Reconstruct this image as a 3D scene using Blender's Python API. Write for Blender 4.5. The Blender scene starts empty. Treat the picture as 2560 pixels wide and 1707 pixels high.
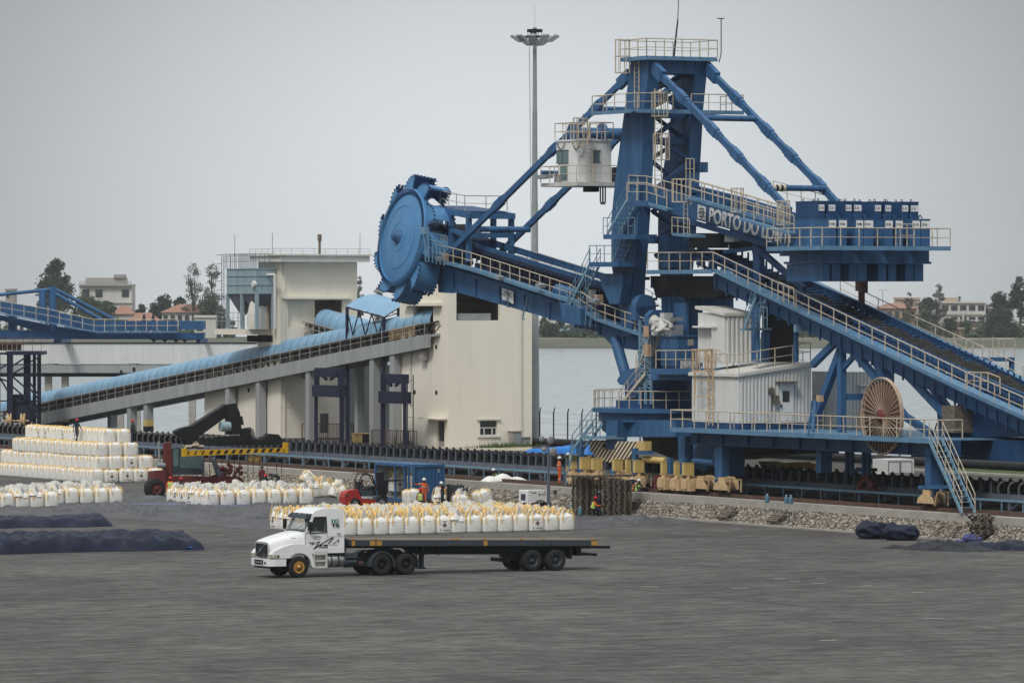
import bpy, math, random
from mathutils import Vector, Matrix
rnd = random.Random(11)
F = 13000.0; H = 13.9; YH = 750.0      # lens in photo pixels, eye height in metres, horizon row
SA, CA = .4624, .8867                  # the rails run 27.5 degrees off the line of sight
ROT = -math.atan2(CA, SA)
S = bpy.context.scene
C = S.collection
# ---------------------------------------------------------------- camera, sky, sun, exposure
cam = bpy.data.cameras.new('camera'); co = bpy.data.objects.new('camera', cam); C.objects.link(co)
cam.sensor_width = 36; cam.lens = F/2560*36; cam.clip_start = 1; cam.clip_end = 9000
cam.shift_y = -(853.5-YH)/2560
co.location = (0, 0, H); co.rotation_euler = (math.pi/2, 0, 0)
S.camera = co
W = bpy.data.worlds.new('World'); S.world = W; W.use_nodes = True
nt = W.node_tree; nd = nt.nodes; ln = nt.links
for n in list(nd): nd.remove(n)
SUN_EL, SUN_AZ = math.radians(52), math.radians(207)
sky = nd.new('ShaderNodeTexSky'); sky.sky_type = 'NISHITA'; sky.sun_disc = False
sky.sun_elevation = SUN_EL; sky.sun_rotation = SUN_AZ
b1 = nd.new('ShaderNodeBackground'); b1.inputs[1].default_value = .05; ln.new(sky.outputs[0], b1.inputs[0])
b2 = nd.new('ShaderNodeBackground')
tc = nd.new('ShaderNodeTexCoord'); sp = nd.new('ShaderNodeSeparateXYZ'); ln.new(tc.outputs['Generated'], sp.inputs[0])
def wmath(op, a, b=None):
    m = nd.new('ShaderNodeMath'); m.operation = op
    for i, x in enumerate((a, b)):
        if x is None: continue
        if isinstance(x, (int, float)): m.inputs[i].default_value = x
        else: ln.new(x, m.inputs[i])
    return m.outputs[0]
dx = wmath('DIVIDE', sp.outputs[0], .115)
dz = wmath('DIVIDE', wmath('SUBTRACT', sp.outputs[2], .012), .085)
d2 = wmath('SQRT', wmath('ADD', wmath('MULTIPLY', dx, dx), wmath('MULTIPLY', dz, dz)))
mr = nd.new('ShaderNodeMapRange'); mr.interpolation_type = 'SMOOTHSTEP'
mr.inputs[1].default_value = .1; mr.inputs[2].default_value = 1.35; mr.inputs[3].default_value = .80; mr.inputs[4].default_value = .34
ln.new(d2, mr.inputs[0])
up = nd.new('ShaderNodeMapRange'); up.inputs[1].default_value = .12; up.inputs[2].default_value = .8
up.inputs[3].default_value = 0; up.inputs[4].default_value = .75
ln.new(sp.outputs[2], up.inputs[0])
tot = wmath('ADD', mr.outputs[0], up.outputs[0])
nz = nd.new('ShaderNodeTexNoise'); nz.inputs['Scale'].default_value = 9; nz.inputs['Detail'].default_value = 3
ln.new(tc.outputs['Generated'], nz.inputs['Vector'])
tot = wmath('MULTIPLY', tot, wmath('ADD', wmath('MULTIPLY', nz.outputs[0], .10), .95))
ln.new(tot, b2.inputs[1]); b2.inputs[0].default_value = (.93, .985, 1.02, 1)
ad = nd.new('ShaderNodeAddShader'); ln.new(b1.outputs[0], ad.inputs[0]); ln.new(b2.outputs[0], ad.inputs[1])
wo = nd.new('ShaderNodeOutputWorld')
mx = nd.new('ShaderNodeMixShader'); mx.inputs[0].default_value = .96
ln.new(b1.outputs[0], mx.inputs[1]); ln.new(b2.outputs[0], mx.inputs[2]); ln.new(mx.outputs[0], wo.inputs[0])
sun = bpy.data.lights.new('sun', 'SUN'); sun.energy = 2.0; sun.angle = math.radians(14); sun.color = (1, .97, .92)
so = bpy.data.objects.new('sun', sun); C.objects.link(so)
so.rotation_euler = Vector((math.cos(SUN_EL)*math.sin(SUN_AZ), math.cos(SUN_EL)*math.cos(SUN_AZ), math.sin(SUN_EL))).to_track_quat('Z', 'Y').to_euler()
S.view_settings.view_transform = 'Standard'; S.view_settings.look = 'None'
S.view_settings.exposure = 0; S.view_settings.gamma = 1
S.cycles.max_bounces = 4; S.cycles.diffuse_bounces = 2; S.cycles.glossy_bounces = 2; S.cycles.transmission_bounces = 3
S.cycles.volume_bounces = 0; S.cycles.transparent_max_bounces = 6
S.cycles.caustics_reflective = False; S.cycles.caustics_refractive = False

# ---------------------------------------------------------------- places
def Wd(a, t, z=0):  # rail frame -> world
    return Vector((SA*a+CA*t, -CA*a+SA*t, z))
def G(u, v, z=0):   # point of the level z seen at photo pixel (u, v), rail frame
    Y = F*(H-z)/(v-YH); X = (u-1280)/F*Y
    return (SA*X-CA*Y, CA*X+SA*Y)
def GW(u, v, z=0):
    Y = F*(H-z)/(v-YH); return ((u-1280)/F*Y, Y)
def R(u, v, t):     # point of the upright plane t seen at (u, v), rail frame
    k = (u-1280)/F; Y = t/(CA*k+SA)
    return (SA*k*Y-CA*Y, t, H-(v-YH)/F*Y)
def RA(u, v, a):    # same for the upright plane a
    k = (u-1280)/F; Y = a/(SA*k-CA)
    return (a, CA*k*Y+SA*Y, H-(v-YH)/F*Y)

# ---------------------------------------------------------------- materials
MT = {}
def mat(name, col, col2=None, rough=.6, metal=0, scale=1.2, mix=.5, streak=0, bump=0, bscale=8, spec=.22, det=6, vec=None, dirt=None, dirta=.5):
    m = bpy.data.materials.new(name); m.use_nodes = True; MT[name] = m
    t = m.node_tree; N = t.nodes; L = t.links
    p = N['Principled BSDF']; p.inputs['Roughness'].default_value = rough; p.inputs['Metallic'].default_value = metal
    p.inputs['Specular IOR Level'].default_value = spec
    tc = N.new('ShaderNodeTexCoord'); mp = N.new('ShaderNodeMapping'); L.new(tc.outputs['Object'], mp.inputs[0])
    mp.inputs['Scale'].default_value = vec or ((1, 1, .12) if streak else (1, 1, 1))
    nz = N.new('ShaderNodeTexNoise'); nz.inputs['Scale'].default_value = scale; nz.inputs['Detail'].default_value = det
    nz.inputs['Roughness'].default_value = .65
    L.new(mp.outputs[0], nz.inputs['Vector'])
    rp = N.new('ShaderNodeValToRGB'); rp.color_ramp.elements[0].position = .5-mix*.4; rp.color_ramp.elements[1].position = .5+mix*.4
    c2 = col2 or tuple(x*.72 for x in col)
    rp.color_ramp.elements[0].color = (*c2, 1); rp.color_ramp.elements[1].color = (*col, 1)
    L.new(nz.outputs[0], rp.inputs[0]); out = rp.outputs[0]
    if dirt:
        n2 = N.new('ShaderNodeTexNoise'); n2.inputs['Scale'].default_value = scale*3.1; n2.inputs['Detail'].default_value = 8
        n2.inputs['Roughness'].default_value = .75
        L.new(mp.outputs[0], n2.inputs['Vector'])
        r2 = N.new('ShaderNodeMapRange'); r2.inputs[1].default_value = .56; r2.inputs[2].default_value = .72; r2.inputs[4].default_value = dirta
        L.new(n2.outputs[0], r2.inputs[0])
        mx = N.new('ShaderNodeMixRGB'); mx.inputs[2].default_value = (*dirt, 1)
        L.new(r2.outputs[0], mx.inputs[0]); L.new(out, mx.inputs[1]); out = mx.outputs[0]
    L.new(out, p.inputs['Base Color'])
    if bump:
        n3 = N.new('ShaderNodeTexNoise'); n3.inputs['Scale'].default_value = bscale; n3.inputs['Detail'].default_value = 4
        L.new(tc.outputs['Object'], n3.inputs['Vector'])
        b = N.new('ShaderNodeBump'); b.inputs['Strength'].default_value = bump; b.inputs['Distance'].default_value = .05
        L.new(n3.outputs[0], b.inputs['Height']); L.new(b.outputs[0], p.inputs['Normal'])
    return m
mat('blue', (.045, .138, .285), (.024, .076, .175), rough=.5, streak=1, scale=1.6, dirt=(.10, .095, .09), dirta=.5)
mat('blue_wheel', (.085, .24, .45), (.06, .18, .36), rough=.4, scale=.5, dirt=(.16, .2, .25), dirta=.3)
mat('blue_dark', (.022, .075, .18), (.012, .045, .12), rough=.5, streak=1, dirt=(.05, .05, .06), dirta=.4)
mat('blue_walk', (.13, .26, .39), (.08, .17, .28), rough=.5, scale=2)
mat('blue_tube', (.23, .385, .52), (.17, .31, .44), rough=.4, scale=.5, dirt=(.16, .25, .33), dirta=.3)
mat('blue_box', (.035, .11, .235), (.022, .075, .17), rough=.5, streak=1, dirt=(.1, .12, .15), dirta=.4)
mat('navy', (.022, .026, .06), (.014, .016, .035), rough=.55, streak=1, dirt=(.06, .05, .05))
mat('rail_cream', (.60, .54, .44), (.42, .34, .24), rough=.6, scale=4, mix=.35)
mat('rail_gray', (.42, .42, .40), (.25, .22, .2), rough=.6, scale=4)
mat('rail_blue', (.2, .34, .44), (.12, .22, .3), rough=.5, scale=3)
mat('ochre', (.62, .46, .17), (.50, .35, .12), rough=.55, scale=2, dirt=(.14, .09, .05), dirta=.6)
mat('tan', (.64, .47, .27), (.44, .30, .16), rough=.7, scale=3, dirt=(.12, .07, .04), dirta=.7)
mat('white_clad', (.66, .66, .64), (.56, .56, .54), rough=.5, streak=1, dirt=(.38, .34, .28), dirta=.3)
mat('white_paint', (.78, .78, .77), (.70, .70, .69), rough=.3, scale=1.5, dirt=(.4, .37, .33), dirta=.22)
mat('white_old', (.60, .60, .57), (.45, .44, .41), rough=.55, streak=1, dirt=(.32, .22, .13), dirta=.6)
mat('roof_white', (.70, .69, .66), (.55, .52, .46), rough=.6, scale=.8, dirt=(.36, .3, .22), dirta=.5)
mat('cream_wall', (.80, .745, .64), (.74, .685, .58), rough=.85, scale=.25, streak=1, dirt=(.45, .41, .34), dirta=.25, bump=.1)
mat('concrete', (.36, .37, .37), (.27, .28, .285), rough=.85, streak=1, scale=.8, dirt=(.16, .155, .15), dirta=.5)
mat('concrete_warm', (.40, .375, .335), (.29, .27, .24), rough=.9, scale=.5, vec=(1.6, 1, 3), dirt=(.13, .12, .11), dirta=.7, bump=.3)
mat('black', (.018, .018, .02), (.010, .010, .012), rough=.55, dirt=(.05, .045, .04))
mat('rubber', (.022, .021, .021), (.014, .014, .014), rough=.8, scale=3, dirt=(.07, .062, .055), dirta=.5)
mat('coal', (.012, .012, .013), (.03, .029, .028), rough=.8, scale=3, bump=1, bscale=5)
mat('steel', (.40, .40, .40), (.28, .28, .28), rough=.45, metal=.5, scale=3)
mat('galv', (.33, .35, .36), (.25, .27, .28), rough=.55, metal=.3, scale=.9, dirt=(.2, .2, .2))
mat('idler', (.16, .16, .16), (.09, .09, .09), rough=.75, scale=2, dirt=(.05, .05, .05), dirta=.5)
mat('frame_gray', (.15, .17, .21), (.10, .11, .14), rough=.7, scale=1, dirt=(.04, .04, .045), dirta=.6)
mat('rust', (.15, .085, .06), (.085, .05, .038), rough=.85, scale=3)
mat('wood_dark', (.20, .165, .13), (.08, .065, .052), rough=.9, scale=5, dirt=(.10, .08, .065), dirta=.35)
mat('belt_dirt', (.085, .072, .062), (.04, .036, .034), rough=.9, scale=3, dirt=(.2, .18, .16), dirta=.4)
mat('wood', (.20, .155, .115), (.13, .10, .075), rough=.85, scale=4, vec=(1, 6, 1))
mat('red', (.42, .035, .03), (.34, .028, .025), rough=.35, scale=1.5, dirt=(.2, .06, .05))
mat('red_dark', (.16, .035, .035), (.11, .025, .025), rough=.55, dirt=(.06, .035, .035))
mat('yellow', (.65, .38, .02), (.55, .30, .015), rough=.45, dirt=(.2, .13, .04), dirta=.4)
mat('bag', (.80, .785, .74), (.70, .68, .63), rough=.75, scale=2.5, bump=.6, bscale=6, dirt=(.55, .5, .43), dirta=.3)
mat('bag_top', (.86, .85, .81), (.75, .73, .68), rough=.7, scale=4, bump=.8, bscale=9)
mat('strap', (.80, .47, .07), (.86, .66, .36), rough=.6, scale=5)
mat('print_dark', (.05, .03, .05), (.08, .04, .05), rough=.8)
mat('print_red', (.25, .03, .04), rough=.8)
mat('tarp_navy', (.013, .018, .042), (.006, .008, .020), rough=.5, scale=.9, bump=1, bscale=1.6, spec=.2, dirt=(.035, .038, .05), dirta=.4)
mat('tarp_black', (.02, .022, .028), (.012, .013, .016), rough=.5, scale=1, bump=.9, bscale=2, dirt=(.05, .05, .055))
mat('tarp_blue', (.02, .20, .60), (.015, .13, .42), rough=.4, scale=1.5, bump=.8, bscale=3)
mat('tarp_gray', (.125, .125, .13), (.065, .066, .07), rough=.7, scale=.5, bump=1, bscale=.8, dirt=(.2, .2, .2), dirta=.6, spec=.1)
mat('tarp_lilac', (.13, .13, .24), (.08, .08, .16), rough=.55, scale=.8, bump=.8, bscale=1.5)
mat('glass_dark', (.02, .025, .03), (.03, .035, .04), rough=.12, spec=.6)
mat('glass_green', (.13, .22, .22), (.07, .12, .125), rough=.1, spec=.6)
mat('dark_open', (.035, .035, .037), (.02, .02, .022), rough=.9)
mat('grass', (.07, .10, .03), (.045, .065, .02), rough=.95, scale=2, bump=.5)
mat('sand', (.42, .37, .29), (.30, .26, .20), rough=.95, scale=.3)
mat('skin', (.075, .04, .027), (.06, .032, .022), rough=.6)
mat('orange', (.72, .13, .03), (.6, .10, .025), rough=.7)
mat('hivis', (.48, .62, .08), (.42, .55, .07), rough=.6)
mat('cloth_navy', (.02, .03, .065), rough=.85)
mat('cloth_gray', (.06, .065, .07), rough=.85)
mat('cloth_maroon', (.16, .03, .045), rough=.85)
mat('boot', (.02, .018, .016), rough=.7)
mat('helmet_white', (.8, .8, .78), rough=.3)
mat('helmet_red', (.55, .03, .03), rough=.3)
mat('reflect', (.62, .62, .5), rough=.35)
mat('jug', (.10, .20, .26), (.07, .15, .2), rough=.2)
mat('orange_cab', (.52, .36, .25), (.4, .26, .18), rough=.5)
mat('teal', (.01, .22, .17), rough=.5)
mat('ink', (.015, .015, .018), rough=.6)
mat('amber', (.55, .22, .02), rough=.4)
mat('gold', (.55, .30, .06), (.4, .2, .05), rough=.5, metal=.2)
mat('headlight', (.45, .42, .34), rough=.15, spec=.8)
mat('lens', (.36, .36, .36), (.2, .2, .2), rough=.15, spec=.8, scale=6)
mat('roof_tile', (.34, .19, .14), (.26, .14, .10), rough=.9, scale=1)
mat('house_white', (.62, .61, .57), (.5, .48, .44), rough=.9, scale=.2, streak=1)
mat('house_grey', (.36, .34, .31), (.28, .26, .24), rough=.9, scale=.2, streak=1)
mat('house_ochre', (.48, .36, .26), (.38, .28, .2), rough=.9, scale=.2)
mat('bark', (.09, .075, .06), rough=.95)
mat('leaf_dark', (.028, .046, .026), (.016, .028, .016), rough=.9, scale=.6)
mat('leaf', (.05, .075, .035), (.028, .045, .022), rough=.9, scale=.6)
mat('leaf_pale', (.09, .105, .07), (.055, .065, .045), rough=.9, scale=.6)
mat('shore_rock', (.24, .21, .175), (.09, .085, .075), rough=.95, scale=.35)
mat('land', (.12, .125, .09), (.07, .075, .05), rough=.95, scale=.03)
mat('helmet_bl', (.1, .12, .16), rough=.3)

# ---------------------------------------------------------------- mesh builder
class MB:
    def __init__(s): s.v = []; s.f = []; s.mi = []; s.m = 0; s.sm = []
    def add(s, vs, fs, smooth=False):
        b = len(s.v); s.v += [tuple(p) for p in vs]
        for f in fs: s.f.append(tuple(b+i for i in f)); s.mi.append(s.m); s.sm.append(smooth)
        return s
    def box(s, x0, x1, y0, y1, z0, z1):
        if x0 > x1: x0, x1 = x1, x0
        if y0 > y1: y0, y1 = y1, y0
        if z0 > z1: z0, z1 = z1, z0
        return s.add([(x0, y0, z0), (x1, y0, z0), (x1, y1, z0), (x0, y1, z0), (x0, y0, z1), (x1, y0, z1), (x1, y1, z1), (x0, y1, z1)],
            [(0, 3, 2, 1), (4, 5, 6, 7), (0, 1, 5, 4), (1, 2, 6, 5), (2, 3, 7, 6), (3, 0, 4, 7)])
    def bar(s, p, q, w, h=None, up=(0, 0, 1)):
        p, q = Vector(p), Vector(q); h = h or w
        d = (q-p).normalized(); u = Vector(up); r = d.cross(u)
        if r.length < 1e-3: r = d.cross(Vector((1, 0, 0)))
        r.normalize(); n = r.cross(d).normalized(); r = r*(w/2); n = n*(h/2)
        vs = [p-r-n, p+r-n, p+r+n, p-r+n, q-r-n, q+r-n, q+r+n, q-r+n]
        return s.add(vs, [(0, 1, 2, 3), (7, 6, 5, 4), (0, 4, 5, 1), (1, 5, 6, 2), (2, 6, 7, 3), (3, 7, 4, 0)])
    def tube(s, p, q, r, n=8, r2=None, caps=True):
        p, q = Vector(p), Vector(q); r2 = r if r2 is None else r2
        d = q-p
        if d.length < 1e-6: return s
        d.normalize(); a = d.orthogonal().normalized(); b = d.cross(a)
        vs = []
        for c, rr in ((p, r), (q, r2)):
            for i in range(n):
                t = 2*math.pi*i/n; vs.append(c+a*(rr*math.cos(t))+b*(rr*math.sin(t)))
        fs = [(i, (i+1) % n, n+(i+1) % n, n+i) for i in range(n)]
        s.add(vs, fs, n > 5)
        if caps: s.add(vs, [tuple(range(n-1, -1, -1)), tuple(range(n, 2*n))])
        return s
    def path(s, pts, r, n=5):
        for p, q in zip(pts, pts[1:]): s.tube(p, q, r, n, caps=n > 5)
        return s
    def prism(s, poly, c0, c1, plane='xz'):
        n = len(poly)
        def P(u, v, c): return {'xz': (u, c, v), 'yz': (c, u, v), 'xy': (u, v, c)}[plane]
        vs = [P(u, v, c0) for u, v in poly]+[P(u, v, c1) for u, v in poly]
        fs = [tuple(range(n)), tuple(range(2*n-1, n-1, -1))]+[(i, n+i, n+(i+1) % n, (i+1) % n) for i in range(n)]
        ar = sum(poly[i][0]*poly[(i+1) % n][1]-poly[(i+1) % n][0]*poly[i][1] for i in range(n))
        sgn = (ar > 0) ^ (c0 < c1) ^ (plane == 'xz')
        if not sgn: fs = [tuple(reversed(f)) for f in fs]
        # side faces given outward for one winding; flip all together
        return s.add(vs, fs)
    def lathe(s, prof, c, axis='z', n=24, smooth=True, a0=0, a1=2*math.pi):
        full = abs(a1-a0-2*math.pi) < 1e-6; k = n if full else n+1; vs = []
        for r, h in prof:
            for i in range(k):
                t = a0+(a1-a0)*i/n; x, y = r*math.cos(t), r*math.sin(t)
                q = {'z': (x, y, h), 'x': (h, x, y), 'y': (y, h, x)}[axis]
                vs.append((c[0]+q[0], c[1]+q[1], c[2]+q[2]))
        fs = []
        for j in range(len(prof)-1):
            for i in range(n):
                i2 = (i+1) % k; fs.append((j*k+i, j*k+i2, (j+1)*k+i2, (j+1)*k+i))
        return s.add(vs, fs, smooth)
    def surf(s, fn, nu, nv, smooth=True):
        vs = [fn(i/nu, j/nv) for j in range(nv+1) for i in range(nu+1)]
        return s.add(vs, [(j*(nu+1)+i, j*(nu+1)+i+1, (j+1)*(nu+1)+i+1, (j+1)*(nu+1)+i) for j in range(nv) for i in range(nu)], smooth)
    def corr(s, p, q, z0, z1, pitch=.2, depth=.05):  # corrugated sheet from p to q
        p, q = Vector((p[0], p[1], 0)), Vector((q[0], q[1], 0)); L = (q-p).length; d = (q-p)/L; nrm = Vector((d.y, -d.x, 0))
        n = max(1, int(L/pitch)); pit = L/n; off = [(0, 0), (.35, 0), (.5, 1), (.85, 1)]
        ps = [p+d*(pit*(i+o[0]))+nrm*(depth*o[1]) for i in range(n) for o in off]+[q]
        vs = [(a.x, a.y, z0) for a in ps]+[(a.x, a.y, z1) for a in ps]; k = len(ps)
        return s.add(vs, [(i, i+1, k+i+1, k+i) for i in range(k-1)])
    def groups(s, eps=.07):
        n = len(s.v); p = list(range(n))
        def fd(i):
            while p[i] != i: p[i] = p[p[i]]; i = p[i]
            return i
        for f in s.f:
            r = fd(f[0])
            for i in f[1:]: p[fd(i)] = r
        bb = {}
        for i, (x, y, z) in enumerate(s.v):
            b = bb.setdefault(fd(i), [x, x, y, y, z, z]); b[0] = min(b[0], x); b[1] = max(b[1], x); b[2] = min(b[2], y); b[3] = max(b[3], y); b[4] = min(b[4], z); b[5] = max(b[5], z)
        ks = list(bb); g = {k: k for k in ks}
        if len(ks) > 900: return None
        def fg(k):
            while g[k] != k: g[k] = g[g[k]]; k = g[k]
            return k
        for i, a in enumerate(ks):
            A = bb[a]
            for c in ks[i+1:]:
                B = bb[c]
                if A[0]-eps < B[1] and B[0]-eps < A[1] and A[2]-eps < B[3] and B[2]-eps < A[3] and A[4]-eps < B[5] and B[4]-eps < A[5]: g[fg(c)] = fg(a)
        out = {}
        for k, f in enumerate(s.f): out.setdefault(fg(fd(f[0])), []).append(k)
        return list(out.values())
    def build(s, name, mats, parent=None, org=None, label=None):
        if name in AUTO and parent and s.f:   # pieces that stand apart become parts of their own
            gr = s.groups()
            if gr and 1 < len(gr) <= 100:
                first = None
                for fs in gr:
                    m = MB(); ix = {}
                    for k in fs:
                        q = []
                        for i in s.f[k]:
                            if i not in ix: ix[i] = len(m.v); m.v.append(s.v[i])
                            q.append(ix[i])
                        m.f.append(tuple(q)); m.mi.append(s.mi[k]); m.sm.append(s.sm[k])
                    o = m.build1(name, mats, parent, org, label); first = first or o
                return first
        return s.build1(name, mats, parent, org, label)
    def build1(s, name, mats, parent=None, org=None, label=None):
        o = org if org is not None else (ORG[parent.name] if parent else (0, 0, 0))
        me = bpy.data.meshes.new(name)
        me.from_pydata([(x-o[0], y-o[1], z-o[2]) for x, y, z in s.v], [], s.f)
        if isinstance(mats, str): mats = [mats]
        for m in mats: me.materials.append(MT[m])
        me.polygons.foreach_set('material_index', s.mi); me.polygons.foreach_set('use_smooth', s.sm)
        me.update()
        ob = bpy.data.objects.new(name, me); C.objects.link(ob)
        if parent: ob.parent = parent
        ORG[ob.name] = o
        if label: ob['label'] = label
        return ob
ORG = {}
AUTO = set('''canopy_slab portal_leg cross_tube rear_wall equipment_box rail_clamp deck_walkway floodlight control_box chute landing stair handrail deck_rail walkway cabin_rail
 window window_frame column post leg machine_hood duct_housing air_conditioner limit_box tail_hopper trestle seat headlight mirror vent_hole downpipe boom_stair mid_rail top_rail
 overhead_guard fork boom_head rod lamp roller door_post twist_lock tail_light lower_beam cable drive_unit stringer rear_stair portal_stair cross_beam rotator_frame cab_window
 lift_cylinder hydraulic_hose pulley striped_end_box wiper hanging_chain machinery slot antenna reflective_band hood bracket balcony_rail bracing machine_box body frame wheel_platform_rail engine'''.split())
_O = 'first second third fourth fifth sixth seventh eighth ninth tenth eleventh twelfth thirteenth fourteenth fifteenth sixteenth seventeenth eighteenth nineteenth'.split()
def nth(i):  # 0 -> first
    if i < 19: return _O[i]
    t, u = divmod(i+1, 10); w = {2: 'twent', 3: 'thirt', 4: 'fort', 5: 'fift', 6: 'sixt'}[t]
    return w+'ieth' if u == 0 else w+'y-'+_O[u-1]
def place(o, org, frame, lf=None):
    if frame == 'rail': o.location = Wd(*org); o.rotation_euler = (0, 0, ROT+(lf or 0))
    else: o.location = org; o.rotation_euler = (0, 0, lf or 0)
def thing(name, label, cat, org, frame='rail', group=None, rot=0):
    o = bpy.data.objects.new(name, None); C.objects.link(o); o.empty_display_size = .5
    place(o, org, frame, rot); ORG[o.name] = org
    o['label'] = label; o['category'] = cat
    if group: o['group'] = group
    return o
def solo(mb, name, mats, label, cat, org, frame='rail', group=None, kind=None, rot=0):
    o = mb.build(name, mats, None, org); place(o, org, frame, rot)
    if label: o['label'] = label; o['category'] = cat
    if group: o['group'] = group
    if kind: o['kind'] = kind
    return o
def local(name, label, cat, loc, rz=0, group=None):  # thing with its own axes: world location, mesh coordinates start at its base
    o = bpy.data.objects.new(name, None); C.objects.link(o)
    o.location = loc; o.rotation_euler = (0, 0, rz); ORG[o.name] = (0, 0, 0)
    o['label'] = label; o['category'] = cat
    if group: o['group'] = group
    return o
def copy_tree(o, parent=None):
    c = o.copy(); C.objects.link(c); c.parent = parent; ORG[c.name] = ORG.get(o.name, (0, 0, 0))
    for ch in o.children: copy_tree(ch, c)
    return c
def rail(mb, pts, h=1.1, sp=1.5, r=.03, mid=True, loop=False):
    pts = [Vector(p) for p in pts]; up = Vector((0, 0, h))
    mb.path([p+up for p in pts], r, 5)
    if mid: mb.path([p+up*.5 for p in pts], r*.8, 4)
    for p, q in zip(pts, pts[1:]):
        n = max(1, round((q-p).length/sp))
        for i in range(n): x = p+(q-p)*(i/n); mb.tube(x, x+up, r, 4, caps=False)
    mb.tube(pts[-1], pts[-1]+up, r, 4, caps=False)
def stairs(mb, mr, p, q, w, side, h=1.0, step=.28):  # p low, q high; side unit vector
    p, q = Vector(p), Vector(q); sd = Vector(side).normalized()*w
    for o in (Vector((0, 0, 0)), sd):
        mb.bar(p+o, q+o, .06, .22); mr.path([p+o+Vector((0, 0, h)), q+o+Vector((0, 0, h))], .028, 4)
        mr.path([p+o+Vector((0, 0, h/2)), q+o+Vector((0, 0, h/2))], .022, 4)
        L = (q-p).length; n = max(1, round(L/1.4))
        for i in range(n+1): x = p+(q-p)*(i/n)+o; mr.tube(x, x+Vector((0, 0, h)), .028, 4, caps=False)
    n = max(2, int(abs(q.z-p.z)/step)); d = (q-p); d.z = 0; d = d.normalized() if d.length > .01 else Vector((1, 0, 0))
    for i in range(1, n):
        c = p+(q-p)*(i/n); mb.bar(c, c+sd, .24, .04)
def ladder(mb, p, q, side, w=.45, step=.3, r=.03):
    p, q = Vector(p), Vector(q); sd = Vector(side).normalized()*w
    mb.tube(p, q, r, 4); mb.tube(p+sd, q+sd, r, 4); n = int((q-p).length/step)
    for i in range(n): c = p+(q-p)*((i+.5)/n); mb.tube(c, c+sd, .02, 3, caps=False)
def cage(mb, c, z0, z1, r=.42, n=8, rr=.025):
    k = max(2, int((z1-z0)/.9)+1)
    for j in range(k):
        z = z0+(z1-z0)*j/(k-1)
        mb.path([(c[0]+r*math.cos(2*math.pi*i/12), c[1]+r*math.sin(2*math.pi*i/12), z) for i in range(13)], rr*1.3, 4)
    for i in range(n):
        t = 2*math.pi*i/n; x, y = c[0]+r*math.cos(t), c[1]+r*math.sin(t); mb.tube((x, y, z0), (x, y, z1), rr, 4, caps=False)
FACE_A = Matrix(((0, 0, 1), (1, 0, 0), (0, 1, 0)))     # letters read on a face whose normal is +a
FACE_T = Matrix(((1, 0, 0), (0, 0, -1), (0, 1, 0)))    # letters read on a face whose normal is -t
def text(name, body, size, p, m, parent, face=FACE_A, slope=0, bold=0, cond=1, label=None, align='LEFT', depth=.004):
    cu = bpy.data.curves.new(name, 'FONT'); cu.body = body; cu.size = size; cu.extrude = depth; cu.offset = bold; cu.align_x = align
    cu.materials.append(MT[m]); cu.resolution_u = 3
    o = bpy.data.objects.new(name, cu); C.objects.link(o); g = ORG[parent.name]; o.parent = parent
    M = face @ Matrix.Rotation(slope, 3, 'Z') @ Matrix.Diagonal((cond, 1, 1))
    me = bpy.data.meshes.new_from_object(o); bpy.data.objects.remove(o); bpy.data.curves.remove(cu)
    o = bpy.data.objects.new(name, me); C.objects.link(o); o.parent = parent
    o.matrix_local = Matrix.Translation((p[0]-g[0], p[1]-g[1], p[2]-g[2])) @ M.to_4x4()
    if label: o['label'] = label
    return o
# ================================================================ setting
def ground_mat():
    m = mat('pavers', (.135, .127, .119), (.07, .066, .063), rough=.9, scale=.07, mix=.6, dirt=(.05, .047, .045), dirta=.5, spec=.06)
    t = m.node_tree; N = t.nodes; L = t.links; p = N['Principled BSDF']
    base = p.inputs['Base Color'].links[0].from_socket
    tc = N.new('ShaderNodeTexCoord')
    mp = N.new('ShaderNodeMapping'); L.new(tc.outputs['Object'], mp.inputs[0]); mp.inputs['Scale'].default_value = (1, .35, 1)
    mp.inputs['Rotation'].default_value = (0, 0, math.radians(-8))
    n = N.new('ShaderNodeTexNoise'); n.inputs['Scale'].default_value = .9; n.inputs['Detail'].default_value = 10; n.inputs['Roughness'].default_value = .8
    L.new(mp.outputs[0], n.inputs['Vector'])
    r = N.new('ShaderNodeMapRange'); r.inputs[1].default_value = .3; r.inputs[2].default_value = .7; r.inputs[3].default_value = .38; r.inputs[4].default_value = 1.7
    L.new(n.outputs[0], r.inputs[0])
    br = N.new('ShaderNodeTexBrick'); br.inputs['Scale'].default_value = 1; br.inputs['Brick Width'].default_value = .9; br.inputs['Row Height'].default_value = .45
    br.inputs['Mortar Size'].default_value = .03; br.inputs['Color1'].default_value = (1.1, 1.1, 1.1, 1); br.inputs['Color2'].default_value = (.82, .82, .82, 1)
    br.inputs['Mortar'].default_value = (.6, .6, .6, 1); L.new(tc.outputs['Object'], br.inputs['Vector'])
    m1 = N.new('ShaderNodeMixRGB'); m1.blend_type = 'MULTIPLY'; m1.inputs[0].default_value = 1
    L.new(base, m1.inputs[1]); L.new(r.outputs[0], m1.inputs[2])
    m2 = N.new('ShaderNodeMixRGB'); m2.blend_type = 'MULTIPLY'; m2.inputs[0].default_value = .8
    L.new(m1.outputs[0], m2.inputs[1]); L.new(br.outputs['Color'], m2.inputs[2]); L.new(m2.outputs[0], p.inputs['Base Color'])
ground_mat()
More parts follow.
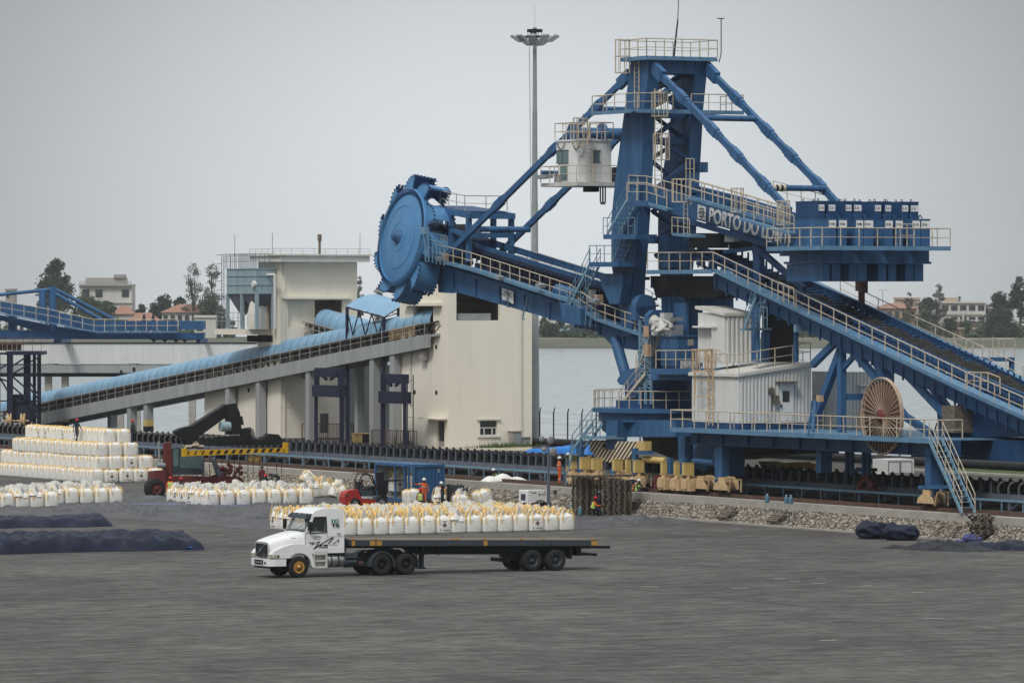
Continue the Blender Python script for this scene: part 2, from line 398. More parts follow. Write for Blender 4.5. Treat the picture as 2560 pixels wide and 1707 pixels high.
def stone_mat():
    m = mat('stone', (.36, .31, .25), (.22, .19, .155), rough=.9, scale=3)
    t = m.node_tree; N = t.nodes; L = t.links; p = N['Principled BSDF']
    base = p.inputs['Base Color'].links[0].from_socket
    tc = N.new('ShaderNodeTexCoord'); mp = N.new('ShaderNodeMapping'); L.new(tc.outputs['Object'], mp.inputs[0])
    mp.inputs['Rotation'].default_value = (math.radians(-45), 0, 0); mp.inputs['Scale'].default_value = (1, .3, 1.7)
    v = N.new('ShaderNodeTexVoronoi'); v.feature = 'DISTANCE_TO_EDGE'; v.inputs['Scale'].default_value = 3.3; L.new(mp.outputs[0], v.inputs['Vector'])
    v2 = N.new('ShaderNodeTexVoronoi'); v2.inputs['Scale'].default_value = 3.3; L.new(mp.outputs[0], v2.inputs['Vector'])
    r = N.new('ShaderNodeMapRange'); r.inputs[1].default_value = .02; r.inputs[2].default_value = .11; r.inputs[3].default_value = .16; L.new(v.outputs['Distance'], r.inputs[0])
    hs = N.new('ShaderNodeSeparateColor'); L.new(v2.outputs['Color'], hs.inputs[0])
    q = N.new('ShaderNodeMapRange'); q.inputs[3].default_value = .6; q.inputs[4].default_value = 1.25; L.new(hs.outputs[0], q.inputs[0])
    a = N.new('ShaderNodeMixRGB'); a.blend_type = 'MULTIPLY'; a.inputs[0].default_value = 1; L.new(base, a.inputs[1]); L.new(q.outputs[0], a.inputs[2])
    b = N.new('ShaderNodeMixRGB'); b.blend_type = 'MULTIPLY'; b.inputs[0].default_value = 1; L.new(a.outputs[0], b.inputs[1]); L.new(r.outputs[0], b.inputs[2])
    L.new(b.outputs[0], p.inputs['Base Color'])
    bp = N.new('ShaderNodeBump'); bp.inputs['Strength'].default_value = 1; bp.inputs['Distance'].default_value = .08; L.new(r.outputs[0], bp.inputs['Height']); L.new(bp.outputs[0], p.inputs['Normal'])
stone_mat()
def water_mat():
    m = mat('water', (.44, .47, .475), (.24, .27, .28), rough=.18, scale=1, spec=.6, vec=(.33, .09, 1), mix=.55)  # sky reflection and ripple tones put into the base colour
    t = m.node_tree; N = t.nodes; L = t.links; p = N['Principled BSDF']
    tc = N.new('ShaderNodeTexCoord'); mp = N.new('ShaderNodeMapping'); L.new(tc.outputs['Object'], mp.inputs[0]); mp.inputs['Scale'].default_value = (.5, .22, 1)
    n = N.new('ShaderNodeTexNoise'); n.inputs['Scale'].default_value = 1.0; n.inputs['Detail'].default_value = 8; n.inputs['Roughness'].default_value = .7; L.new(mp.outputs[0], n.inputs['Vector'])
    bp = N.new('ShaderNodeBump'); bp.inputs['Strength'].default_value = .9; bp.inputs['Distance'].default_value = .35; L.new(n.outputs[0], bp.inputs['Height']); L.new(bp.outputs[0], p.inputs['Normal'])
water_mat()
mat('ballast', (.085, .076, .066), (.035, .032, .029), rough=.95, scale=.8, bump=.6, bscale=6, dirt=(.2, .18, .15))
def struct(mb, name, mats, org=(0, 0, 0), frame='rail'):
    return solo(mb, name, mats, None, None, org, frame, kind='structure')
def sheet(pts, z):
    m = MB(); m.add([(x, y, z) for x, y in pts], [tuple(range(len(pts)))]); return m
struct(sheet([(-900, -260), (260, -260), (260, 163.2), (-900, 163.2)], 0), 'ground', 'pavers')
b = MB()
b.box(-900, 260, 163.75, 197, -3, 1.4); b.box(-446, 260, 197, 209.6, -3, 1.4)
struct(b, 'terrain', 'ballast')
b = MB(); b.box(-900, 260, 120.96, 121.06, -.02, .006)
struct(b, 'ground_marking', 'tarp_black')
b = MB()
for (u, v, w) in ((1935, 1446, 28), (1975, 1452, 26), (2040, 1446, 26), (2030, 1458, 34), (2160, 1462, 20), (1830, 1470, 40), (1600, 1466, 46), (1100, 1385, 30), (1160, 1392, 22), (1010, 1381, 40), (2300, 1545, 60), (540, 1337, 20), (575, 1341, 20), (2280, 1480, 30), (1560, 1392, 50), (2050, 1600, 40)):
    x, y = GW(u, v); d = w/((v-YH)/H)
    b.add([(x, y, .005), (x+d, y+.05*d, .005), (x+d, y+.14+.05*d, .005), (x, y+.14, .005)], [(0, 1, 2, 3)])
struct(b, 'ground_marking', 'white_old', frame='world')
# stone revetment with its concrete cap: one retaining wall
w = thing('retaining_wall', 'long sloping rubble stone wall with a concrete cap below the crane rails', 'wall', (-330, 162, 0))
b = MB(); b.surf(lambda i, j: (-720+i*980, 161.95+1.25*j, 1.0*j), 1, 1, False); b.build('stone_facing', 'stone', w)
b = MB()
for i in range(163): b.box(-720+6*i+.02, -720+6*i+5.98, 163.2, 164.0, .93, 1.43)
b.build('coping', 'concrete_warm', w)
b = MB(); b.box(-720, 260, 161.6, 161.95, -.02, .10); b.build('toe_strip', 'concrete_warm', w)
# water and the far shore
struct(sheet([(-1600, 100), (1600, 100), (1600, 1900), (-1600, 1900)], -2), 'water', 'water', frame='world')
def land(i, j):
    x = -1300+2600*i; y = 1690+j*130; r = math.sin(x*.011)*14+math.sin(x*.031+1)*6
    return (x, y+r*(1-j), -2.4+min(1, j*2)*3.2+.3*math.sin(x*.05)*min(1, j*2))
b = MB(); b.surf(land, 160, 40); struct(b, 'far_shore', 'land', frame='world')
b = MB()
b.surf(lambda i, j: (-1300+2600*i, 1738+20*j+7*math.sin(i*26)+4*math.sin(i*71), -2.2+3.0*j+.5*math.sin(i*190)), 200, 3); struct(b, 'beach', 'shore_rock', frame='world')
b = MB(); gA = R(2290, 1180, 203)[0]; b.box(gA, 260, 202.5, 207.5, 1.38, 1.47)
solo(b, 'grass_strip', 'grass', 'strip of green grass beyond the belt conveyor near the sea fence', 'grass', (-300, 205, 1.4), kind='stuff')
b = MB(); b.box(R(2290, 1180, 203)[0], 260, 201.9, 202.45, 1.4, 1.55); solo(b, 'kerb', 'concrete_warm', 'pale concrete kerb along the grass strip behind the conveyor', 'kerb', (-300, 202, 1.4))
b = MB(); b.tube((-396, 208, 1.78), (200, 208, 1.78), .34, 12)
for i in range(40): b.box(-395+12*i, -394.5+12*i, 207.7, 208.3, 1.4, 1.6)
solo(b, 'pipeline', 'black', 'black pipeline lying along the sea fence', 'pipe', (-300, 208, 1.4))
# ---- perimeter fence: every post its own thing
fp = thing('fence_post', 'dark steel fence post with bent top on the sea side, hidden behind the machine', 'fence post', (0, 0, 0), group='fence posts along the sea wall')
b = MB(); b.bar((0, 0, 0), (0, 0, 2.9), .09); b.bar((0, 0, 2.88), (.38, -.1, 3.25), .08); b.build('post', 'black', fp)
fpa = [-396+2.55*i for i in range(56)]
for i, a in enumerate(fpa):
    o = fp if i == 0 else copy_tree(fp); o.location = Wd(a, 209.2, 1.4); o.rotation_euler = (0, 0, ROT)
    q_ = Wd(a, 209.2); u_ = 1280+F*q_.x/q_.y
    if 1350 < u_ < 1475: nf = locals().get('nf', 0); o['label'] = 'dark steel fence post with bent top, %s to the right of the light mast' % nth(nf); nf += 1
    elif u_ > 2010: ng = locals().get('ng', 0); o['label'] = 'dark steel fence post seen below the reclaimer deck, %s of them from the left' % nth(ng); ng += 1
b = MB()
for z in (2.4, 3.3, 4.2): b.tube((-396, 209.25, z), (-253, 209.25, z), .008, 3)
solo(b, 'fence_wire', 'black', 'thin strands of wire strung between the fence posts by the sea', 'wire', (-330, 209.2, 1.4))

# ---- crane rails and low blue pipe rail
for i, t in enumerate((165.2, 174.8)):
    b = MB(); b.box(-720, 260, t-.04, t+.04, 1.44, 1.6); b.box(-720, 260, t-.09, t+.09, 1.4, 1.45)
    for k in range(330): b.box(-520+k*1.1, -519.75+k*1.1, t-.35, t+.35, 1.36, 1.45)
    solo(b, 'crane_rail', 'rust', ('rusty crane rail on sleepers just behind the stone wall', 'far crane rail behind the belt conveyor')[i], 'rail', (-330, t, 1.4))
hb = thing('pipe_railing', 'low light blue pipe railing in front of the belt conveyor', 'railing', (-330, 167.3, 1.4))
b = MB(); b.bar((-470, 167.3, 2.1), (-200, 167.3, 2.1), .08, .14); b.build('top_rail', 'rail_blue', hb)
b = MB()
for k in range(100): b.bar((-470+k*2.3, 167.3, 1.4), (-470+k*2.3, 167.3, 2.05), .06)
b.build('post', 'rail_blue', hb)
# ---- long ground conveyor
cv = thing('belt_conveyor', 'long dark trough belt conveyor running between the crane rails', 'conveyor', (-330, 170, 1.4))
A0, A1 = -470, -205
b = MB(); b.box(A0, A1, 168.75, 168.93, 1.98, 2.38); b.box(A0, A1, 171.07, 171.25, 1.98, 2.38)
for k in range(76): x = A0+k*3.5; b.box(x, x+.14, 168.70, 168.76, 1.9, 2.44)
b.build('stringer', 'frame_gray', cv)
b = MB()
for k in range(76):
    x = A0+k*3.5
    b.box(x+.02, x+.12, 168.8, 171.2, 1.46, 1.58)
    for t in (168.84, 171.16): b.box(x, x+.14, t-.08, t+.08, 1.4, 1.98)
    b.bar((x+.1, 168.9, 1.5), (x+1.3, 168.9, 1.97), .06)
b.build('leg', 'frame_gray', cv)
prof = [(168.95, 3.0), (169.45, 2.68), (169.75, 2.60), (170.25, 2.60), (170.55, 2.68), (171.05, 3.0)]
b = MB()
def bz(i, j):
    x = A0+i*(A1-A0); k = j*5; n = min(4, int(k)); f = k-n
    return (x, prof[n][0]*(1-f)+prof[n+1][0]*f, prof[n][1]*(1-f)+prof[n+1][1]*f)
b.surf(bz, 1, 5, False); b.box(A0, A1, 169.2, 170.8, 1.62, 1.66); b.build('belt', 'rubber', cv)
def idler(b, x, saw=0):
    for s in (-1, 1):
        b.m = 0; b.path([(x, 170+s*1.1, 2.38), (x, 170+s*1.1, 3.05)] if saw else [(x-.12, 170+s*1.15, 2.38), (x-.1, 170+s*1.2, 2.72), (x, 170+s*1.14, 3.0), (x+.18, 170+s*.95, 3.14)], .075, 5); b.m = 1
        b.tube((x, 170+s*1.08, 3.08), (x, 170+s*.33, 2.58), .1, 7); b.bar((x, 170+s*1.1, 2.45), (x, 170+s*.35, 2.4), .07)
        b.bar((x+.02, 170+s*1.02, 2.42), (x+.5, 170+s*1.0, 2.98), .05)
    b.tube((x, 169.68, 2.5), (x, 170.32, 2.5), .09, 6)
    if saw:
        for t in (168.9, 170.9): b.prism([(x-.5, 2.42), (x+.45, 2.42), (x+.08, 3.2), (x-.02, 3.2)], t, t+.12, 'xz')
b = MB(); idler(b, 0); proto = b.build('idler', ['idler', 'black'], cv, (0, 170, 0))
b = MB(); idler(b, 0, 1); p2m = b.build('tmpi', ['frame_gray', 'tarp_black'], cv, (0, 170, 0)); sawm = p2m.data; bpy.data.objects.remove(p2m)
xs = [-262-1.12*k for k in range(150)]
near = xs[:100]
for i, x in enumerate(near):
    o = proto if i == 0 else proto.copy()
    if i: C.objects.link(o); o.parent = cv
    g = ORG[cv.name]; o.location = (x-g[0], 0, -g[2])
    if x > -306: o.data = sawm
b = MB()
for x in xs[100:]+[-261+1.12*k for k in range(8)]: idler(b, x)
o = b.build('idler_row', ['idler', 'black'], cv); o['kind'] = 'stuff'

# ---------------------------------------------------------------- buildings
def panel(mb, fixed, lo, hi, z0, z1, holes, th, axis):
    """upright wall in plane axis=fixed (a or t), with rectangular holes (u0,u1,z0,z1); th is signed depth"""
    us = sorted({lo, hi, *[h[0] for h in holes], *[h[1] for h in holes]}); zs = sorted({z0, z1, *[h[2] for h in holes], *[h[3] for h in holes]})
    for i in range(len(us)-1):
        for j in range(len(zs)-1):
            cu, cz = (us[i]+us[i+1])/2, (zs[j]+zs[j+1])/2
            if any(h[0] < cu < h[1] and h[2] < cz < h[3] for h in holes): continue
            if axis == 'a': mb.box(fixed, fixed+th, us[i], us[i+1], zs[j], zs[j+1])
            else: mb.box(us[i], us[i+1], fixed, fixed+th, zs[j], zs[j+1])
def hole_a(u0, u1, v0, v1, a):
    p = RA(u0, v1, a); q = RA(u1, v0, a); return (p[1], q[1], p[2], q[2])
def hole_t(u0, u1, v0, v1, t):
    p = R(u0, v1, t); q = R(u1, v0, t); return (p[0], q[0], p[2], q[2])
# middle transfer tower
aM, tM = -394.4, 199.6
bM = thing('transfer_tower', 'cream rendered tower block with a wide dark opening under the bucket wheel boom', 'building', (aM, tM, 1.4))
hA = hole_a(1141, 1250, 722, 801, aM); hW = hole_a(1200, 1243, 1051, 1089, aM)
hT = hole_t(1033, 1083, 766, 838, tM); hD = hole_t(1092, 1111, 1052, 1119, tM)
b = MB(); panel(b, aM, tM, 207.6, 1.4, 15.8, [hA, hW], -.35, 'a'); panel(b, tM, aM-9.4, aM-.35, 1.4, 15.8, [hT, hD], .35, 't')
b.box(aM-9.4, aM-9.05, tM+.36, 207.6, 1.4, 15.8); b.box(aM-9.04, aM-.36, 207.25, 207.6, 1.4, 15.8)
b.box(aM-9, aM-.36, tM+.36, 207.2, 10.2, 10.5)
b.build('wall', 'cream_wall', bM)
b = MB(); b.box(aM-9.6, aM+.2, tM-.2, 207.8, 15.81, 16.0); b.build('roof', 'roof_white', bM)
b = MB(); b.box(aM-.34, aM-.30, *hW[:2], *hW[2:]); wn = b.build('window', 'glass_dark', bM)
b = MB(); W0, W1, Z0, Z1 = hW
for x in (W0, W0+(W1-W0)*.25, W0+(W1-W0)*.72, W1-.07): b.box(aM-.2, aM-.12, x, x+.09, Z0, Z1-.6)
b.box(aM-.2, aM-.12, W0, W1, Z0, Z0+.09); b.box(aM-.2, aM-.12, W0, W1, Z1-.66, Z1-.56)
b.box(aM-.1, aM+.12, W0-.25, W1+.25, Z0-.16, Z0-.02); b.box(aM-.1, aM+.15, W0-.3, W1+.3, Z1+.03, Z1+.16); b.build('frame', 'house_white', wn)
b = MB(); b.box(hD[0], hD[1], tM+.2, tM+.25, 1.4, hD[3]); d = b.build('door', 'house_grey', bM)
b = MB(); b.box(hD[0]+.1, hD[1]-.1, tM+.17, tM+.2, 1.9, hD[3]-.1); b.build('glazing', 'glass_dark', d)
b = MB(); b.box(hD[0]-1.6, hD[1]+.6, tM-.9, tM-.002, hD[3]+.12, hD[3]+.26)
p = R(1010, 1, tM); b.box(hT[0]-1.2, hT[1]+1.7, tM-.5, tM-.002, hT[3]+.05, hT[3]+.3); b.build('canopy_slab', 'cream_wall', bM)
b = MB()
for u, v in ((1091, 867), (1037, 980), (1091, 981)):
    q = R(u, v, tM); b.tube((q[0], tM-.03, q[2]), (q[0], tM+.1, q[2]), .2, 12)
b.build('vent_hole', 'dark_open', bM)
q = R(1066, 900, tM); b = MB(); b.box(q[0]-.45, q[0]+.45, tM-.5, tM-.01, q[2], q[2]+.8); b.build('air_conditioner', 'house_grey', bM)
b = MB(); q = hA; b.box(aM-6, aM-.4, q[0]+.3, q[0]+3.5, q[2]+.02, q[2]+.6); b.m = 1; b.box(aM-5, aM-1, q[0]+3.8, q[1]-.4, q[2]+.02, q[2]+.7)
b.box(aM-7, aM-2, q[0]+.3, q[1]-1.2, q[2]+1.6, q[3]-.2); b.build('machinery', ['galv', 'dark_open'], bM)
b = MB()
for u in (1303,): q = RA(u, 800, aM); b.tube((aM+.1, q[1], 1.5), (aM+.1, q[1], 15), .05, 6)
q = R(1029, 900, tM); b.tube((q[0], tM-.1, 4.8), (q[0], tM-.1, 12.4), .07, 6); b.build('downpipe', 'house_white', bM)
# electrical cabinets
for (u0, u1, v0, lb) in ((1283, 1304, 1079, 'tall grey electrical cabinet against the cream tower wall'), (1306, 1326, 1094, 'short grey electrical cabinet at the foot of the light mast')):
    q0 = RA(u0, 1118, aM+.9); q1 = RA(u1, v0, aM+.9); c = thing('electrical_cabinet', lb, 'cabinet', (aM+.5, q0[1], 1.4))
    b = MB(); b.box(aM+.1, aM+.9, q0[1], q1[1], 1.45, q1[2]); b.box(aM+.0, aM+1, q0[1]-.06, q1[1]+.06, q1[2], q1[2]+.07); b.box(aM, aM+1, q0[1]-.05, q1[1]+.05, 1.4, 1.5); b.build('cabinet_body', 'house_grey', c)
    b = MB(); b.box(aM+.91, aM+.93, q0[1]+.06, q1[1]-.06, 1.6, q1[2]-.1); b.build('door', 'galv', c)
# left transfer tower
aL, tL = -427.3, 199.2
bL = thing('transfer_tower', 'cream tower block with a white flat roof and dust collector on its left side', 'building', (aL, tL, 1.4))
aU = R(645, 700, tL)[0]; aB = R(511, 1000, tL)[0]
hO = hole_a(720, 856, 750, 817, aL); zt = 17.35
hB = hole_a(800, 822, 1033, 1082, aL)
b = MB(); panel(b, aL, tL, 206.9, 1.4, zt, [hO, hB], -.35, 'a'); panel(b, tL, aU, aL-.35, 1.4, zt, [], .35, 't')
b.box(aU, aU+.35, tL+.36, 206.9, 8.4, zt); b.box(aU+.36, aL-.36, 206.5, 206.9, 1.4, zt)
b.box(aB, aU-.01, tL, 206.9, 1.4, 8.4); b.box(aU+.36, aL-.36, tL+.36, 206.4, 9.6, 9.85)
b.box(aL-4, aL-.4, tL+.4, tL+3.6, 9.86, 15)
b.build('wall', 'cream_wall', bL)
b = MB(); b.box(aU-.5, aL+1.2, tL-.6, 207.6, zt+.01, zt+.55); b.box(aU-.7, aL+1.4, tL-.8, 207.8, zt+.56, zt+.72); rf = b.build('roof', 'roof_white', bL)
b = MB(); rail(b, [(aU-.5, tL-.6, zt+.7), (aL+1.2, tL-.6, zt+.7), (aL+1.2, 207.6, zt+.7)], .5, 1.2, .02); b.build('roof_rail', 'rail_gray', rf)
b = MB()
for u in (587, 681, 900): q = RA(u, 600, aL+1) if u > 640 else R(u, 600, tL-.4); b.tube((q[0], q[1], zt+.6), (q[0], q[1], zt+2.6), .025, 4)
q = RA(799, 600, aL+1); b.tube((q[0], q[1], zt+.6), (q[0], q[1], zt+1.9), .12, 6); b.tube((q[0], q[1], zt+1.9), (q[0], q[1], zt+2.5), .2, 6); b.build('rod', 'wood', rf)
b = MB(); b.box(aL-.05, aL+.5, hO[0]-.6, hO[1]+.8, hO[3]+.1, hO[3]+.32); q = R(600, 830, tL); b.box(R(537, 830, tL-2.5)[0], aL-2.2, tL-2.5, tL-.01, 10.75, 11.25); b.build('balcony_slab', 'cream_wall', bL)
b = MB(); e = R(540, 830, tL-2.4)[0]; rail(b, [(e, tL-.2, 11.25), (e, tL-2.4, 11.25), (aL-2.6, tL-2.4, 11.25)], 1.5, 1.2, .025); rail(b, [(e, tL-2.4, 11.6), (aL-2.6, tL-2.4, 11.6)], .7, 3, .02); b.build('balcony_rail', 'rail_gray', bL)
b = MB(); b.box(aL-.3, aL-.25, *hB); b.build('window', 'glass_dark', bL)
b = MB(); q = R(750, 0, tL)
for z in (4.2, 8.4): b.box(aL+.001, aL+.03, tL, 206.9, z, z+.05)
b.box(aL+.001, aL+.12, tL+.3, tL+.42, 1.4, zt); b.build('moulding', 'cream_wall', bL)
b = MB()
for u, v in ((622, 975), (667, 975)):
    q = R(u, v, tL); b.tube((q[0], tL-.03, q[2]), (q[0], tL+.1, q[2]), .22, 12)
q0 = R(618, 838, tL); q1 = R(682, 855, tL); b.box(q0[0], q1[0], tL-.02, tL+.1, q1[2], q0[2]); b.build('vent_hole', 'dark_open', bL)
# dust collector with hopper, standing on the balcony
dc = thing('dust_collector', 'grey blue dust collector with a hopper and caged top on the balcony', 'dust collector', (aL-8, tL-1.5, 11.25))
tD = tL-2.1; e0, e1 = R(568, 700, tD)[0], R(641, 700, tD)[0]; zb = R(600, 735, tD)[2]; ztp = R(600, 671, tD)[2]
b = MB(); b.box(e0, e1, tD, tL-.3, zb, ztp)
for z in (zb+.02, zb+.8, zb+1.6, ztp-.1): b.box(e0-.06, e1+.06, tD-.06, tL-.28, z, z+.09)
for x in (e0, e0+(e1-e0)*.33, e0+(e1-e0)*.66, e1-.05): b.box(x, x+.08, tD-.05, tD, zb, ztp)
mat('dust_blue', (.30, .40, .44), (.22, .30, .34), rough=.5, streak=1); b.build('filter_box', 'dust_blue', dc)
b = MB(); c = ((e0+e1)/2, (tD+tL-.3)/2); P0 = [(e0, tD), (e1, tD), (e1, tL-.3), (e0, tL-.3)]
for lo, hi in ((e0, c[0]), (c[0], e1)):
    m = (lo+hi)/2; b.add([(lo, tD, zb), (hi, tD, zb), (hi, tL-.3, zb), (lo, tL-.3, zb), (m-.2, c[1]-.2, zb-1.9), (m+.2, c[1]-.2, zb-1.9), (m+.2, c[1]+.2, zb-1.9), (m-.2, c[1]+.2, zb-1.9)], [(0, 1, 5, 4), (1, 2, 6, 5), (2, 3, 7, 6), (3, 0, 4, 7), (4, 5, 6, 7)])
b.build('hopper', 'frame_gray', dc)
for x in (e0, (e0+e1)/2, e1):
    b = MB(); b.bar((x, tD+.05, 11.25), (x, tD+.05, zb), .28); b.bar((x, tL-.5, 11.25), (x, tL-.5, zb), .2); b.build('leg', 'dust_blue', dc)
b = MB(); rail(b, [(e1, tL-.4, ztp), (e0-1, tL-.4, ztp), (e0-1, tD-.1, ztp), (e1, tD-.1, ztp), (e1, tL-.4, ztp)], 1.3, .45, .025)
rail(b, [(e0-1, tD-.1, ztp+.6), (e1, tD-.1, ztp+.6)], .5, 9, .02)
for x in (e0-1, e0-.5): b.tube((x, tD-.1, 11.2), (x, tD-.1, ztp+1), .035, 4)
ladder(b, (e0-.9, tD-.15, 11.25), (e0-.9, tD-.15, ztp), (1, 0, 0), .5)
for k in range(9): b.box(e0-1, e0, tD-.6, tD-.55, 11.6+k*.8, 11.65+k*.8)
b.build('cage_ladder', 'frame_gray', dc)
b = MB(); b.path([(e1, tL-1, ztp-.6), (e1+1.6, tL-1, ztp-.6), (e1+1.6, tL-1, 11.3)], .13, 8); b.tube((e1-.2, tD-.3, zb+.9), (e1-.2, tD, zb+.9), .3, 10)
b.lathe([(.01, 3.6), (.35, 3.3), (.8, 2.2), (1.0, 1.2), (1.0, 0)], ((e0+e1)/2+1.6, tD+.9, 11.25), 'z', 16); b.build('duct', 'roof_white', dc)

# ---- covered conveyor gallery climbing to the middle tower
P0 = Wd(*G(160, 1065, 1.4)); P1 = Wd(-396.5, 200.6); dr = (P1-P0); LG = dr.length; rz = math.atan2(dr.y, dr.x)
gl = local('conveyor_gallery', 'inclined conveyor gallery under a light blue half round cover on concrete columns', 'conveyor gallery', (P0.x, P0.y, 0), rz)
sl = (9.9-1.72)/LG; zg = lambda x: 1.72+sl*x
def gx(u, y):  # distance along the gallery seen at column u
    k = (u-1280)/F; c, s_ = math.cos(rz), math.sin(rz)
    return (k*P0.y-P0.x+y*(k*c+s_))/(c-k*s_)
X0, X1 = -14, LG+.5
def slabx(b, x0, x1, y0, y1, dz0, dz1):
    b.add([(x, y, zg(x)+d) for x in (x0, x1) for y in (y0, y1) for d in (dz0, dz1)], [(0, 1, 3, 2), (4, 6, 7, 5), (0, 4, 5, 1), (2, 3, 7, 6), (1, 5, 7, 3), (0, 2, 6, 4)])
b = MB(); slabx(b, X0, X1-1, -1.75, -1.4, 0, 1.15); slabx(b, X0, X1-1, 1.4, 1.75, 0, 1.15); slabx(b, X0, X1, -1.4, 1.4, .9, 1.1)
x = X0
while x < X1-3: slabx(b, x, x+.07, -1.77, -1.74, -.02, 1.27); x += 4.6
b.build('beam', 'concrete', gl)
b = MB(); n = int((X1-X0)/1.6)
rc = lambda x, th, r: (x, -r*math.cos(th), zg(x)+1.15+1.15+r*math.sin(th))
for i in range(n):
    xa, xb = X0+i*1.6, X0+(i+1)*1.6
    b.surf(lambda p, q: rc(xa+(xb-xa)*p, -.15+q*(math.pi+.3), 1.2 if .02 < p < .98 else 1.17), 4, 12)
cvr = b.build('cover', 'blue_tube', gl)
b = MB()
for i in range(n): xa = X0+i*1.6; b.surf(lambda p, q: rc(xa-.03+.06*p, -.15+q*(math.pi+.3), 1.215), 1, 12)
mat('seam_blue', (.12, .22, .32), (.08, .16, .25)); b.build('cover_seam', 'seam_blue', cvr)
b = MB(); slabx(b, X0, X1, -.9, -.75, 1.75, 1.95); slabx(b, X0, X1, .75, .9, 1.75, 1.95); slabx(b, X0, X1, -.7, .7, 2.1, 2.16); slabx(b, X0, X1, -.7, .7, 1.35, 1.42)
slabx(b, X0, X1, -1.22, -1.12, 2.05, 2.2); slabx(b, X0, X1, 1.12, 1.22, 2.05, 2.2); x = X0
while x < X1:
    b.box(x, x+.12, -1.15, -.95, zg(x)+1.1, zg(x)+2.2); b.box(x, x+.1, .95, 1.15, zg(x)+1.1, zg(x)+2.2); b.tube((x+.5, -.7, zg(x)+1.95), (x+.5, .7, zg(x)+1.95), .09, 6); b.bar((x, -1, zg(x)+1.25), (x+1.2, -1, zg(x)+1.9), .07); x += 1.3
b.build('belt_frame', 'belt_dirt', gl)
b = MB(); rail(b, [(X0, -1.68, zg(X0)+1.15), (X1-1.6, -1.68, zg(X1-1.6)+1.15)], 1.0, 2.0, .032); b.build('handrail', 'rail_gray', gl)
for (u, y, w) in ((160, -1.3, .7), (281, 1.0, .8), (330, -1.3, .8), (371, -1.3, .75), (533, 1.2, .75), (576, -1.3, .8), (606, 1.2, .75), (652, -1.3, .8), (777, -1.3, .75), (899, 1.2, .6), (937, -1.3, .75), (988, -1.3, .85)):
    x = gx(u, y); b = MB(); b.box(x-w/2, x+w/2, y-.35, y+.35, 1.4, zg(x)+.02); cl = b.build('column', 'concrete', gl)
    if u in (160, 371, 533): b = MB(); b.box(x-w/2-.02, x+w/2+.02, y-.37, y+.37, 1.9, 2.5); b.m = 1; b.box(x-w/2-.02, x+w/2+.02, y-.37, y+.37, 1.4, 1.9); b.build('base_band', ['ochre', 'black'], cl)
b = MB()
for u in (303, 335): x = gx(u, 0); b.tube((x, 0, zg(x)+2.7), (x, 0, zg(x)+3.8), .04, 5); b.box(x-.12, x+.12, -.1, .1, zg(x)+3.6, zg(x)+4)
b.build('lamp', 'black', gl)
b = MB(); xa = gx(975, -1.6)
for k in range(14): b.bar((xa+k*.36, -1.7, zg(xa+k*.36)+1.3), (xa+k*.36+.1, -1.7, zg(xa+k*.36)+2.2), .03)
for k in range(5): b.bar((xa, -1.7, zg(xa)+1.3+k*.2), (xa+5, -1.7, zg(xa+5)+1.3+k*.2), .03)
b.build('mesh_panel', 'tan', gl)
# ---- second covered conveyor leaving the left tower
tc2 = 203.4; g2 = thing('conveyor_gallery', 'short light blue half round conveyor cover coming out of the left cream tower', 'conveyor gallery', (-422, tc2, 1.4))
z2 = lambda a: 11.9+(a-aL)*(-.11)
b = MB()
for i in range(10):
    xa, xb = aL+.8+i*1.5, aL+.8+(i+1)*1.5
    b.surf(lambda p, q: (xa+(xb-xa)*p, tc2-1.2*math.cos(-.15+q*(math.pi+.3)), z2(xa+(xb-xa)*p)+1.25*math.sin(-.15+q*(math.pi+.3))*(1 if .02 < p < .98 else .97)), 4, 12)
b.surf(lambda p, q: (aL+.8+.0*p, tc2-1.2*(1-p)*math.cos(q*math.pi), z2(aL)+1.2*(1-p)*math.sin(q*math.pi)), 3, 12); cvr = b.build('cover', 'blue_tube', g2)
b = MB()
for i in range(10): xa = aL+.8+i*1.5; b.surf(lambda p, q: (xa-.03+.06*p, tc2-1.215*math.cos(-.15+q*(math.pi+.3)), z2(xa)+1.265*math.sin(-.15+q*(math.pi+.3))), 1, 12)
b.build('cover_seam', 'seam_blue', cvr)
b = MB()
for i in range(14): xa = aL-1+i*1.25; za = z2(xa)-1.0; b.box(xa, xa+1.25, tc2-1.9, tc2-1.5, za-1.2, za); b.box(xa, xa+1.25, tc2-1.5, tc2+1.7, za-.2, za-.02)
b.build('beam', 'concrete', g2)
b = MB(); rail(b, [(aL-.5, tc2-1.8, z2(aL)-1), (aL+16, tc2-1.8, z2(aL+16)-1)], 1.1, 1.2, .05); b.build('handrail', 'rail_gray', g2)
b = MB(); b.tube((aL-1, tc2-1.4, z2(aL)-.15), (aL+6, tc2-1.4, z2(aL+6)-.15), .16, 8); b.tube((aL+6, tc2-1.4, z2(aL+6)-.15), (aL+16, tc2-1.4, z2(aL+16)-.75), .12, 8)
for i in range(12): b.box(aL-2+i*1.2, aL-1.5+i*1.2, tc2-1.1, tc2+1, z2(aL+i)-1, z2(aL+i)-.1)
b.build('belt_frame', 'belt_dirt', g2)
for x in (aL+7, aL+14): b = MB(); b.box(x, x+.6, tc2-1.5, tc2+1.5, 1.4, z2(x)-2.2); b.build('column', 'concrete', g2)
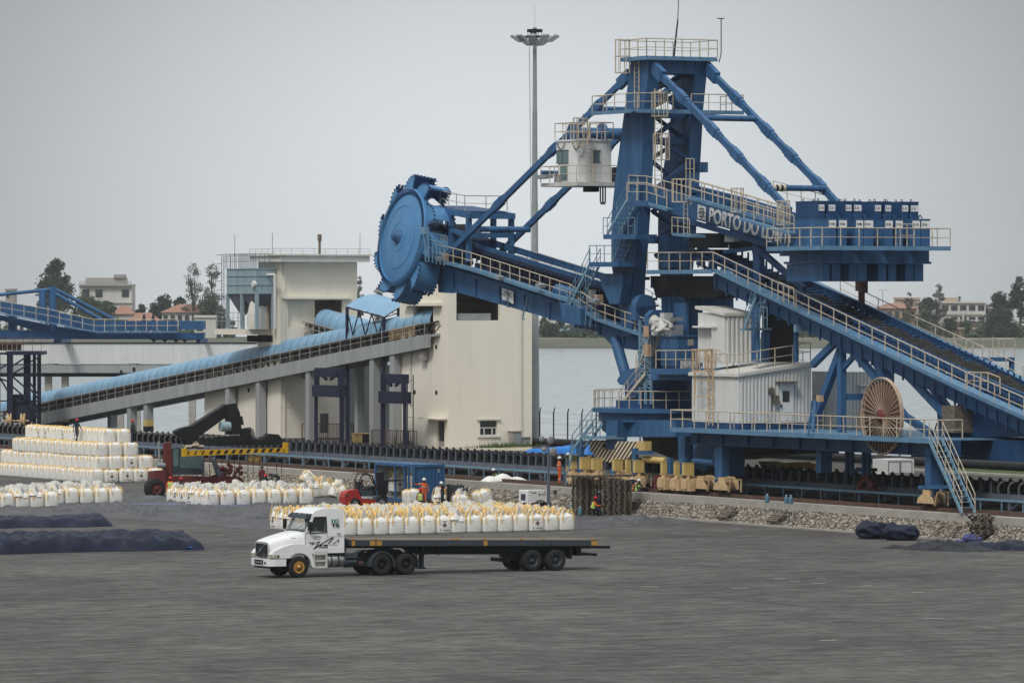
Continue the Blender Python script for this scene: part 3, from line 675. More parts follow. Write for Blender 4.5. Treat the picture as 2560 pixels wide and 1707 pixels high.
# ---- arched canopy
ca = thing('arched_canopy', 'light blue arched sheet canopy on a black truss between the two towers', 'canopy', (-412, 202, 1.4))
c0, c1 = R(864, 765, 199.1)[0], R(961, 765, 199.1)[0]; c1 = min(c1, -404.2)
ze = lambda a: 13.35-.115*(a-c0); zc = lambda a, q: ze(a)+1.05*math.sin(math.pi*q)
b = MB(); b.surf(lambda p, q: (c0+(c1-c0)*p, 199.1+5.2*q, zc(c0+(c1-c0)*p, q)+(.05 if round(p*30) % 2 else 0)), 30, 14, False); b.build('roof_sheet', 'blue_tube', ca)
b = MB()
for a in (c0+.1, (c0+c1)/2, c1-.1):
    pt = [(a, 199.15+5.1*i/8, zc(a, i/8)-.08) for i in range(9)]; lo = [(a, 199.15+5.1*i/8, ze(a)-.1+.5*math.sin(math.pi*i/8)) for i in range(9)]
    b.path(pt, .06, 4); b.path(lo, .05, 4)
    for i in range(8): b.tube(pt[i], lo[i+1], .035, 4)
for i in range(3):
    x0, x1 = c0+.1+(c1-c0-.2)*i/3, c0+.1+(c1-c0-.2)*(i+1)/3; m = (x0+x1)/2
    b.tube((x0, 199.15, ze(x0)-.1), (m, 199.15, 10.8), .06, 4); b.tube((x1, 199.15, ze(x1)-.1), (m, 199.15, 10.8), .06, 4); b.bar((x0, 199.15, ze(x0)-.08), (x1, 199.15, ze(x1)-.08), .1)
b.build('truss', 'navy', ca)
for a in (c0+.2, c1-.2):
    for t in (199.15, 204.2): b = MB(); b.bar((a, t, 1.4), (a, t, ze(a)-.1), .22); b.build('post', 'navy', ca)

# ---- viaduct on the left, clad in pale corrugated sheet
def PW(u, v, Y): return ((u-1280)/F*Y, Y, H-(v-YH)/F*Y)
YV = 566
vd = thing('clad_viaduct', 'long elevated conveyor viaduct clad in pale grey corrugated sheet on concrete columns', 'viaduct', (-50, YV, -2), 'world')
x0, x1 = PW(-90, 0, YV)[0], PW(642, 0, YV)[0]; zA, zB, zC, zD = (PW(0, v, YV)[2] for v in (859, 909, 912, 932))
b = MB(); b.corr((x0, YV), (x1, YV), zB, zA, .3, .03); b.box(x0, x1, YV+.1, YV+6, zB, zA-.03); b.build('cladding', 'white_clad', vd)
b = MB(); b.box(x0, x1, YV-.1, YV+6.1, zA, zA+.12); b.build('roof', 'black', vd)
b = MB(); b.box(x0, x1, YV+.05, YV+6, zD, zC); i = 0
while x0+i*8.9 < x1-1: b.box(x0+i*8.9, x0+i*8.9+.9, YV+.04, YV+5.9, zC-.01, zB+.01); i += 1
b.build('girder', 'concrete', vd)
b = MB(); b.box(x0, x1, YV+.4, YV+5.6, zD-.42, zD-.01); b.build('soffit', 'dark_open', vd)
for u in (-40, 120, 162, 300, 342, 480, 520):
    x = PW(u, 0, YV+1)[0]; b = MB(); b.box(x-.37, x+.37, YV+1, YV+2, -3, zD-.4); b.build('column', 'concrete_warm', vd)
# ---- blue stacker boom and tail car on the left
YS = 552
st = thing('blue_stacker', 'blue stacker tail conveyor with cream handrails standing above the pale viaduct', 'stacker', (-45, YS, 8), 'world')
q = lambda u, v, d=0: PW(u, v, YS+d)
def uvpoly(b, pts, d0, d1):
    P = [q(u, v)[::2] for u, v in pts]; b.prism(P, YS+d0, YS+d1, 'xz')
b = MB(); uvpoly(b, [(-90, 826), (235, 826), (240, 832), (510, 832), (508, 848), (-90, 848)], 0, 3); b.build('girder', 'blue_dark', st)
b = MB(); uvpoly(b, [(-90, 780), (0, 788), (120, 812), (235, 831), (140, 834), (90, 828), (0, 800), (-90, 790)], .1, 2.9); b.build('boom_girder', 'blue_dark', st)
b = MB(); uvpoly(b, [(-90, 735), (0, 750), (120, 774), (235, 802), (445, 802), (445, 826), (235, 826), (120, 804), (0, 780), (-90, 765)], -.1, .05)
uvpoly(b, [(447, 802), (511, 802), (511, 823), (447, 823)], -.1, 2.6)
for i in range(60):
    u = -80+i*9.8; v0 = 750+(u/120)*24 if u < 120 else 774+(u-120)/115*28 if u < 235 else 802; h = 30 if u < 235 else 23
    p0 = q(u, v0+1); b.box(p0[0], p0[0]+.09, YS-.16, YS-.1, q(u, v0+h)[2], p0[2])
b.build('belt_guard', 'blue_box', st)
b = MB(); pts = [q(-90, 772, -.7), q(0, 783, -.7), q(120, 806, -.7), q(235, 829, -.7), q(445, 829, -.7)]
for p_, r_ in zip(pts, pts[1:]): b.bar(p_, r_, .9, .12)
b.build('walkway', 'blue_walk', st)
b = MB(); pts = [q(-90, 772, -1.1), q(0, 783, -1.1), q(120, 803, -1.1), q(235, 829, -1.1), q(445, 829, -1.1)]; rail(b, pts, 1.3, 1.15*1.0, .04); b.build('handrail', 'rail_cream', st)
for (p_, r_, w) in (((132, 716), (132, 832), .42), ((107, 727), (107, 775), .4)):
    b = MB(); b.tube(q(*p_, .4), q(*r_, .4), w, 10); b.build('mast', 'blue', st)
for d, (p_, r_) in ((.3, ((-90, 746), (132, 723))), (.3, ((134, 732), (255, 800))), (2.6, ((134, 721), (288, 800)))):
    b = MB(); b.tube(q(*p_, d), q(*r_, d), .19, 8); b.build('stay', 'blue', st)
b = MB()
for u in (385, 412, 440, 462): b.tube(q(u, 850, .3), q(u, 850, 2), .22, 10)
b.box(*[q(375, 0)[0], q(500, 0)[0]], YS+.3, YS+2, q(0, 850)[2], q(0, 848)[2]); b.build('roller', 'black', st)
b = MB(); b.prism([q(135, 848)[::2], q(148, 848)[::2], q(151, 858)[::2], q(132, 858)[::2]], YS+.3, YS+14, 'xz'); b.prism([q(490, 848)[::2], q(500, 848)[::2], q(500, 858)[::2], q(490, 858)[::2]], YS+.3, YS+14, 'xz'); b.prism([q(20, 700+90)[::2], q(38, 790)[::2], q(38, 829)[::2], q(20, 829)[::2]], YS+.3, YS+2.5, 'xz'); b.build('bracket', 'blue_dark', st)
b = MB()
for u in (360, 383): b.tube(q(u, 802, .5), q(u, 786, .5), .22, 7, .1)
b.box(q(418, 0)[0], q(440, 0)[0], YS, YS+1, q(0, 801)[2], q(0, 797)[2]); b.path([q(186, 800, -.8), q(186, 772, -.8), q(190, 768, -.8)], .08, 5); b.build('floodlight', 'navy', st)
# ---- navy lattice tower at the left edge
lt = thing('lattice_tower', 'navy blue steel lattice tower at the left edge of the yard', 'lattice tower', (-50, 507, 1.4), 'world')
YL = 507; ql = lambda u, v, d=0: PW(u, v, YL+d)
b = MB(); vb = 1069
for u, w, d in ((-6, .5, 0), (27, .42, -1.2), (70, .5, 0), (98, .36, 0), (20, .2, 4), (63, .3, 4), (86, .3, 4)):
    p0 = ql(u, 886, d); b.bar((p0[0], p0[1], 1.4), p0, w)
b.build('column', 'navy', lt)
b = MB()
for (a_, b_) in (((-20, 1), (27, -30)),): pass
for d in (-1.2, 4):
    for (u0, v0, u1, v1) in ((30, 915, 70, 890), (30, 935, 70, 912), (30, 940, 70, 975), (30, 965, 70, 1000), (-6, 925, 27, 905), (-6, 935, 27, 990), (74, 905, 98, 893), (74, 970, 98, 1000), (74, 955, 98, 990), (-6, 945, 27, 955), (74, 1000, 98, 1040), (74, 1010, 98, 1052)): b.bar(ql(u0, v0, d), ql(u1, v1, d), .16)
for v in (911, 936, 1002): b.bar(ql(-20, v, -1), ql(100, v, -1), .12)
b.build('bracing', 'navy', lt)
b = MB(); b.box(ql(18, 0)[0], ql(106, 0)[0], YL-1.5, YL+5, ql(0, 887)[2], ql(0, 878)[2]); b.box(ql(-40, 0)[0], ql(18, 0)[0], YL-1.5, YL+5, ql(0, 886)[2], ql(0, 882)[2]); pl = b.build('platform', 'navy', lt)
b = MB(); rail(b, [ql(-30, 878, -1.4), ql(103, 878, -1.4), ql(103, 878, 4.8)], 1.3, .8, .03); b.build('railing', 'rust', pl)
b = MB()
for i in range(5): b.tube(ql(0+i*12, 876, 0), ql(0+i*12, 862, 0), .22, 8)
b.box(ql(-10, 0)[0], ql(56, 0)[0], YL-.5, YL+2, ql(0, 862)[2], ql(0, 856)[2]); b.build('drive_unit', 'rust', lt)
b = MB(); b.box(ql(30, 0)[0], ql(76, 0)[0], YL-.8, YL+3, ql(0, 1056)[2], ql(0, 1001)[2]); b.box(ql(33, 0)[0], ql(62, 0)[0], YL-.8, YL+2, ql(0, 1000)[2], ql(0, 986)[2]); b.build('weight_box', 'navy', lt)
for u in (23, 57): b = MB(); p0 = ql(u, 1052, -2); b.lathe([(.05, -.25), (.75, -.2), (.75, -.1), (.3, 0), (.75, .1), (.75, .2), (.05, .25)], p0, 'x', 14); b.tube((p0[0]-.6, p0[1], p0[2]), (p0[0]+.6, p0[1], p0[2]), .1, 6); b.tube((p0[0], p0[1], 1.4), (p0[0], p0[1]+.1, p0[2]), .1, 5); b.build('reel', 'tan', lt)
# ---- belt take-up frames between the columns
def takeup(a0, a1, t, zc, lb):
    o = thing('take_up_frame', lb, 'take-up frame', (a0, t, 1.4)); m = (a0+a1)/2
    for x in (a0, a1): b = MB(); b.bar((x, t, 1.4), (x, t, zc+2.5), .24); b.build('post', 'navy', o)
    b = MB(); b.box(a0-.2, a1+.2, t-.3, t+.5, zc, zc+1.0); b.box(a0+.2, a1-.2, t-.1, t+.5, zc+1.7, zc+2.5)
    for x in (a0+.4, a1-.4): b.bar((x, t, zc+1.0), (x, t, zc+2.4), .2)
    b.bar((a0+.2, t, zc+2.2), (m-.4, t, zc+1.5), .2); b.bar((a1-.2, t, zc+2.2), (m+.4, t, zc+1.5), .2)
    b.build('weight_box', 'navy', o)
    b = MB(); ladder(b, (a1+.5, t, 1.4), (a1+.5, t, zc+2.5), (.9, 0, 0), 1.1, .9, .05); b.build('ladder', 'navy', o)
p = R(790, 1000, 194.5)[0]; p2 = R(853, 1000, 194.5)[0]; takeup(p, p2, 194.5, R(800, 991, 194.5)[2], 'navy belt tensioning frame with ladder in front of the left tower')
p = R(956, 1000, 196.2)[0]; p2 = R(1012, 1000, 196.2)[0]; takeup(p, p2, 196.2, R(980, 1008, 196.2)[2], 'navy belt tensioning frame between the gallery columns beside the middle tower')
# ---- light mast
q0 = PW(1337, 1110, 452); mz = lambda v: H-(v-YH)/F*452
ms = thing('light_mast', 'tall grey floodlight mast beside the middle cream tower', 'light mast', (q0[0], 452, 1.4), 'world'); xm = q0[0]
b = MB(); hs = [1.4, 8, 15, 22, 30, mz(78)]; rs = [.42, .37, .31, .26, .2, .15]
for i in range(5): b.tube((xm, 452, hs[i]), (xm, 452, hs[i+1]+.3), rs[i], 14, rs[i+1]+.01)
b.tube((xm, 452, 1.4), (xm, 452, 1.7), .62, 14); b.tube((xm, 452, mz(78)), (xm, 452, mz(16)), .02, 4); b.build('pole', 'galv', ms)
b = MB(); b.tube((xm-.45, 452, mz(118)), (xm-.15, 452, 9), .015, 3); b.tube((xm-.5, 452, mz(118)), (xm-.25, 452, 9), .015, 3); b.build('cable', 'black', ms)
b = MB(); zr = mz(92)
for i in range(24):
    t0, t1 = 2*math.pi*i/24, 2*math.pi*(i+1)/24
    b.tube((xm+1.15*math.cos(t0), 452+1.15*math.sin(t0), zr), (xm+1.15*math.cos(t1), 452+1.15*math.sin(t1), zr), .05, 4)
for i in range(6): t0 = math.pi*i/3; b.tube((xm, 452, zr), (xm+1.15*math.cos(t0), 452+1.15*math.sin(t0), zr), .05, 4); b.tube((xm+.6*math.cos(t0), 452+.6*math.sin(t0), zr), (xm+.6*math.cos(t0), 452+.6*math.sin(t0), mz(76)), .03, 4)
b.tube((xm, 452, mz(81)), (xm, 452, mz(74)), .7, 12); b.tube((xm-.3, 452, zr+.1), (xm-.3, 452, zr+.6), .1, 6); b.build('head_ring', 'black', ms)
for k, (R_, zz, n) in enumerate(((2.1, mz(97), 10), (1.3, mz(106), 6))):
    for i in range(n):
        t0 = 2*math.pi*(i+.3)/n; c, s_ = math.cos(t0), math.sin(t0); ctr = Vector((xm+(R_-.35)*c, 452+(R_-.35)*s_, zz))
        d = Vector((c*.75, s_*.75, -.66 + 1.1)).normalized(); 
        b = MB(); out = Vector((c, s_, 0)); tg = Vector((-s_, c, 0)); u_ = (out*.8+Vector((0, 0, .55))).normalized()
        b.bar(ctr-u_*.42, ctr+u_*.42, .62, .16, up=tg.cross(u_)); b.bar(ctr, (xm+1.0*c, 452+1.0*s_, zr), .06)
        fl = b.build('floodlight', 'galv', ms)
        nn = u_.cross(tg).normalized(); nn = nn if nn.z < 0 else -nn
        b = MB(); b.bar(ctr-u_*.36+nn*.09, ctr+u_*.36+nn*.09, .54, .03, up=nn); b.build('lens', 'lens', fl)
# ---- small things between conveyor and towers
def fence(a0, t0, a1, t1, h, lb, n):
    o = thing('bar_fence', lb, 'fence', (a0, t0, 1.4)); p0, p1 = Vector((a0, t0, 1.4)), Vector((a1, t1, 1.4)); up = Vector((0, 0, h))
    b = MB(); b.bar(p0+up, p1+up, .07); b.bar(p0+up*.1, p1+up*.1, .06)
    for i in range(n+1): x = p0+(p1-p0)*(i/n); b.bar(x, x+up, .04 if i % 6 else .09)
    b.build('bars', 'rust', o)
a0 = G(755, 1098, 1.4); a1 = G(884, 1099, 1.4); fence(a0[0], a0[1], a1[0], a1[1], 1.4, 'rusty bar fence in front of the left cream tower', 24)
a0 = G(930, 1110, 1.4); a1 = G(1042, 1114, 1.4); fence(a0[0], a0[1], a1[0], a1[1], 1.25, 'rusty bar fence at the foot of the middle cream tower', 22)
a0 = G(888, 1107, 1.4); c = thing('yellow_kiosk', 'pale yellow low kiosk with a dark side between gallery columns', 'kiosk', (a0[0], a0[1], 1.4))
b = MB(); b.box(a0[0]-.6, a0[0], a0[1], a0[1]+.7, 1.4, 2.2); b.box(a0[0]-.7, a0[0]+.05, a0[1]-.05, a0[1]+1.5, 2.2, 2.26); b.build('cabinet_body', 'ochre', c); b = MB(); b.box(a0[0]-.6, a0[0]-.01, a0[1]+.7, a0[1]+1.4, 1.4, 2.15); b.build('side_panel', 'black', c)
a0 = G(885, 1100, 1.4); c = thing('shelter', 'low open shelter with a flat red roof behind the gallery columns', 'shelter', (a0[0]-5, a0[1]+6, 1.4)); A, T = a0[0]-6, a0[1]+6
b = MB(); b.box(A-1.5, A+1.5, T-.5, T+3.2, 3.75, 3.9); b.build('roof', 'roof_tile', c)
b = MB(); b.box(A-1.3, A+1.3, T-.3, T+3, 2.9, 3.3)
for x in (A-1.2, A+1.2):
    for y in (T-.2, T+2.9): b.bar((x, y, 1.4), (x, y, 3.75), .1)
b.build('frame', 'frame_gray', c)
# weeds at the foot of the middle tower
b = MB(); R2 = random.Random(3)
for (u, v, n, h) in ((1055, 1112, 120, .9), (1235, 1119, 200, .35), (1262, 1117, 160, .5), (1345, 1116, 60, .4)):
    g = G(u, v, 1.4)
    for _ in range(n):
        x, y = g[0]+R2.gauss(0, .6), g[1]+R2.gauss(0, 1.1); z = 1.38; hh = h*R2.uniform(.3, 1.1); dx_, dy_ = R2.gauss(0, .2)*h, R2.gauss(0, .2)*h
        b.add([(x-.04, y-.02, z), (x+.04, y+.03, z), (x+dx_, y+dy_, z+hh)], [(0, 1, 2)])
solo(b, 'weeds', 'grass', 'sparse weeds growing at the foot of the cream tower', 'weeds', (-390, 198, 1.4), kind='stuff')
b = MB(); g = [G(1060, 1124, 1.4), G(1330, 1127, 1.4), G(1330, 1117, 1.4), G(1060, 1116, 1.4)]; b.add([(x, y, 1.412) for x, y in g], [(0, 1, 2, 3)]); struct(b, 'sand_ground', 'sand')
import mathutils.noise as mn
def cloth(lb, name, cat, m, g0, g1, depth, hfn, nu=50, nv=18, z=0, org=None, seed=0, cr=1):
    """crumpled sheet lying between ground points g0 and g1 (rail frame), reaching depth metres back"""
    p0, p1 = Vector((*g0, z)), Vector((*g1, z)); d = p1-p0; L = d.length; d.normalize(); n = Vector((-d.y, d.x, 0))
    R3 = random.Random(seed); ph = [R3.uniform(0, 6) for _ in range(12)]
    def fn(i, j):
        e = 1
        w = (.35*math.sin(i*L*1.1+ph[0]+3*j)+.3*math.sin(j*depth*1.7+ph[1]+i*L*.6)+.2*math.sin(i*L*2.7+ph[2]-j*4)+.15*math.sin(i*L*4.3+j*depth*3.1+ph[3]))
        edge = min(1, i*L/.5, (1-i)*L/.5, j*depth/.35, (1-j)*depth/.35); v_ = Vector((i*L*.55+seed*7, j*depth*.55, seed))
        ri = (1-abs(mn.noise(v_*1.1))*3.0)*.16+(1-abs(mn.noise(v_*2.6))*3)*.09+(1-abs(mn.noise(v_*6.5))*3)*.035
        h = hfn(i, j)*(.80+.12*w+ri*cr)*max(0, edge)**.6+.02*(1-edge)*math.sin(i*60)
        off = .25*math.sin(i*9+ph[4])+.12*math.sin(i*23+ph[5])
        q = p0+d*(i*L+.15*math.sin(j*7+ph[6]))+n*(j*depth+off)
        return (q.x, q.y, z+.01+max(0, h))
    b = MB(); b.surf(fn, nu, nv); return solo(b, name, m, lb, cat, (*g0, z))
g0 = G(1305, 1131, 1.4); g1 = G(1462, 1137, 1.4); cloth('bright blue tarpaulin bundled behind the conveyor beside the yellow bogies', 'blue_tarpaulin', 'tarpaulin', 'tarp_blue', g0, (g1[0], g1[1]), 1.6, lambda i, j: .25+.6*i, 60, 12, 1.42, seed=4)

# ---------------------------------------------------------------- far shore houses and trees
YF = 1800.0
def fx(u, Y=YF): return (u-1280)/F*Y
def fz(v, Y=YF): return H-(v-YH)/F*Y
def house(lb, u0, u1, v0, m, storeys, Y=YF, depth=12, roof=None, rv=0, nwin=6, wfrac=.6, band=None, cat='house', wm='glass_dark'):
    x0, x1 = fx(u0, Y), fx(u1, Y); zt = fz(v0, Y); zb = 1.2
    o = thing('far_house', lb, cat, ((x0+x1)/2, Y, zb), 'world', group='houses on the far shore')
    b = MB(); b.box(x0, x1, Y, Y+depth, zb-1, zt); b.build('wall', m, o)
    sh = (zt-zb)/storeys
    b = MB()
    for s_ in range(storeys):
        for i in range(nwin):
            if rnd.random() < .12: continue
            w = (x1-x0)/nwin; xa = x0+w*(i+.5-wfrac/2)
            b.box(xa, xa+w*wfrac, Y-.12, Y-.02, zb+sh*(s_+.32), zb+sh*(s_+.78))
        b2 = None
    b.build('window', wm, o)
    b = MB()
    for s_ in range(1, storeys+1): b.box(x0-.3, x1+.3, Y-.5, Y-.14, zb+sh*s_-.25, zb+sh*s_)
    b.build('ledge', band or m, o)
    if roof:
        zr = fz(rv, Y); b = MB(); e = .8; mx_ = (x0+x1)/2; w = (x1-x0)*.22
        b.add([(x0-e, Y-e, zt+.02), (x1+e, Y-e, zt+.02), (x1+e, Y+depth+e, zt+.02), (x0-e, Y+depth+e, zt+.02), (mx_-w, Y+depth/2, zr), (mx_+w, Y+depth/2, zr)], [(0, 1, 5, 4), (1, 2, 5), (2, 3, 4, 5), (3, 0, 4), (3, 2, 1, 0)])
        b.build('roof', roof, o)
    else:
        b = MB(); b.box(x0-.2, x1+.2, Y-.2, Y+depth+.2, zt+.01, zt+.5); b.build('roof', m, o)
    return o
vh = house('large pale villa with long windows and a roof terrace on the far shore at left', 198, 330, 714, 'house_white', 3, 1790, 16, nwin=4, wfrac=.55, band='house_grey')
b = MB(); b.box(fx(212, 1790), fx(312, 1790), 1793, 1803, fz(714, 1790), fz(694, 1790)); b.box(fx(283, 1790), fx(310, 1790), 1792, 1800, fz(694, 1790), fz(686, 1790)); b.box(fx(205, 1790), fx(328, 1790), 1788.6, 1789.6, fz(715, 1790), fz(711, 1790)); b.build('penthouse', 'house_grey', vh)
b = MB(); rail(b, [(fx(200, 1790), 1789, fz(713, 1790)), (fx(328, 1790), 1789, fz(713, 1790))], 1.3, 1.6, .12); b.build('terrace_rail', 'house_grey', vh)
house('narrow white annexe with a tiled roof beside the large villa', 284, 332, 785, 'house_white', 1, 1775, 9, 'roof_tile', 765, 2)
house('grey block peeping over the blue stacker at the far left', 14, 36, 725, 'house_grey', 4, 1820, 9, nwin=2)
house('low house with an orange pyramid roof left of the broad red roof', 318, 398, 806, 'house_white', 1, 1770, 10, 'roof_tile', 782, 4)
house('white house under a broad red tiled hip roof behind the stacker tail', 405, 548, 781, 'house_white', 2, 1795, 14, 'roof_tile', 760, 8)
house('white rendered shed beside the dust collector balcony', 486, 540, 792, 'house_white', 1, 1760, 8, nwin=2)
house('faint pale house behind the light mast', 1352, 1420, 780, 'house_white', 2, 1840, 10, nwin=4)
house('faint low arcade building under the reclaimer boom', 1425, 1540, 806, 'house_ochre', 1, 1800, 10, nwin=7, wfrac=.6, wm='house_grey')
house('white shoreline wall house seen left of the slewing column', 1345, 1475, 826, 'house_white', 1, 1782, 4, nwin=9, wfrac=.5, wm='house_grey')
house('pale shore building between the white cladding and the trestle', 2015, 2100, 806, 'house_white', 2, 1800, 10, nwin=5)
house('low house with an orange roof behind the tail conveyor', 2195, 2290, 771, 'house_ochre', 2, 1800, 12, 'roof_tile', 758, 5)
house('brown upper house behind the low orange roof', 2240, 2300, 747, 'house_ochre', 3, 1830, 10, nwin=4)
house('pale house with a brick coloured top storey beside the grey tree', 2290, 2400, 757, 'house_grey', 3, 1825, 10, nwin=5, wfrac=.4)
vr = house('white three storey house with dark windows at the right end of the far shore', 2352, 2464, 757, 'house_white', 3, 1785, 12, nwin=5, wfrac=.72, band='house_grey')
b = MB(); b.box(fx(2362, 1785), fx(2396, 1785), 1788, 1796, fz(757, 1785)+.5, fz(744, 1785)); b.build('penthouse', 'house_ochre', vr)
b = MB(); b.box(fx(2350, 1785), fx(2474, 1785), 1783, 1785-.5, fz(802, 1785), fz(800, 1785)); b.box(fx(2405, 1785), fx(2409, 1785), 1783, 1784.5, 1, fz(776, 1785)); b.build('balcony', 'house_white', vr)
house('grey side wing of the white three storey house', 2466, 2480, 770, 'house_grey', 3, 1788, 10, nwin=2)
house('long low brown garden wall building at the water edge on the right', 2330, 2470, 822, 'house_ochre', 1, 1772, 4, nwin=6, wm='house_grey')
# radio mast and boats
b = MB(); b.tube((fx(2207), YF, 1), (fx(2207), YF, fz(726)), .18, 4); b.box(fx(2195), fx(2220), YF-.1, YF+.1, fz(726), fz(725)); solo(b, 'antenna_mast', 'house_grey', 'thin antenna mast on the far shore right of the counterweights', 'antenna', (fx(2207), YF, 1), 'world')
def tree(lb, u, v0, w, m, v1=835, dens=900, sparse=0, Y=YF-5, sq=.8, clumps=14, cat='tree'):
    x = fx(u, Y); zt = fz(v0, Y); zb = 1.3; hw = w/2/F*Y; R3 = random.Random(int(u*7+v0))
    dens = int(dens*(2.2 if sparse else 1.5)); clumps = int(clumps*1.4)
    o = thing('shore_tree', lb, cat, (x, Y, zb), 'world', group='trees on the far shore')
    hh = zt-zb; b = MB(); pts = [(x, Y, zb-.5)]
    for k in range(1, 5): pts.append((x+R3.uniform(-.08, .08)*hw*k, Y, zb+hh*.16*k))
    for k in range(4): b.tube(pts[k], pts[k+1], max(.12, hh*.028*(1-.2*k)), 6, max(.1, hh*.028*(1-.2*(k+1))))
    cl = []
    for k in range(clumps):
        f = R3.random(); zc_ = zb+hh*(.32+.62*f); rr = hw*(1-.75*max(0, f-.35)) * (.4+.6*R3.random())
        an = R3.uniform(0, 6.28); cx, cy = x+rr*math.cos(an)*.8, Y+rr*math.sin(an)*.8; rs_ = hw*R3.uniform(.26, .5)*(1 if not sparse else .7)
        cl.append((cx, cy, min(zc_, zt-rs_*.5), rs_)); b.tube(pts[2+(k % 3)], (cx, cy, zc_), .1+hh*.004, 4, .05)
    cl.append((x, Y, zt-hw*.25, hw*.28)); b.build('trunk', 'bark', o)
    b = MB()
    for _ in range(dens):
        cx, cy, cz, rs_ = R3.choice(cl); d = Vector((R3.gauss(0, 1), R3.gauss(0, 1), R3.gauss(0, 1))); d.normalize(); d *= rs_*R3.random()**.45*1.15
        p_ = Vector((cx, cy, cz))+Vector((d.x, d.y, d.z*.85)); s_ = R3.uniform(.4, 1)*sq*(.42 if sparse else .8)
        a_ = Vector((R3.gauss(0, 1), R3.gauss(0, 1), R3.gauss(0, 1))).normalized(); c_ = a_.orthogonal().normalized()*s_*.6; a_ = a_*s_
        b.add([p_-a_, p_+c_, p_+a_, p_-c_], [(0, 1, 2, 3)])
    b.build('crown', m, o)
tree('big dark feathery casuarina tree left of the large villa', 140, 646, 88, 'leaf_dark', dens=3600, clumps=26, sq=.8)
tree('spreading lower tree at the foot of the big casuarina', 118, 705, 76, 'leaf_dark', dens=1600)
tree('mid green bushy tree in front of the large villa', 222, 742, 110, 'leaf', dens=1900, Y=1770)
tree('feathery palm like tree right of the bushy tree by the villa', 262, 752, 60, 'leaf', dens=900, Y=1765)
tree('small dark round tree left of the dense dark grove', 352, 761, 36, 'leaf_dark', dens=600)
tree('dense dark round tree, left one of the grove behind the red roof', 402, 741, 62, 'leaf_dark', dens=1700, Y=1830)
tree('dense dark round tree, right one of the grove behind the red roof', 450, 743, 56, 'leaf_dark', dens=1500, Y=1830)
tree('tall see through tree left of the dust collector', 482, 655, 66, 'leaf_pale', dens=900, sparse=1, clumps=22)
tree('tall thin see through tree next to the dust collector ladder', 532, 656, 62, 'leaf_pale', dens=800, sparse=1, clumps=22)
tree('bushy tree at the foot of the tall see through trees', 528, 742, 80, 'leaf', dens=1300, Y=1775)
tree('faint bare tree behind the left tower roof edge', 898, 690, 40, 'leaf_pale', dens=700, sparse=1, clumps=16)
tree('faint bare tree under the bucket wheel', 945, 716, 44, 'leaf_pale', dens=600, sparse=1, clumps=16)
for i, (u, v, w, l) in enumerate(((1362, 800, 40, 'nearest to the light mast'), (1400, 786, 36, 'second from the light mast'), (1436, 804, 30, 'over the low arcade'), (1486, 812, 34, 'beside the slewing strut'))): tree('faint shore tree seen under the boom, '+l, u, v, w, 'leaf', dens=500, Y=1795)
tree('sparse wispy tree rising in front of the white three storey house', 2345, 708, 50, 'leaf_pale', dens=900, sparse=1, clumps=20, Y=1775)
tree('drooping grey green tree left of the white three storey house', 2325, 745, 60, 'leaf', dens=1200, Y=1770)
tree('small wispy treetop above the brown upper house', 2272, 730, 36, 'leaf_pale', dens=400, sparse=1)
tree('wispy tree top above the right end of the white house roof', 2398, 740, 26, 'leaf_pale', dens=300, sparse=1)
tree('broad dark tree right of the white three storey house', 2490, 735, 80, 'leaf_dark', dens=2400, Y=1800)
tree('tall dark tree at the right edge of the photo', 2548, 690, 60, 'leaf_dark', dens=1800, Y=1790, clumps=20)
tree('low dark shrubby tree in front of the broad dark tree', 2500, 775, 90, 'leaf_dark', dens=1800, Y=1770)
tree('rounded shore tree behind the trestle of the tail conveyor', 2130, 812, 50, 'leaf', dens=700)
for i in range(26):
    u = (186, 300, 345, 430, 560)[i] if i < 5 else (1350+(i-5)*30 if i < 11 else 1995+(i-11)*38)
    tree('low shore tree by the far waterline, %s' % (nth(i)+' from the left behind the viaduct' if i < 5 else (nth(i-5)+' from the left under the boom' if i < 11 else nth(i-11)+' from the left behind the tail conveyor')), u, rnd.uniform(796, 826), rnd.uniform(34, 60), ('leaf_dark', 'leaf', 'leaf_pale')[i % 3], dens=420, Y=1768+rnd.uniform(-6, 6), clumps=8)
b = MB()
R4 = random.Random(9)
for _ in range(5200):
    x = R4.choice((R4.uniform(-190, -95), R4.uniform(5, 60), R4.uniform(90, 185))); z = 1.2+abs(R4.gauss(0, 1.6)); y = 1765+R4.uniform(0, 30); s_ = R4.uniform(.5, 1.2)
    a_ = Vector((R4.gauss(0, 1), R4.gauss(0, 1), R4.gauss(0, 1))).normalized(); c_ = a_.orthogonal()*s_*.6; a_ = a_*s_; p_ = Vector((x, y, z)); b.add([p_-a_, p_+c_, p_+a_, p_-c_], [(0, 1, 2, 3)])
solo(b, 'undergrowth', 'leaf', 'low undergrowth along the far shore', 'undergrowth', (0, 1780, 1), 'world', kind='stuff')

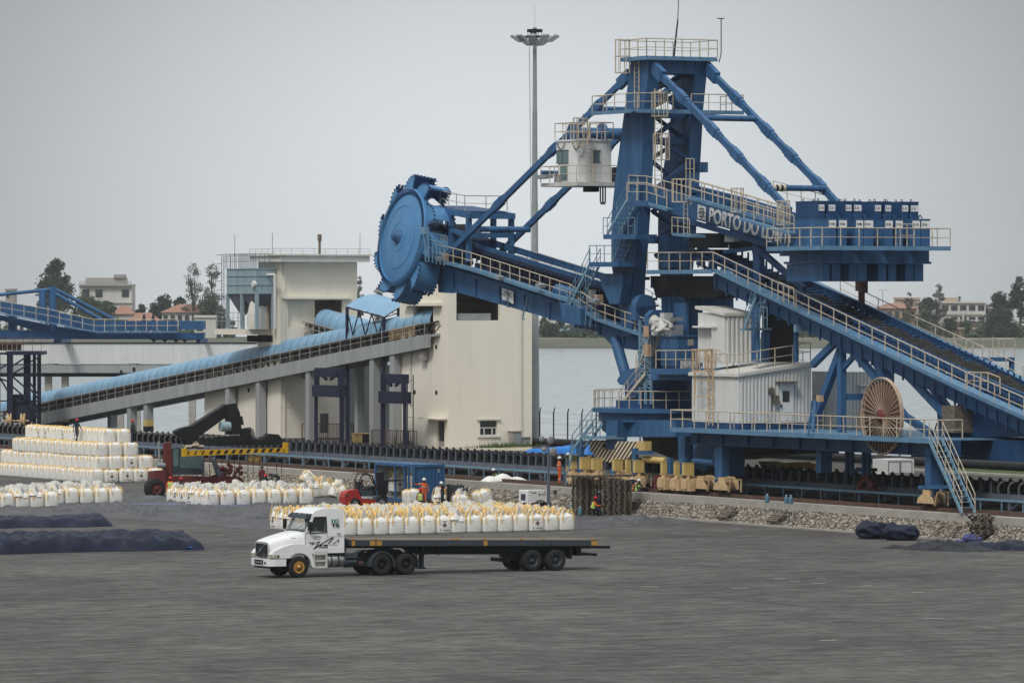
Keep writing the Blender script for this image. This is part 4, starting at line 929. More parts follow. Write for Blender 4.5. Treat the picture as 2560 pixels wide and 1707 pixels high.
# white steel box standing beyond the right part of the conveyor
p_ = R(2195, 1190, 196); q_ = R(2285, 1190, 196); wb = thing('storage_box', 'low white steel box with two framed doors behind the belt conveyor', 'storage box', (p_[0], 196, 1.4))
t1_ = RA(2285, 1180, q_[0]-3.6)[1]; b = MB(); b.box(q_[0]-5.6, q_[0]-3.6, 196, t1_, 1.4, 2.5); bx_ = b.build('box_body', 'white_clad', wb)
b = MB(); A_ = q_[0]-3.6
for i in range(2):
    y0_ = 196.1+i*(t1_-196.2)/2; y1_ = y0_+(t1_-196.2)/2-.08
    for (a_, c_) in (((y0_, 1.5), (y1_, 1.5)), ((y0_, 2.35), (y1_, 2.35)), ((y0_, 1.5), (y0_, 2.35)), ((y1_, 1.5), (y1_, 2.35))): b.bar((A_+.01, a_[0], a_[1]), (A_+.01, c_[0], c_[1]), .04)
b.build('door_frame', 'idler', bx_)
# ================================================================ bucket wheel reclaimer
def stripe_mat(name, c1, c2, sc, rot):
    m = mat(name, c1, rough=.6); t = m.node_tree; N = t.nodes; L = t.links; p = N['Principled BSDF']
    tc = N.new('ShaderNodeTexCoord'); mp = N.new('ShaderNodeMapping'); mp.inputs['Rotation'].default_value = rot; L.new(tc.outputs['Object'], mp.inputs[0])
    w = N.new('ShaderNodeTexWave'); w.inputs['Scale'].default_value = sc; L.new(mp.outputs[0], w.inputs['Vector'])
    r = N.new('ShaderNodeValToRGB'); r.color_ramp.interpolation = 'CONSTANT'; r.color_ramp.elements[1].position = .5
    r.color_ramp.elements[0].color = (*c1, 1); r.color_ramp.elements[1].color = (*c2, 1); L.new(w.outputs[0], r.inputs[0]); L.new(r.outputs[0], p.inputs['Base Color'])
stripe_mat('chevron', (.62, .53, .38), (.05, .035, .03), 1.0, (0, math.radians(-52), 0))
T = 170.0
RC = thing('bucket_wheel_reclaimer', 'huge blue bucket wheel reclaimer with cream handrails standing over the belt conveyor', 'reclaimer', (-306, T, 1.6))
def plate(b, uv, t0, t1):
    b.prism([R(u, v, t0)[::2] for u, v in uv], t0, t1, 'xz'); return b
def part(name, m, parent=None, fn=None, label=None):
    b = MB(); fn(b); return b.build(name, m, parent or RC, label=label)
def line(b, uv, t, w, h):
    P_ = [R(u, v, t) for u, v in uv]
    for p, q in zip(P_, P_[1:]): b.bar(p, q, w, h)
# ---- boom
BT0, BT1 = 168.2, 171.55
boom = MB()
gp = [(1092, 662), (1135, 672), (1400, 757), (1488, 800), (1610, 842), (1600, 876), (1534, 868), (1500, 832), (1311, 778), (1140, 730), (1127, 733), (1096, 731)]
plate(boom, gp, BT0, BT0+.25)
gz = [R(u, v, BT0)[::2] for u, v in gp]; boom.prism(gz, BT1, BT1+.25, 'xz')
for u in (1092, 1135, 1190, 1250, 1311, 1375, 1440, 1500, 1560):   # stiffeners and cross members
    v = 672+(u-1135)*.32; p = R(u, v+8, BT0); boom.box(p[0]-.12, p[0]+.12, BT0-.12, BT0, p[2]-1.15, p[2]); boom.box(p[0]-.15, p[0]+.15, BT0+.26, BT1-.01, p[2]-1.2, p[2]-.2)
boom = boom.build('boom', 'blue', RC)
def f(b):
    line(b, [(1089, 651), (1178, 674), (1425, 754), (1488, 797), (1613, 841)], 167.3, .12, .2)
    P_ = [R(u, v, 167.3) for u, v in ((1089, 651), (1178, 674), (1425, 754), (1488, 797), (1613, 841))]
    for p, q in zip(P_, P_[1:]): b.bar((p[0], 167.75, p[2]), (q[0], 167.75, q[2]), .85, .06)
    for p, q in zip(P_, P_[1:]): b.bar((p[0], 172.3, p[2]), (q[0], 172.3, q[2]), .85, .06)
part('walkway', 'blue_walk', boom, f)
def f(b):
    P_ = [R(u, v, 167.3) for u, v in ((1089, 648), (1178, 671), (1425, 751), (1488, 794), (1613, 838))]
    rail(b, P_, 1.1, 1.5, .036); rail(b, [(p[0], 172.7, p[2]) for p in P_], 1.1, 1.8, .03)
part('handrail', 'rail_cream', boom, f)
def guard(b, uv, t, h, pitch=.33):
    P_ = [R(u, v, t) for u, v in uv]
    for p, q in zip(P_, P_[1:]):
        b.add([p, q, (q[0], t, q[2]-h), (p[0], t, p[2]-h)], [(0, 1, 2, 3)]); b.bar(p, q, .09, .07)
        n = int((q[0]-p[0])/pitch)
        for i in range(n):
            x = p[0]+(q[0]-p[0])*i/n; z = p[2]+(q[2]-p[2])*i/n; b.add([(x, t-.005, z), (x+.13, t-.07, z-.02), (x+.13, t-.07, z-h), (x, t-.005, z-h), (x+.15, t-.005, z-.02), (x+.15, t-.005, z-h)], [(0, 1, 2, 3), (1, 4, 5, 2)])
def f(b): guard(b, [(1119, 589), (1500, 704), (1575, 724)], 168.9, .5)
part('belt_guard', 'blue', boom, f)
def f(b): guard(b, [(1194, 589), (1500, 682), (1560, 700)], 171.3, .45)
part('belt_guard', 'blue', boom, f)
def f(b):
    line(b, [(1119, 600), (1500, 716), (1590, 740)], 168.9, .14, .14)
    for i in range(34):
        p = R(1125+i*13.4, 600+i*4.08, 168.9); b.bar((p[0], 168.9, p[2]), (p[0], 168.9, p[2]-1.35), .1); b.tube((p[0], 169.05, p[2]-.35), (p[0], 171.2, p[2]-.35), .1, 6)
        b.bar((p[0], 168.9, p[2]-.8), (p[0], 171.3, p[2]-.8), .12)
        if i % 2 == 0: b.box(p[0], p[0]+.5, 168.3, 168.8, p[2]-1.3, p[2]-.95)
    line(b, [(1112, 655), (1500, 770), (1590, 800)], 168.9, .12, .12)
part('belt_frame', 'navy', boom, f)
def f(b): plate(b, [(1205, 612), (1590, 730), (1590, 790), (1205, 665)], 171.36, 171.4)
part('dark_backing', 'blue_dark', boom, f)  # dark plate added so no bright gaps show through the belt frame
def f(b):
    p, q = R(1125, 608, 170), R(1590, 746, 170); b.bar((p[0], 170, p[2]), (q[0], 170, q[2]), 1.9, .05)
    R5 = random.Random(2)
    for i in range(70):
        k = R5.random(); c = [p[j]+(q[j]-p[j])*k for j in range(3)]; s_ = R5.uniform(.12, .3); y = 170+R5.uniform(-.8, .8)
        b.lathe([(.01, -s_*.5), (s_, 0), (.01, s_*.7)], (c[0], y, c[2]+.05), 'z', 5, False)
part('belt', 'coal', boom, f)
def f(b):   # sheltered head frame above the wheel end
    for t in (168.3, 171.7):
        for u in (1128, 1172): p, q = R(u, 655, t), R(u, 533, t); d = (t-168.3)*0; b.bar((R(u, 655, 168.3)[0], t, R(u, 655, 168.3)[2]), (R(u, 655, 168.3)[0], t, R(u, 533, 168.3)[2]), .34)
    P_ = [R(1118, 528, 168.3), R(1178, 540, 168.3)]
    for t in (168.3, 171.7): b.bar((P_[0][0], t, P_[0][2]), (P_[1][0], t, P_[1][2]), .3, .4)
    for p in P_: b.bar((p[0], 168.3, p[2]), (p[0], 171.7, p[2]), .3, .4)
    p = R(1128, 575, 168.3); q = R(1172, 588, 168.3)
    for t in (168.3, 171.7): b.bar((p[0], t, p[2]), (q[0], t, q[2]), .25, .3)
    b.bar((q[0], 168.3, q[2]), (q[0], 171.7, q[2]), .25, .35)
part('head_frame', 'blue', boom, f)
def f(b):
    p = [R(u, v, 168.3) for u, v in ((1100, 515), (1162, 528))]; P_ = [(p[0][0], 168.3, p[0][2]), (p[1][0], 168.3, p[1][2]), (p[1][0], 171.7, p[1][2])]
    rail(b, P_, 1.1, 1.4, .035)
part('head_rail', 'rail_gray', boom, f)
def f(b):
    plate(b, [(1080, 520), (1166, 534), (1166, 528), (1080, 514)], 168.3, 171.5); plate(b, [(1100, 560), (1150, 600), (1150, 640), (1075, 640), (1070, 600)], 168.5, 171)
part('chute', 'blue_dark', boom, f)
def f(b):
    plate(b, [(1255, 720), (1283, 729), (1283, 760), (1255, 749)], BT0-.16, BT0-.13)
sg = part('sign_panel', 'white_paint', boom, f, 'white sign panel reading ZPMC on the boom side')
p = R(1257, 736, BT0-.17); text('lettering', 'ZPMC', .52, (p[0], BT0-.17, p[2]-.05), 'ink', sg, FACE_T, slope=-.15, cond=1.0); text('lettering', '上海振华', .30, (p[0]+.05, BT0-.17, p[2]-.6), 'ink', sg, FACE_T, slope=-.15)
def f(b):   # floodlights and boxes along the walkway
    for u, v in ((1100, 645), (1250, 692), (1352, 712), (1490, 750)):
        p = R(u, v, 167.1); b.bar((p[0]-.35, 167.1, p[2]), (p[0]+.3, 167.1, p[2]-.1), .5, .22)
    for u, v in ((1108, 600), (1480, 735)): p = R(u, v, 167.9); b.box(p[0]-.3, p[0]+.2, 167.7, 168.1, p[2]-.6, p[2]+.3)
part('floodlight', 'galv', boom, f)
def f(b):
    for u, v in ((1112, 640), (1497, 744)): p = R(u, v, 167.7); b.box(p[0]-.3, p[0]+.25, 167.5, 167.9, p[2]-.5, p[2]+.2)
part('control_box', 'orange_cab', boom, f)
def f(b):
    for (u, v) in ((1340, 752), (1380, 700)): pass
    p = R(1440, 700, 167.6); b.tube(R(1395, 725, 168.5), R(1440, 738, 168.5), .45, 10)
    plate(b, [(1400, 757), (1452, 772), (1452, 812), (1430, 812), (1404, 795)], 166.9, 168.1)
part('side_platform', 'blue', boom, f)
def f(b):
    P_ = [R(u, v, 166.9) for u, v in ((1400, 757), (1452, 772))]; rail(b, P_, 1.1, 1.2, .03)
    stairs(b, b, R(1420, 770, 167.1), R(1475, 658, 167.1), .8, (0, 1, 0))
    ladder(b, R(1462, 815, 166.9), R(1468, 745, 166.9), (0, 1, 0)); ladder(b, R(1474, 818, 167), R(1480, 740, 167), (0, 1, 0))
    b.path([R(1269, 725, 168), R(1269, 768, 168), R(1282, 768, 168)], .035, 4); b.path([R(1410, 812, 168), R(1410, 826, 168), R(1480, 824, 168)], .05, 4)
    b.path([R(1330, 735, 168), R(1322, 775, 168)], .03, 4); b.path([R(1318, 745, 168), R(1306, 798, 168), R(1312, 798, 168)], .05, 4)
part('boom_stair', 'rail_blue', boom, f)
# ---- bucket wheel, its disc leaning 10.5 degrees
WC = R(1010, 594, 168.2); tilt = math.radians(10.5); wt = 166.6
WX = Vector((1, 0, 0)); WN = Vector((0, -math.cos(tilt), math.sin(tilt)))*1.0; WU = Vector((0, math.sin(tilt), math.cos(tilt)))
wc = Vector(R(1008, 594, wt))
def wp(r, th, d):  # d measured along the outward normal
    return wc+WX*(r*math.cos(th))+WU*(r*math.sin(th))+WN*d
def wring(b, prof, n=64, sm=True):
    vs = [wp(r, 2*math.pi*i/n, d) for r, d in prof for i in range(n)]
    b.add(vs, [(j*n+i, j*n+(i+1) % n, (j+1)*n+(i+1) % n, (j+1)*n+i) for j in range(len(prof)-1) for i in range(n)], sm)
def f(b):
    wring(b, [(.01, .42), (1.0, .40), (2.0, .30), (3.05, .12), (3.25, .05)]); wring(b, [(1.02, .42), (1.05, .43), (1.09, .40)])
    wring(b, [(3.25, .05), (3.27, .22)], sm=False); wring(b, [(3.27, .22), (3.55, .2)]); wring(b, [(3.55, .2), (3.6, .1), (3.6, -.35), (3.2, -.5), (2.4, -2.0), (1.6, -2.2), (.01, -2.2)])
    wring(b, [(2.28, .285), (2.3, .30), (2.32, .27)])
disc = part('bucket_wheel', 'blue_wheel', None, f)
def f(b):
    for i in range(110):
        th = 2*math.pi*i/110; b.bar(wp(3.28, th, .25), wp(3.54, th+.02, .24), .09, .05)
part('rim_teeth', 'blue_dark', disc, f)
def f(b):
    wring(b, [(.01, .85), (.28, .85), (.3, .82), (.3, .75), (.38, .74), (.4, .5), (.55, .45), (.6, .38)], 24)
part('hub', 'blue', disc, f)
def bucket(th0):
    b = MB(); n = 8; prof = []
    for k in range(n+1):
        f_ = k/n; prof.append((3.2+1.38*math.sin(f_*math.pi/2)**.9, th0+.54*(1-f_)-.02))   # back curve from the rim up to the lip
    da, db = -.08, -1.75
    for d in (da, db):
        vs = [wp(r, th, d*1.0) for r, th in prof]+[wp(3.25, th0-.02, d)]
        b.add(vs, [tuple(range(len(vs)))])
    vs = [wp(r, th, d) for r, th in prof for d in (da, db)]
    b.add(vs, [(2*k, 2*k+1, 2*k+3, 2*k+2) for k in range(n)], True)
    b.m = 1; r, th = prof[-1]
    for i in range(6):
        d = da+(db-da)*(i+.1)/6; b.bar(wp(r-.02, th, d-.07), wp(r+.02, th-.07, d-.07), .14, .14); 
    for i in range(5):
        rr = 3.4+i*.27
        for d in (da, db): b.bar(wp(rr, th+.01, d), wp(rr, th-.055, d), .13, .07)
    for k, (r, th) in enumerate(prof[2:]):
        for d in (da, db): b.bar(wp(r-.05, th, d), wp(r+.09, th, d), .10, .08)
    return b.build('bucket', ['blue_wheel', 'blue_dark'], disc)
for i in range(10):
    bucket(math.radians(18+36*i))
def f(b):
    p = wp(0, 0, -2.2); b.tube(p, wp(0, 0, -3.0), 1.0, 16); plate(b, [(1062, 570), (1110, 575), (1115, 700), (1080, 690), (1058, 640)], 168.4, 170.5)
part('wheel_drive', 'blue', None, f)
def f(b):
    for u in (1062, 1070): b.path([R(u, 582, 166.2), R(u+2, 655, 166.2)], .05, 4)
    rail(b, [R(1072, 655, 166.6), R(1110, 665, 166.6)], 1.6, .6, .035); rail(b, [R(1085, 615, 167.2), R(1118, 622, 167.2)], .9, .6, .03)
    p = R(1063, 585, 166.2); b.box(p[0]-.35, p[0]+.35, 166, 166.3, p[2], p[2]+.5)
part('wheel_platform_rail', 'rail_blue', None, f)
# ---- tower
colp = [(1577, 150), (1623, 150), (1611, 270), (1602, 440), (1592, 600), (1584, 700), (1578, 840), (1556, 840), (1546, 757), (1528, 660), (1528, 550), (1539, 440), (1562, 270)]
cz = [R(u, v, 167.7)[::2] for u, v in colp]
tw = MB(); tw.prism(cz, 167.7, 168.6, 'xz'); tw.prism(cz, 171.3, 172.2, 'xz')
aH0, zH = R(1577, 150, 167.7)[::2]; aH1 = R(1623, 150, 167.7)[0]; zA_ = R(1623, 183, 167.7)[2]; zB_ = R(1611, 270, 167.7)[2]
tw.box(aH0+.1, aH1-.1, 168.61, 171.29, zA_, zH-.02)
aH2 = R(1611, 270, 167.7)[0]; aC = R(1602, 440, 167.7)[0]
for v, a_, h in ((275, aH2, .5), (343, (aH2+aC)/2, .45), (470, aC+.4, .8), (590, aC+.9, .5), (690, aC+1.3, .8)):
    z = R(1600, v, 167.7)[2]; tw.box(a_-1.6, a_-.5, 168.61, 171.29, z-h, z)
tower = tw.build('tower', 'blue', RC)
def f(b):
    lv = [183, 228, 275, 343, 400, 470, 530, 590, 640, 690]
    for i in range(len(lv)-1):
        z0, z1 = R(1600, lv[i], 167.7)[2], R(1600, lv[i+1], 167.7)[2]; a_ = aH2-.9+i*.22
        s_ = 1 if i % 2 else -1
        b.bar((a_, 170-s_*1.35, z0), (a_, 170+s_*1.35, z1), .28); b.bar((a_-.9, 170+s_*1.35, z0), (a_-.9, 170-s_*1.35, z1), .24)
part('bracing', 'blue_dark', tower, f)
def f(b):
    e = .5; b.box(aH0-e, aH1+e, 167.2, 172.6, zH, zH+.14); b.box(aH0-e-.03, aH1+e+.03, 167.15, 172.65, zH-.12, zH)
part('top_platform', 'blue_walk', tower, f)
def f(b):
    e = .55; z = zH+.14; rail(b, [(aH1+e, 167.2, z), (aH1+e, 172.6, z), (aH0-e, 172.6, z), (aH0-e, 167.2, z), (aH1+e, 167.2, z)], 1.15, 1.3, .04)
    q = R(1570, 120, 166.8); cage(b, (aH0+.3, 166.9, 0), zH-.9, zH+1.3, .5)
    ladder(b, (aH0+.8, 167.55, R(1577, 272, 167.7)[2]), (aH0+.8, 167.55, zH+.2), (1, 0, 0), .6, .3, .04)
part('top_rail', 'rail_cream', tower, f)
def f(b):
    q = R(1658, 145, 170.5); b.tube((aH0+1, 170.4, zH), (aH0+1.25, 170.6, zH+2.7), .08, 6, .05); b.tube((aH0+1.25, 170.6, zH+2.7), (aH0+1.3, 170.65, zH+4.6), .03, 4)
    b.path([(aH1+.6, 172.7, zH-.2), (aH1+.7, 172.8, zH+.4), (aH1+.7, 172.8, zH+2.7)], .035, 4); b.box(aH1+.5, aH1+.8, 172.6, 173, zH+2.7, zH+2.75)
part('antenna', 'navy', tower, f)
zP = R(1600, 274, 166.7)[2]
def f(b):
    b.box(aH0-3.2, aH2+.2, 166.5, 167.65, zP-.12, zP); b.box(aH0-3.2, aH2+.5, 166.4, 166.5, zP-.2, zP+.04); b.box(aH0-3.2, aH2+.2, 172.25, 174.6, zP-.12, zP); b.box(aH2, aH2+1.2, 166.5, 174.6, zP-.12, zP); b.box(aH2+1.2, aH2+1.3, 166.4, 174.6, zP-.22, zP+.03)
part('mid_platform', 'blue_walk', tower, f)
def f(b):
    rail(b, [(aH0-3.2, 167.6, zP), (aH0-3.2, 166.5, zP), (aH2+1.2, 166.5, zP), (aH2+1.2, 169.2, zP)], 1.1, 1.5, .035); rail(b, [(aH2+1.2, 170.6, zP), (aH2+1.2, 174.6, zP), (aH0, 174.6, zP)], 1.1, 1.5, .035)
    for v0, v1 in ((232, 292), (335, 400)):
        z1, z0 = RA(1652, v0, aH2+1)[2], RA(1652, v1, aH2+1)[2]; c = RA(1653 if v0 < 300 else 1657, 300, aH2+1.6); cage(b, (aH2+1.4, c[1], 0), z0, z1, .55, 10)
    c = RA(1653, 300, aH2+1.6); ladder(b, (aH2+1.1, c[1]-.2, RA(1652, 480, aH2+1)[2]), (aH2+1.1, c[1]-.2, RA(1652, 222, aH2+1)[2]), (0, 1, 0), .5, .3, .035)
part('mid_rail', 'rail_cream', tower, f)
def f(b):
    q = RA(1716, 405, aC+.3); q2 = RA(1770, 431, aC+.3); b.box(aC-.9, aC+.3, q[1], q2[1], q2[2], q[2]); b.box(aC-.9, aC+.3, q[1], q[1]+1.0, q2[2]-1.4, q[2])
    q = RA(1683, 400, aC-1.2)
part('bracket_box', 'blue', tower, f)
# stair landings on the near side
def f(b):
    for (u0, v0, u1, v1, h) in ((1508, 586, 1588, 592, 12), (1473, 655, 1546, 664, 12), (1568, 502, 1618, 505, 14)):
        plate(b, [(u0, v0), (u1, v0), (u1, v0+h), (u0, v0+h)], 166.0, 167.65)
    plate(b, [(1502, 684), (1556, 684), (1556, 712), (1548, 760), (1524, 760), (1502, 710)], 166.9, 167.65)
part('landing', 'blue', tower, f)
def f(b):
    stairs(b, b, R(1518, 586, 166.6), R(1566, 502, 166.6), .9, (0, 1, 0)); stairs(b, b, R(1532, 654, 166.9), R(1556, 596, 166.9), .8, (0, 1, 0))
    rail(b, [R(1508, 586, 166.05), R(1530, 586, 166.05)], 1.1, 1, .03); rail(b, [R(1570, 586, 166.05), R(1587, 586, 166.05)], 1.1, 1, .03)
    rail(b, [R(1473, 655, 166.05), R(1530, 655, 166.05)], 1.1, 1, .032)
part('stair', 'rail_blue', tower, f)
def f(b):
    rail(b, [R(1568, 502, 166.1), R(1617, 503, 166.1), R(1667, 519, 166.1)], 1.2, 1.2, .036); rail(b, [R(1572, 480, 167.6), R(1617, 482, 167.6), R(1727, 512, 167.6)], 1.1, 1.3, .034)
    p = R(1700, 505, 166.3); cage(b, (p[0], 166.4, 0), p[2], R(1700, 448, 166.3)[2], .6, 12, .03); ladder(b, (p[0]-.2, 166.7, R(1700, 588, 166.3)[2]), (p[0]-.2, 166.7, p[2]), (.5, 0, 0), .5)
    rail(b, [R(1680, 585, 166.3), R(1724, 590, 166.3)], 1.1, .9, .03)
    rail(b, [R(1715, 447, 167), R(1735, 447, 167)], 1.3, .5, .03)
part('deck_rail', 'rail_cream', tower, f)
def f(b):
    line(b, [(1617, 508), (1668, 524)], 166.6, .9, .1); line(b, [(1617, 508), (1668, 524)], 166.1, .08, .2); plate(b, [(1680, 583), (1724, 588), (1724, 594), (1680, 589)], 166.2, 167.4)
part('deck_walkway', 'blue_walk', tower, f)
# ---- stays
def stay(uv, t, joints, w=.34):
    a0, a1 = R(*uv[0], 168.0), R(*uv[1], 168.0); p, q = Vector((a0[0], t, a0[2])), Vector((a1[0], t, a1[2]))
    b = MB(); b.bar(p, q, w*.75, w*1.22)
    for f_ in joints: c = p+(q-p)*f_; d = (q-p).normalized(); b.bar(c-d*.55, c+d*.55, w*1.0, w*1.75); b.bar(c-d*.95, c+d*.95, w*.8, w*1.5)
    for f_ in [x+.07 for x in joints]: c = p+(q-p)*f_; b.bar(c-Vector((0, 0, .1)), c+Vector((0, 0, .38)), .08)
    d = (q-p).normalized(); b.bar(p, p+d*1.6, w, w*2.3)
    b.build('stay', 'blue', RC)
for t in (168.0, 172.1):
    stay(((1574, 186), (1117, 638)), t, (.17, .4, .7)); stay(((1632, 166), (1975, 528)), t, (.22, .45, .62, .82), .36)
def f(b):
    def hor(u, v, t0, t1, r): p = R(u, v, 168.0); b.tube((p[0], t0, p[2]), (p[0], t1, p[2]), r, 12)
    hor(1196, 573, 168, 172.1, .22); hor(1493, 273, 168.1, 172, .19); hor(1432, 333, 168.1, 171.9, .4); hor(1755, 295, 168.1, 172, .2); hor(1350, 432, 168.1, 171.9, .16)
    p = R(1432, 333, 168)
    for t in (168.0, 170.3): b.tube((p[0], t-.1, p[2]), (p[0], t+.1, p[2]), .72, 16)
part('cross_tube', 'blue', None, f)
def f(b):
    p = R(1928, 470, 168.0); b.tube((p[0], 168.7, p[2]), (p[0], 172, p[2]), .2, 12)
ct = part('cross_tube', 'blue', None, f)
def f(b):
    p = R(1928, 470, 168.0)
    for i in range(5): b.m = i % 2; b.tube((p[0], 168.1+i*.18, p[2]), (p[0], 168.28+i*.18, p[2]), .215, 12)
b = MB(); f(b); b.build('striped_end', ['rail_cream', 'black'], ct)
# ---- operator cabin
tc0 = 165.6; ka = R(1445, 400, tc0)[0]; kb = R(1391, 400, tc0)[0]; kz0, kz1 = R(1445, 455, tc0)[2], R(1445, 352, tc0)[2]; tc1 = RA(1528, 400, ka)[1]
def f(b):
    P_ = [(kb, kz1), (ka, kz1), (ka, kz0), (kb+.35, kz0), (kb+.35, kz0+1.1), (kb, kz0+1.55)]; b.prism(P_, tc0, tc1, 'xz'); b.box(kb-.1, ka+.08, tc0-.08, tc1+.08, kz1+.001, kz1+.1)
    b.box(ka+.001, ka+.12, tc0+.05, tc0+.3, kz1-.95, kz1-.5)
cabn = part('operator_cabin', 'white_paint', None, f)
def f(b): b.box(kb+.05, ka-1.35, tc0-.03, tc0-.001, kz0+1.35, kz0+2.15); b.box(kb+.6, ka-1.5, tc0-.03, tc0-.001, kz0+.15, kz0+1.1)
def f2(b): q = RA(1481, 378, ka); q2 = RA(1499, 405, ka); b.box(ka+.001, ka+.03, q[1], q2[1], q2[2], q[2])
for g in (f, f2):
    w_ = part('window', 'glass_green', cabn, g)
def f(b):
    b.box(kb+.05, ka-1.3, tc0-.06, tc0-.031, kz0+1.28, kz0+1.36); b.box(kb+.05, ka-1.3, tc0-.06, tc0-.031, kz0+2.13, kz0+2.2); m = (kb+ka-1.3)/2; b.box(m-.04, m+.04, tc0-.06, tc0-.031, kz0+1.36, kz0+2.13)
    q = RA(1481, 378, ka); q2 = RA(1499, 405, ka); b.box(ka+.031, ka+.05, (q[1]+q2[1])/2-.03, (q[1]+q2[1])/2+.03, q2[2], q[2]); b.box(ka+.031, ka+.06, q[1]-.05, q2[1]+.05, q[2], q[2]+.06); b.box(ka+.031, ka+.06, q[1]-.05, q2[1]+.05, q2[2]-.06, q2[2])
part('window_frame', 'frame_gray', cabn, f)
def f(b): q = RA(1474, 372, ka); q2 = RA(1503, 454, ka); b.box(ka+.001, ka+.02, q[1], q2[1], q2[2], q[2])
part('door', 'white_clad', cabn, f)
def f(b):
    q = R(1352, 458, 164.9)[0]; b.box(q, ka+1.1, 164.9, tc1+2.3, kz0-.28, kz0-.03)
cp = part('cabin_platform', 'white_old', None, f)
def f(b):
    q = R(1352, 458, 164.9)[0]; rail(b, [(q, 167, kz0), (q, 164.9, kz0), (ka+1.1, 164.9, kz0), (ka+1.1, tc1+.6, kz0)], 1.1, 1.2, .034)
    rail(b, [(kb-.2, tc1, kz1+.1), (kb-.2, tc0, kz1+.1), (ka+.1, tc0, kz1+.1), (ka+.1, tc1+.1, kz1+.1), (kb-.2, tc1+.1, kz1+.1)], 1.15, 1.0, .036)
    ladder(b, (ka+.25, tc0+.5, kz0), (ka+.25, tc0+.5, kz1+.2), (0, 1, 0), .5, .28, .03)
    c = RA(1463, 330, ka+.6); cage(b, (ka+.5, c[1]-.3, 0), kz1-.35, kz1+1.5, .5, 8, .03)
part('cabin_rail', 'rail_cream', cp, f)
def f(b):
    p = RA(1508, 462, ka)
    for dt in (0, .2): b.path([(ka-.4, p[1]+dt, kz0-.3), (ka-.4, p[1]+dt, kz0-1.3), (ka-.4, p[1]+dt+.1, kz0-1.5), (ka-.4, p[1]+dt+.18, kz0-1.3), (ka-.4, p[1]+dt+.18, kz0-.3)], .05, 4)
    b.box(ka-1.2, ka-.2, p[1]-.9, p[1]-.2, kz0-.65, kz0-.28); b.box(ka+.4, ka+1, tc1-.2, tc1+.6, kz0, kz0+1.0)
    for u0 in (1392, 1431):
        P_ = [R(u0+i*5, 358+ (0, 12, 17, 12, 0)[i], 165.5) for i in range(5)]; b.path(P_, .035, 4)
part('cable', 'black', cp, f)
def f(b): p = R(1360, 443, 164.8); b.bar((p[0]-.6, 164.8, p[2]), (p[0]+.6, 164.9, p[2]+.05), .6, .25); b.box(kb+.9, kb+1.5, 164.95, 165.2, kz0, kz0+.5)
part('floodlight', 'galv', cp, f)
# ---- counterweight boom with the lettering
cgp = [(1584, 455), (1729, 492), (1975, 566), (1990, 572), (1990, 626), (1959, 612), (1743, 550), (1714, 545), (1590, 510)]
b = MB(); plate(b, cgp, 168.0, 168.25); b.prism([R(u, v, 168)[::2] for u, v in cgp], 171.75, 172, 'xz')
for u in (1640, 1700, 1760, 1820, 1880, 1940): p = R(u, 480+(u-1640)*.3, 168); b.box(p[0]-.2, p[0]+.2, 168.26, 171.74, p[2]-1.3, p[2]-.2)
cb = b.build('counterweight_boom', 'blue', RC)
def f(b): line(b, [(1690, 548), (1714, 551), (1918, 611)], 167.8, .3, .3); line(b, [(1690, 548), (1714, 551), (1918, 611)], 172, .3, .3)
part('lower_beam', 'blue_dark', cb, f)
def f(b):
    for pts in (((1727, 495), (1865, 535), (1975, 568)),): line(b, pts, 166.9, .9, .08); line(b, pts, 166.4, .08, .22)
    line(b, ((1860, 548), (1985, 585)), 166.2, .7, .16)
part('walkway', 'blue_walk', cb, f)
def f(b):
    P_ = [R(u, v, 166.4) for u, v in ((1727, 492), (1865, 532), (1975, 565))]; rail(b, P_, 1.15, 1.5, .036); rail(b, [R(u, v, 167.4) for u, v in ((1727, 492), (1865, 532), (1960, 560))], 1.1, 1.8, .034)
    rail(b, [(p[0], 172.6, p[2]) for p in P_], 1.1, 1.8, .034); rail(b, [R(u, v, 165.9) for u, v in ((1860, 545), (1985, 583))], 1.1, 1.2, .034)
    for u in (1850, 1965): p = R(u, 530+(u-1850)*.28, 166.4); cage(b, (p[0], 166.2, 0), p[2], p[2]+1.5, .4, 7, .03)
part('handrail', 'rail_cream', cb, f)
def f(b): plate(b, [(1744, 511), (1764, 518), (1764, 552), (1744, 546)], 167.93, 167.96)
em = part('emblem_panel', 'white_paint', cb, f, 'white panel with a ship wheel emblem at the start of the lettering')
def f(b):
    c = Vector(R(1754, 532, 167.92)); 
    for i in range(20):
        t0, t1 = 2*math.pi*i/20, 2*math.pi*(i+1)/20; b.bar(c+Vector((.27*math.cos(t0), 0, .27*math.sin(t0))), c+Vector((.27*math.cos(t1), 0, .27*math.sin(t1))), .03, .055)
    for i in range(8): t0 = math.pi*i/4; b.bar(c+Vector((.27*math.cos(t0), 0, .27*math.sin(t0))), c+Vector((.42*math.cos(t0), 0, .42*math.sin(t0))), .03, .05)
    b.bar(c-Vector((.16, 0, -.05)), c+Vector((.16, 0, .05)), .03, .1); b.bar(c-Vector((.1, 0, .08)), c+Vector((.12, 0, -.08)), .03, .05)
part('emblem', 'ink', em, f)
p, q = R(1771, 554, 167.97), R(1959, 609, 167.97); sl2 = math.atan2(q[2]-p[2], q[0]-p[0])
text('lettering', 'PORTO DO LOBITO', 1.28, (p[0], 167.97, p[2]+.02), 'white_paint', cb, FACE_T, slope=sl2, bold=.035, cond=.98, depth=.02)
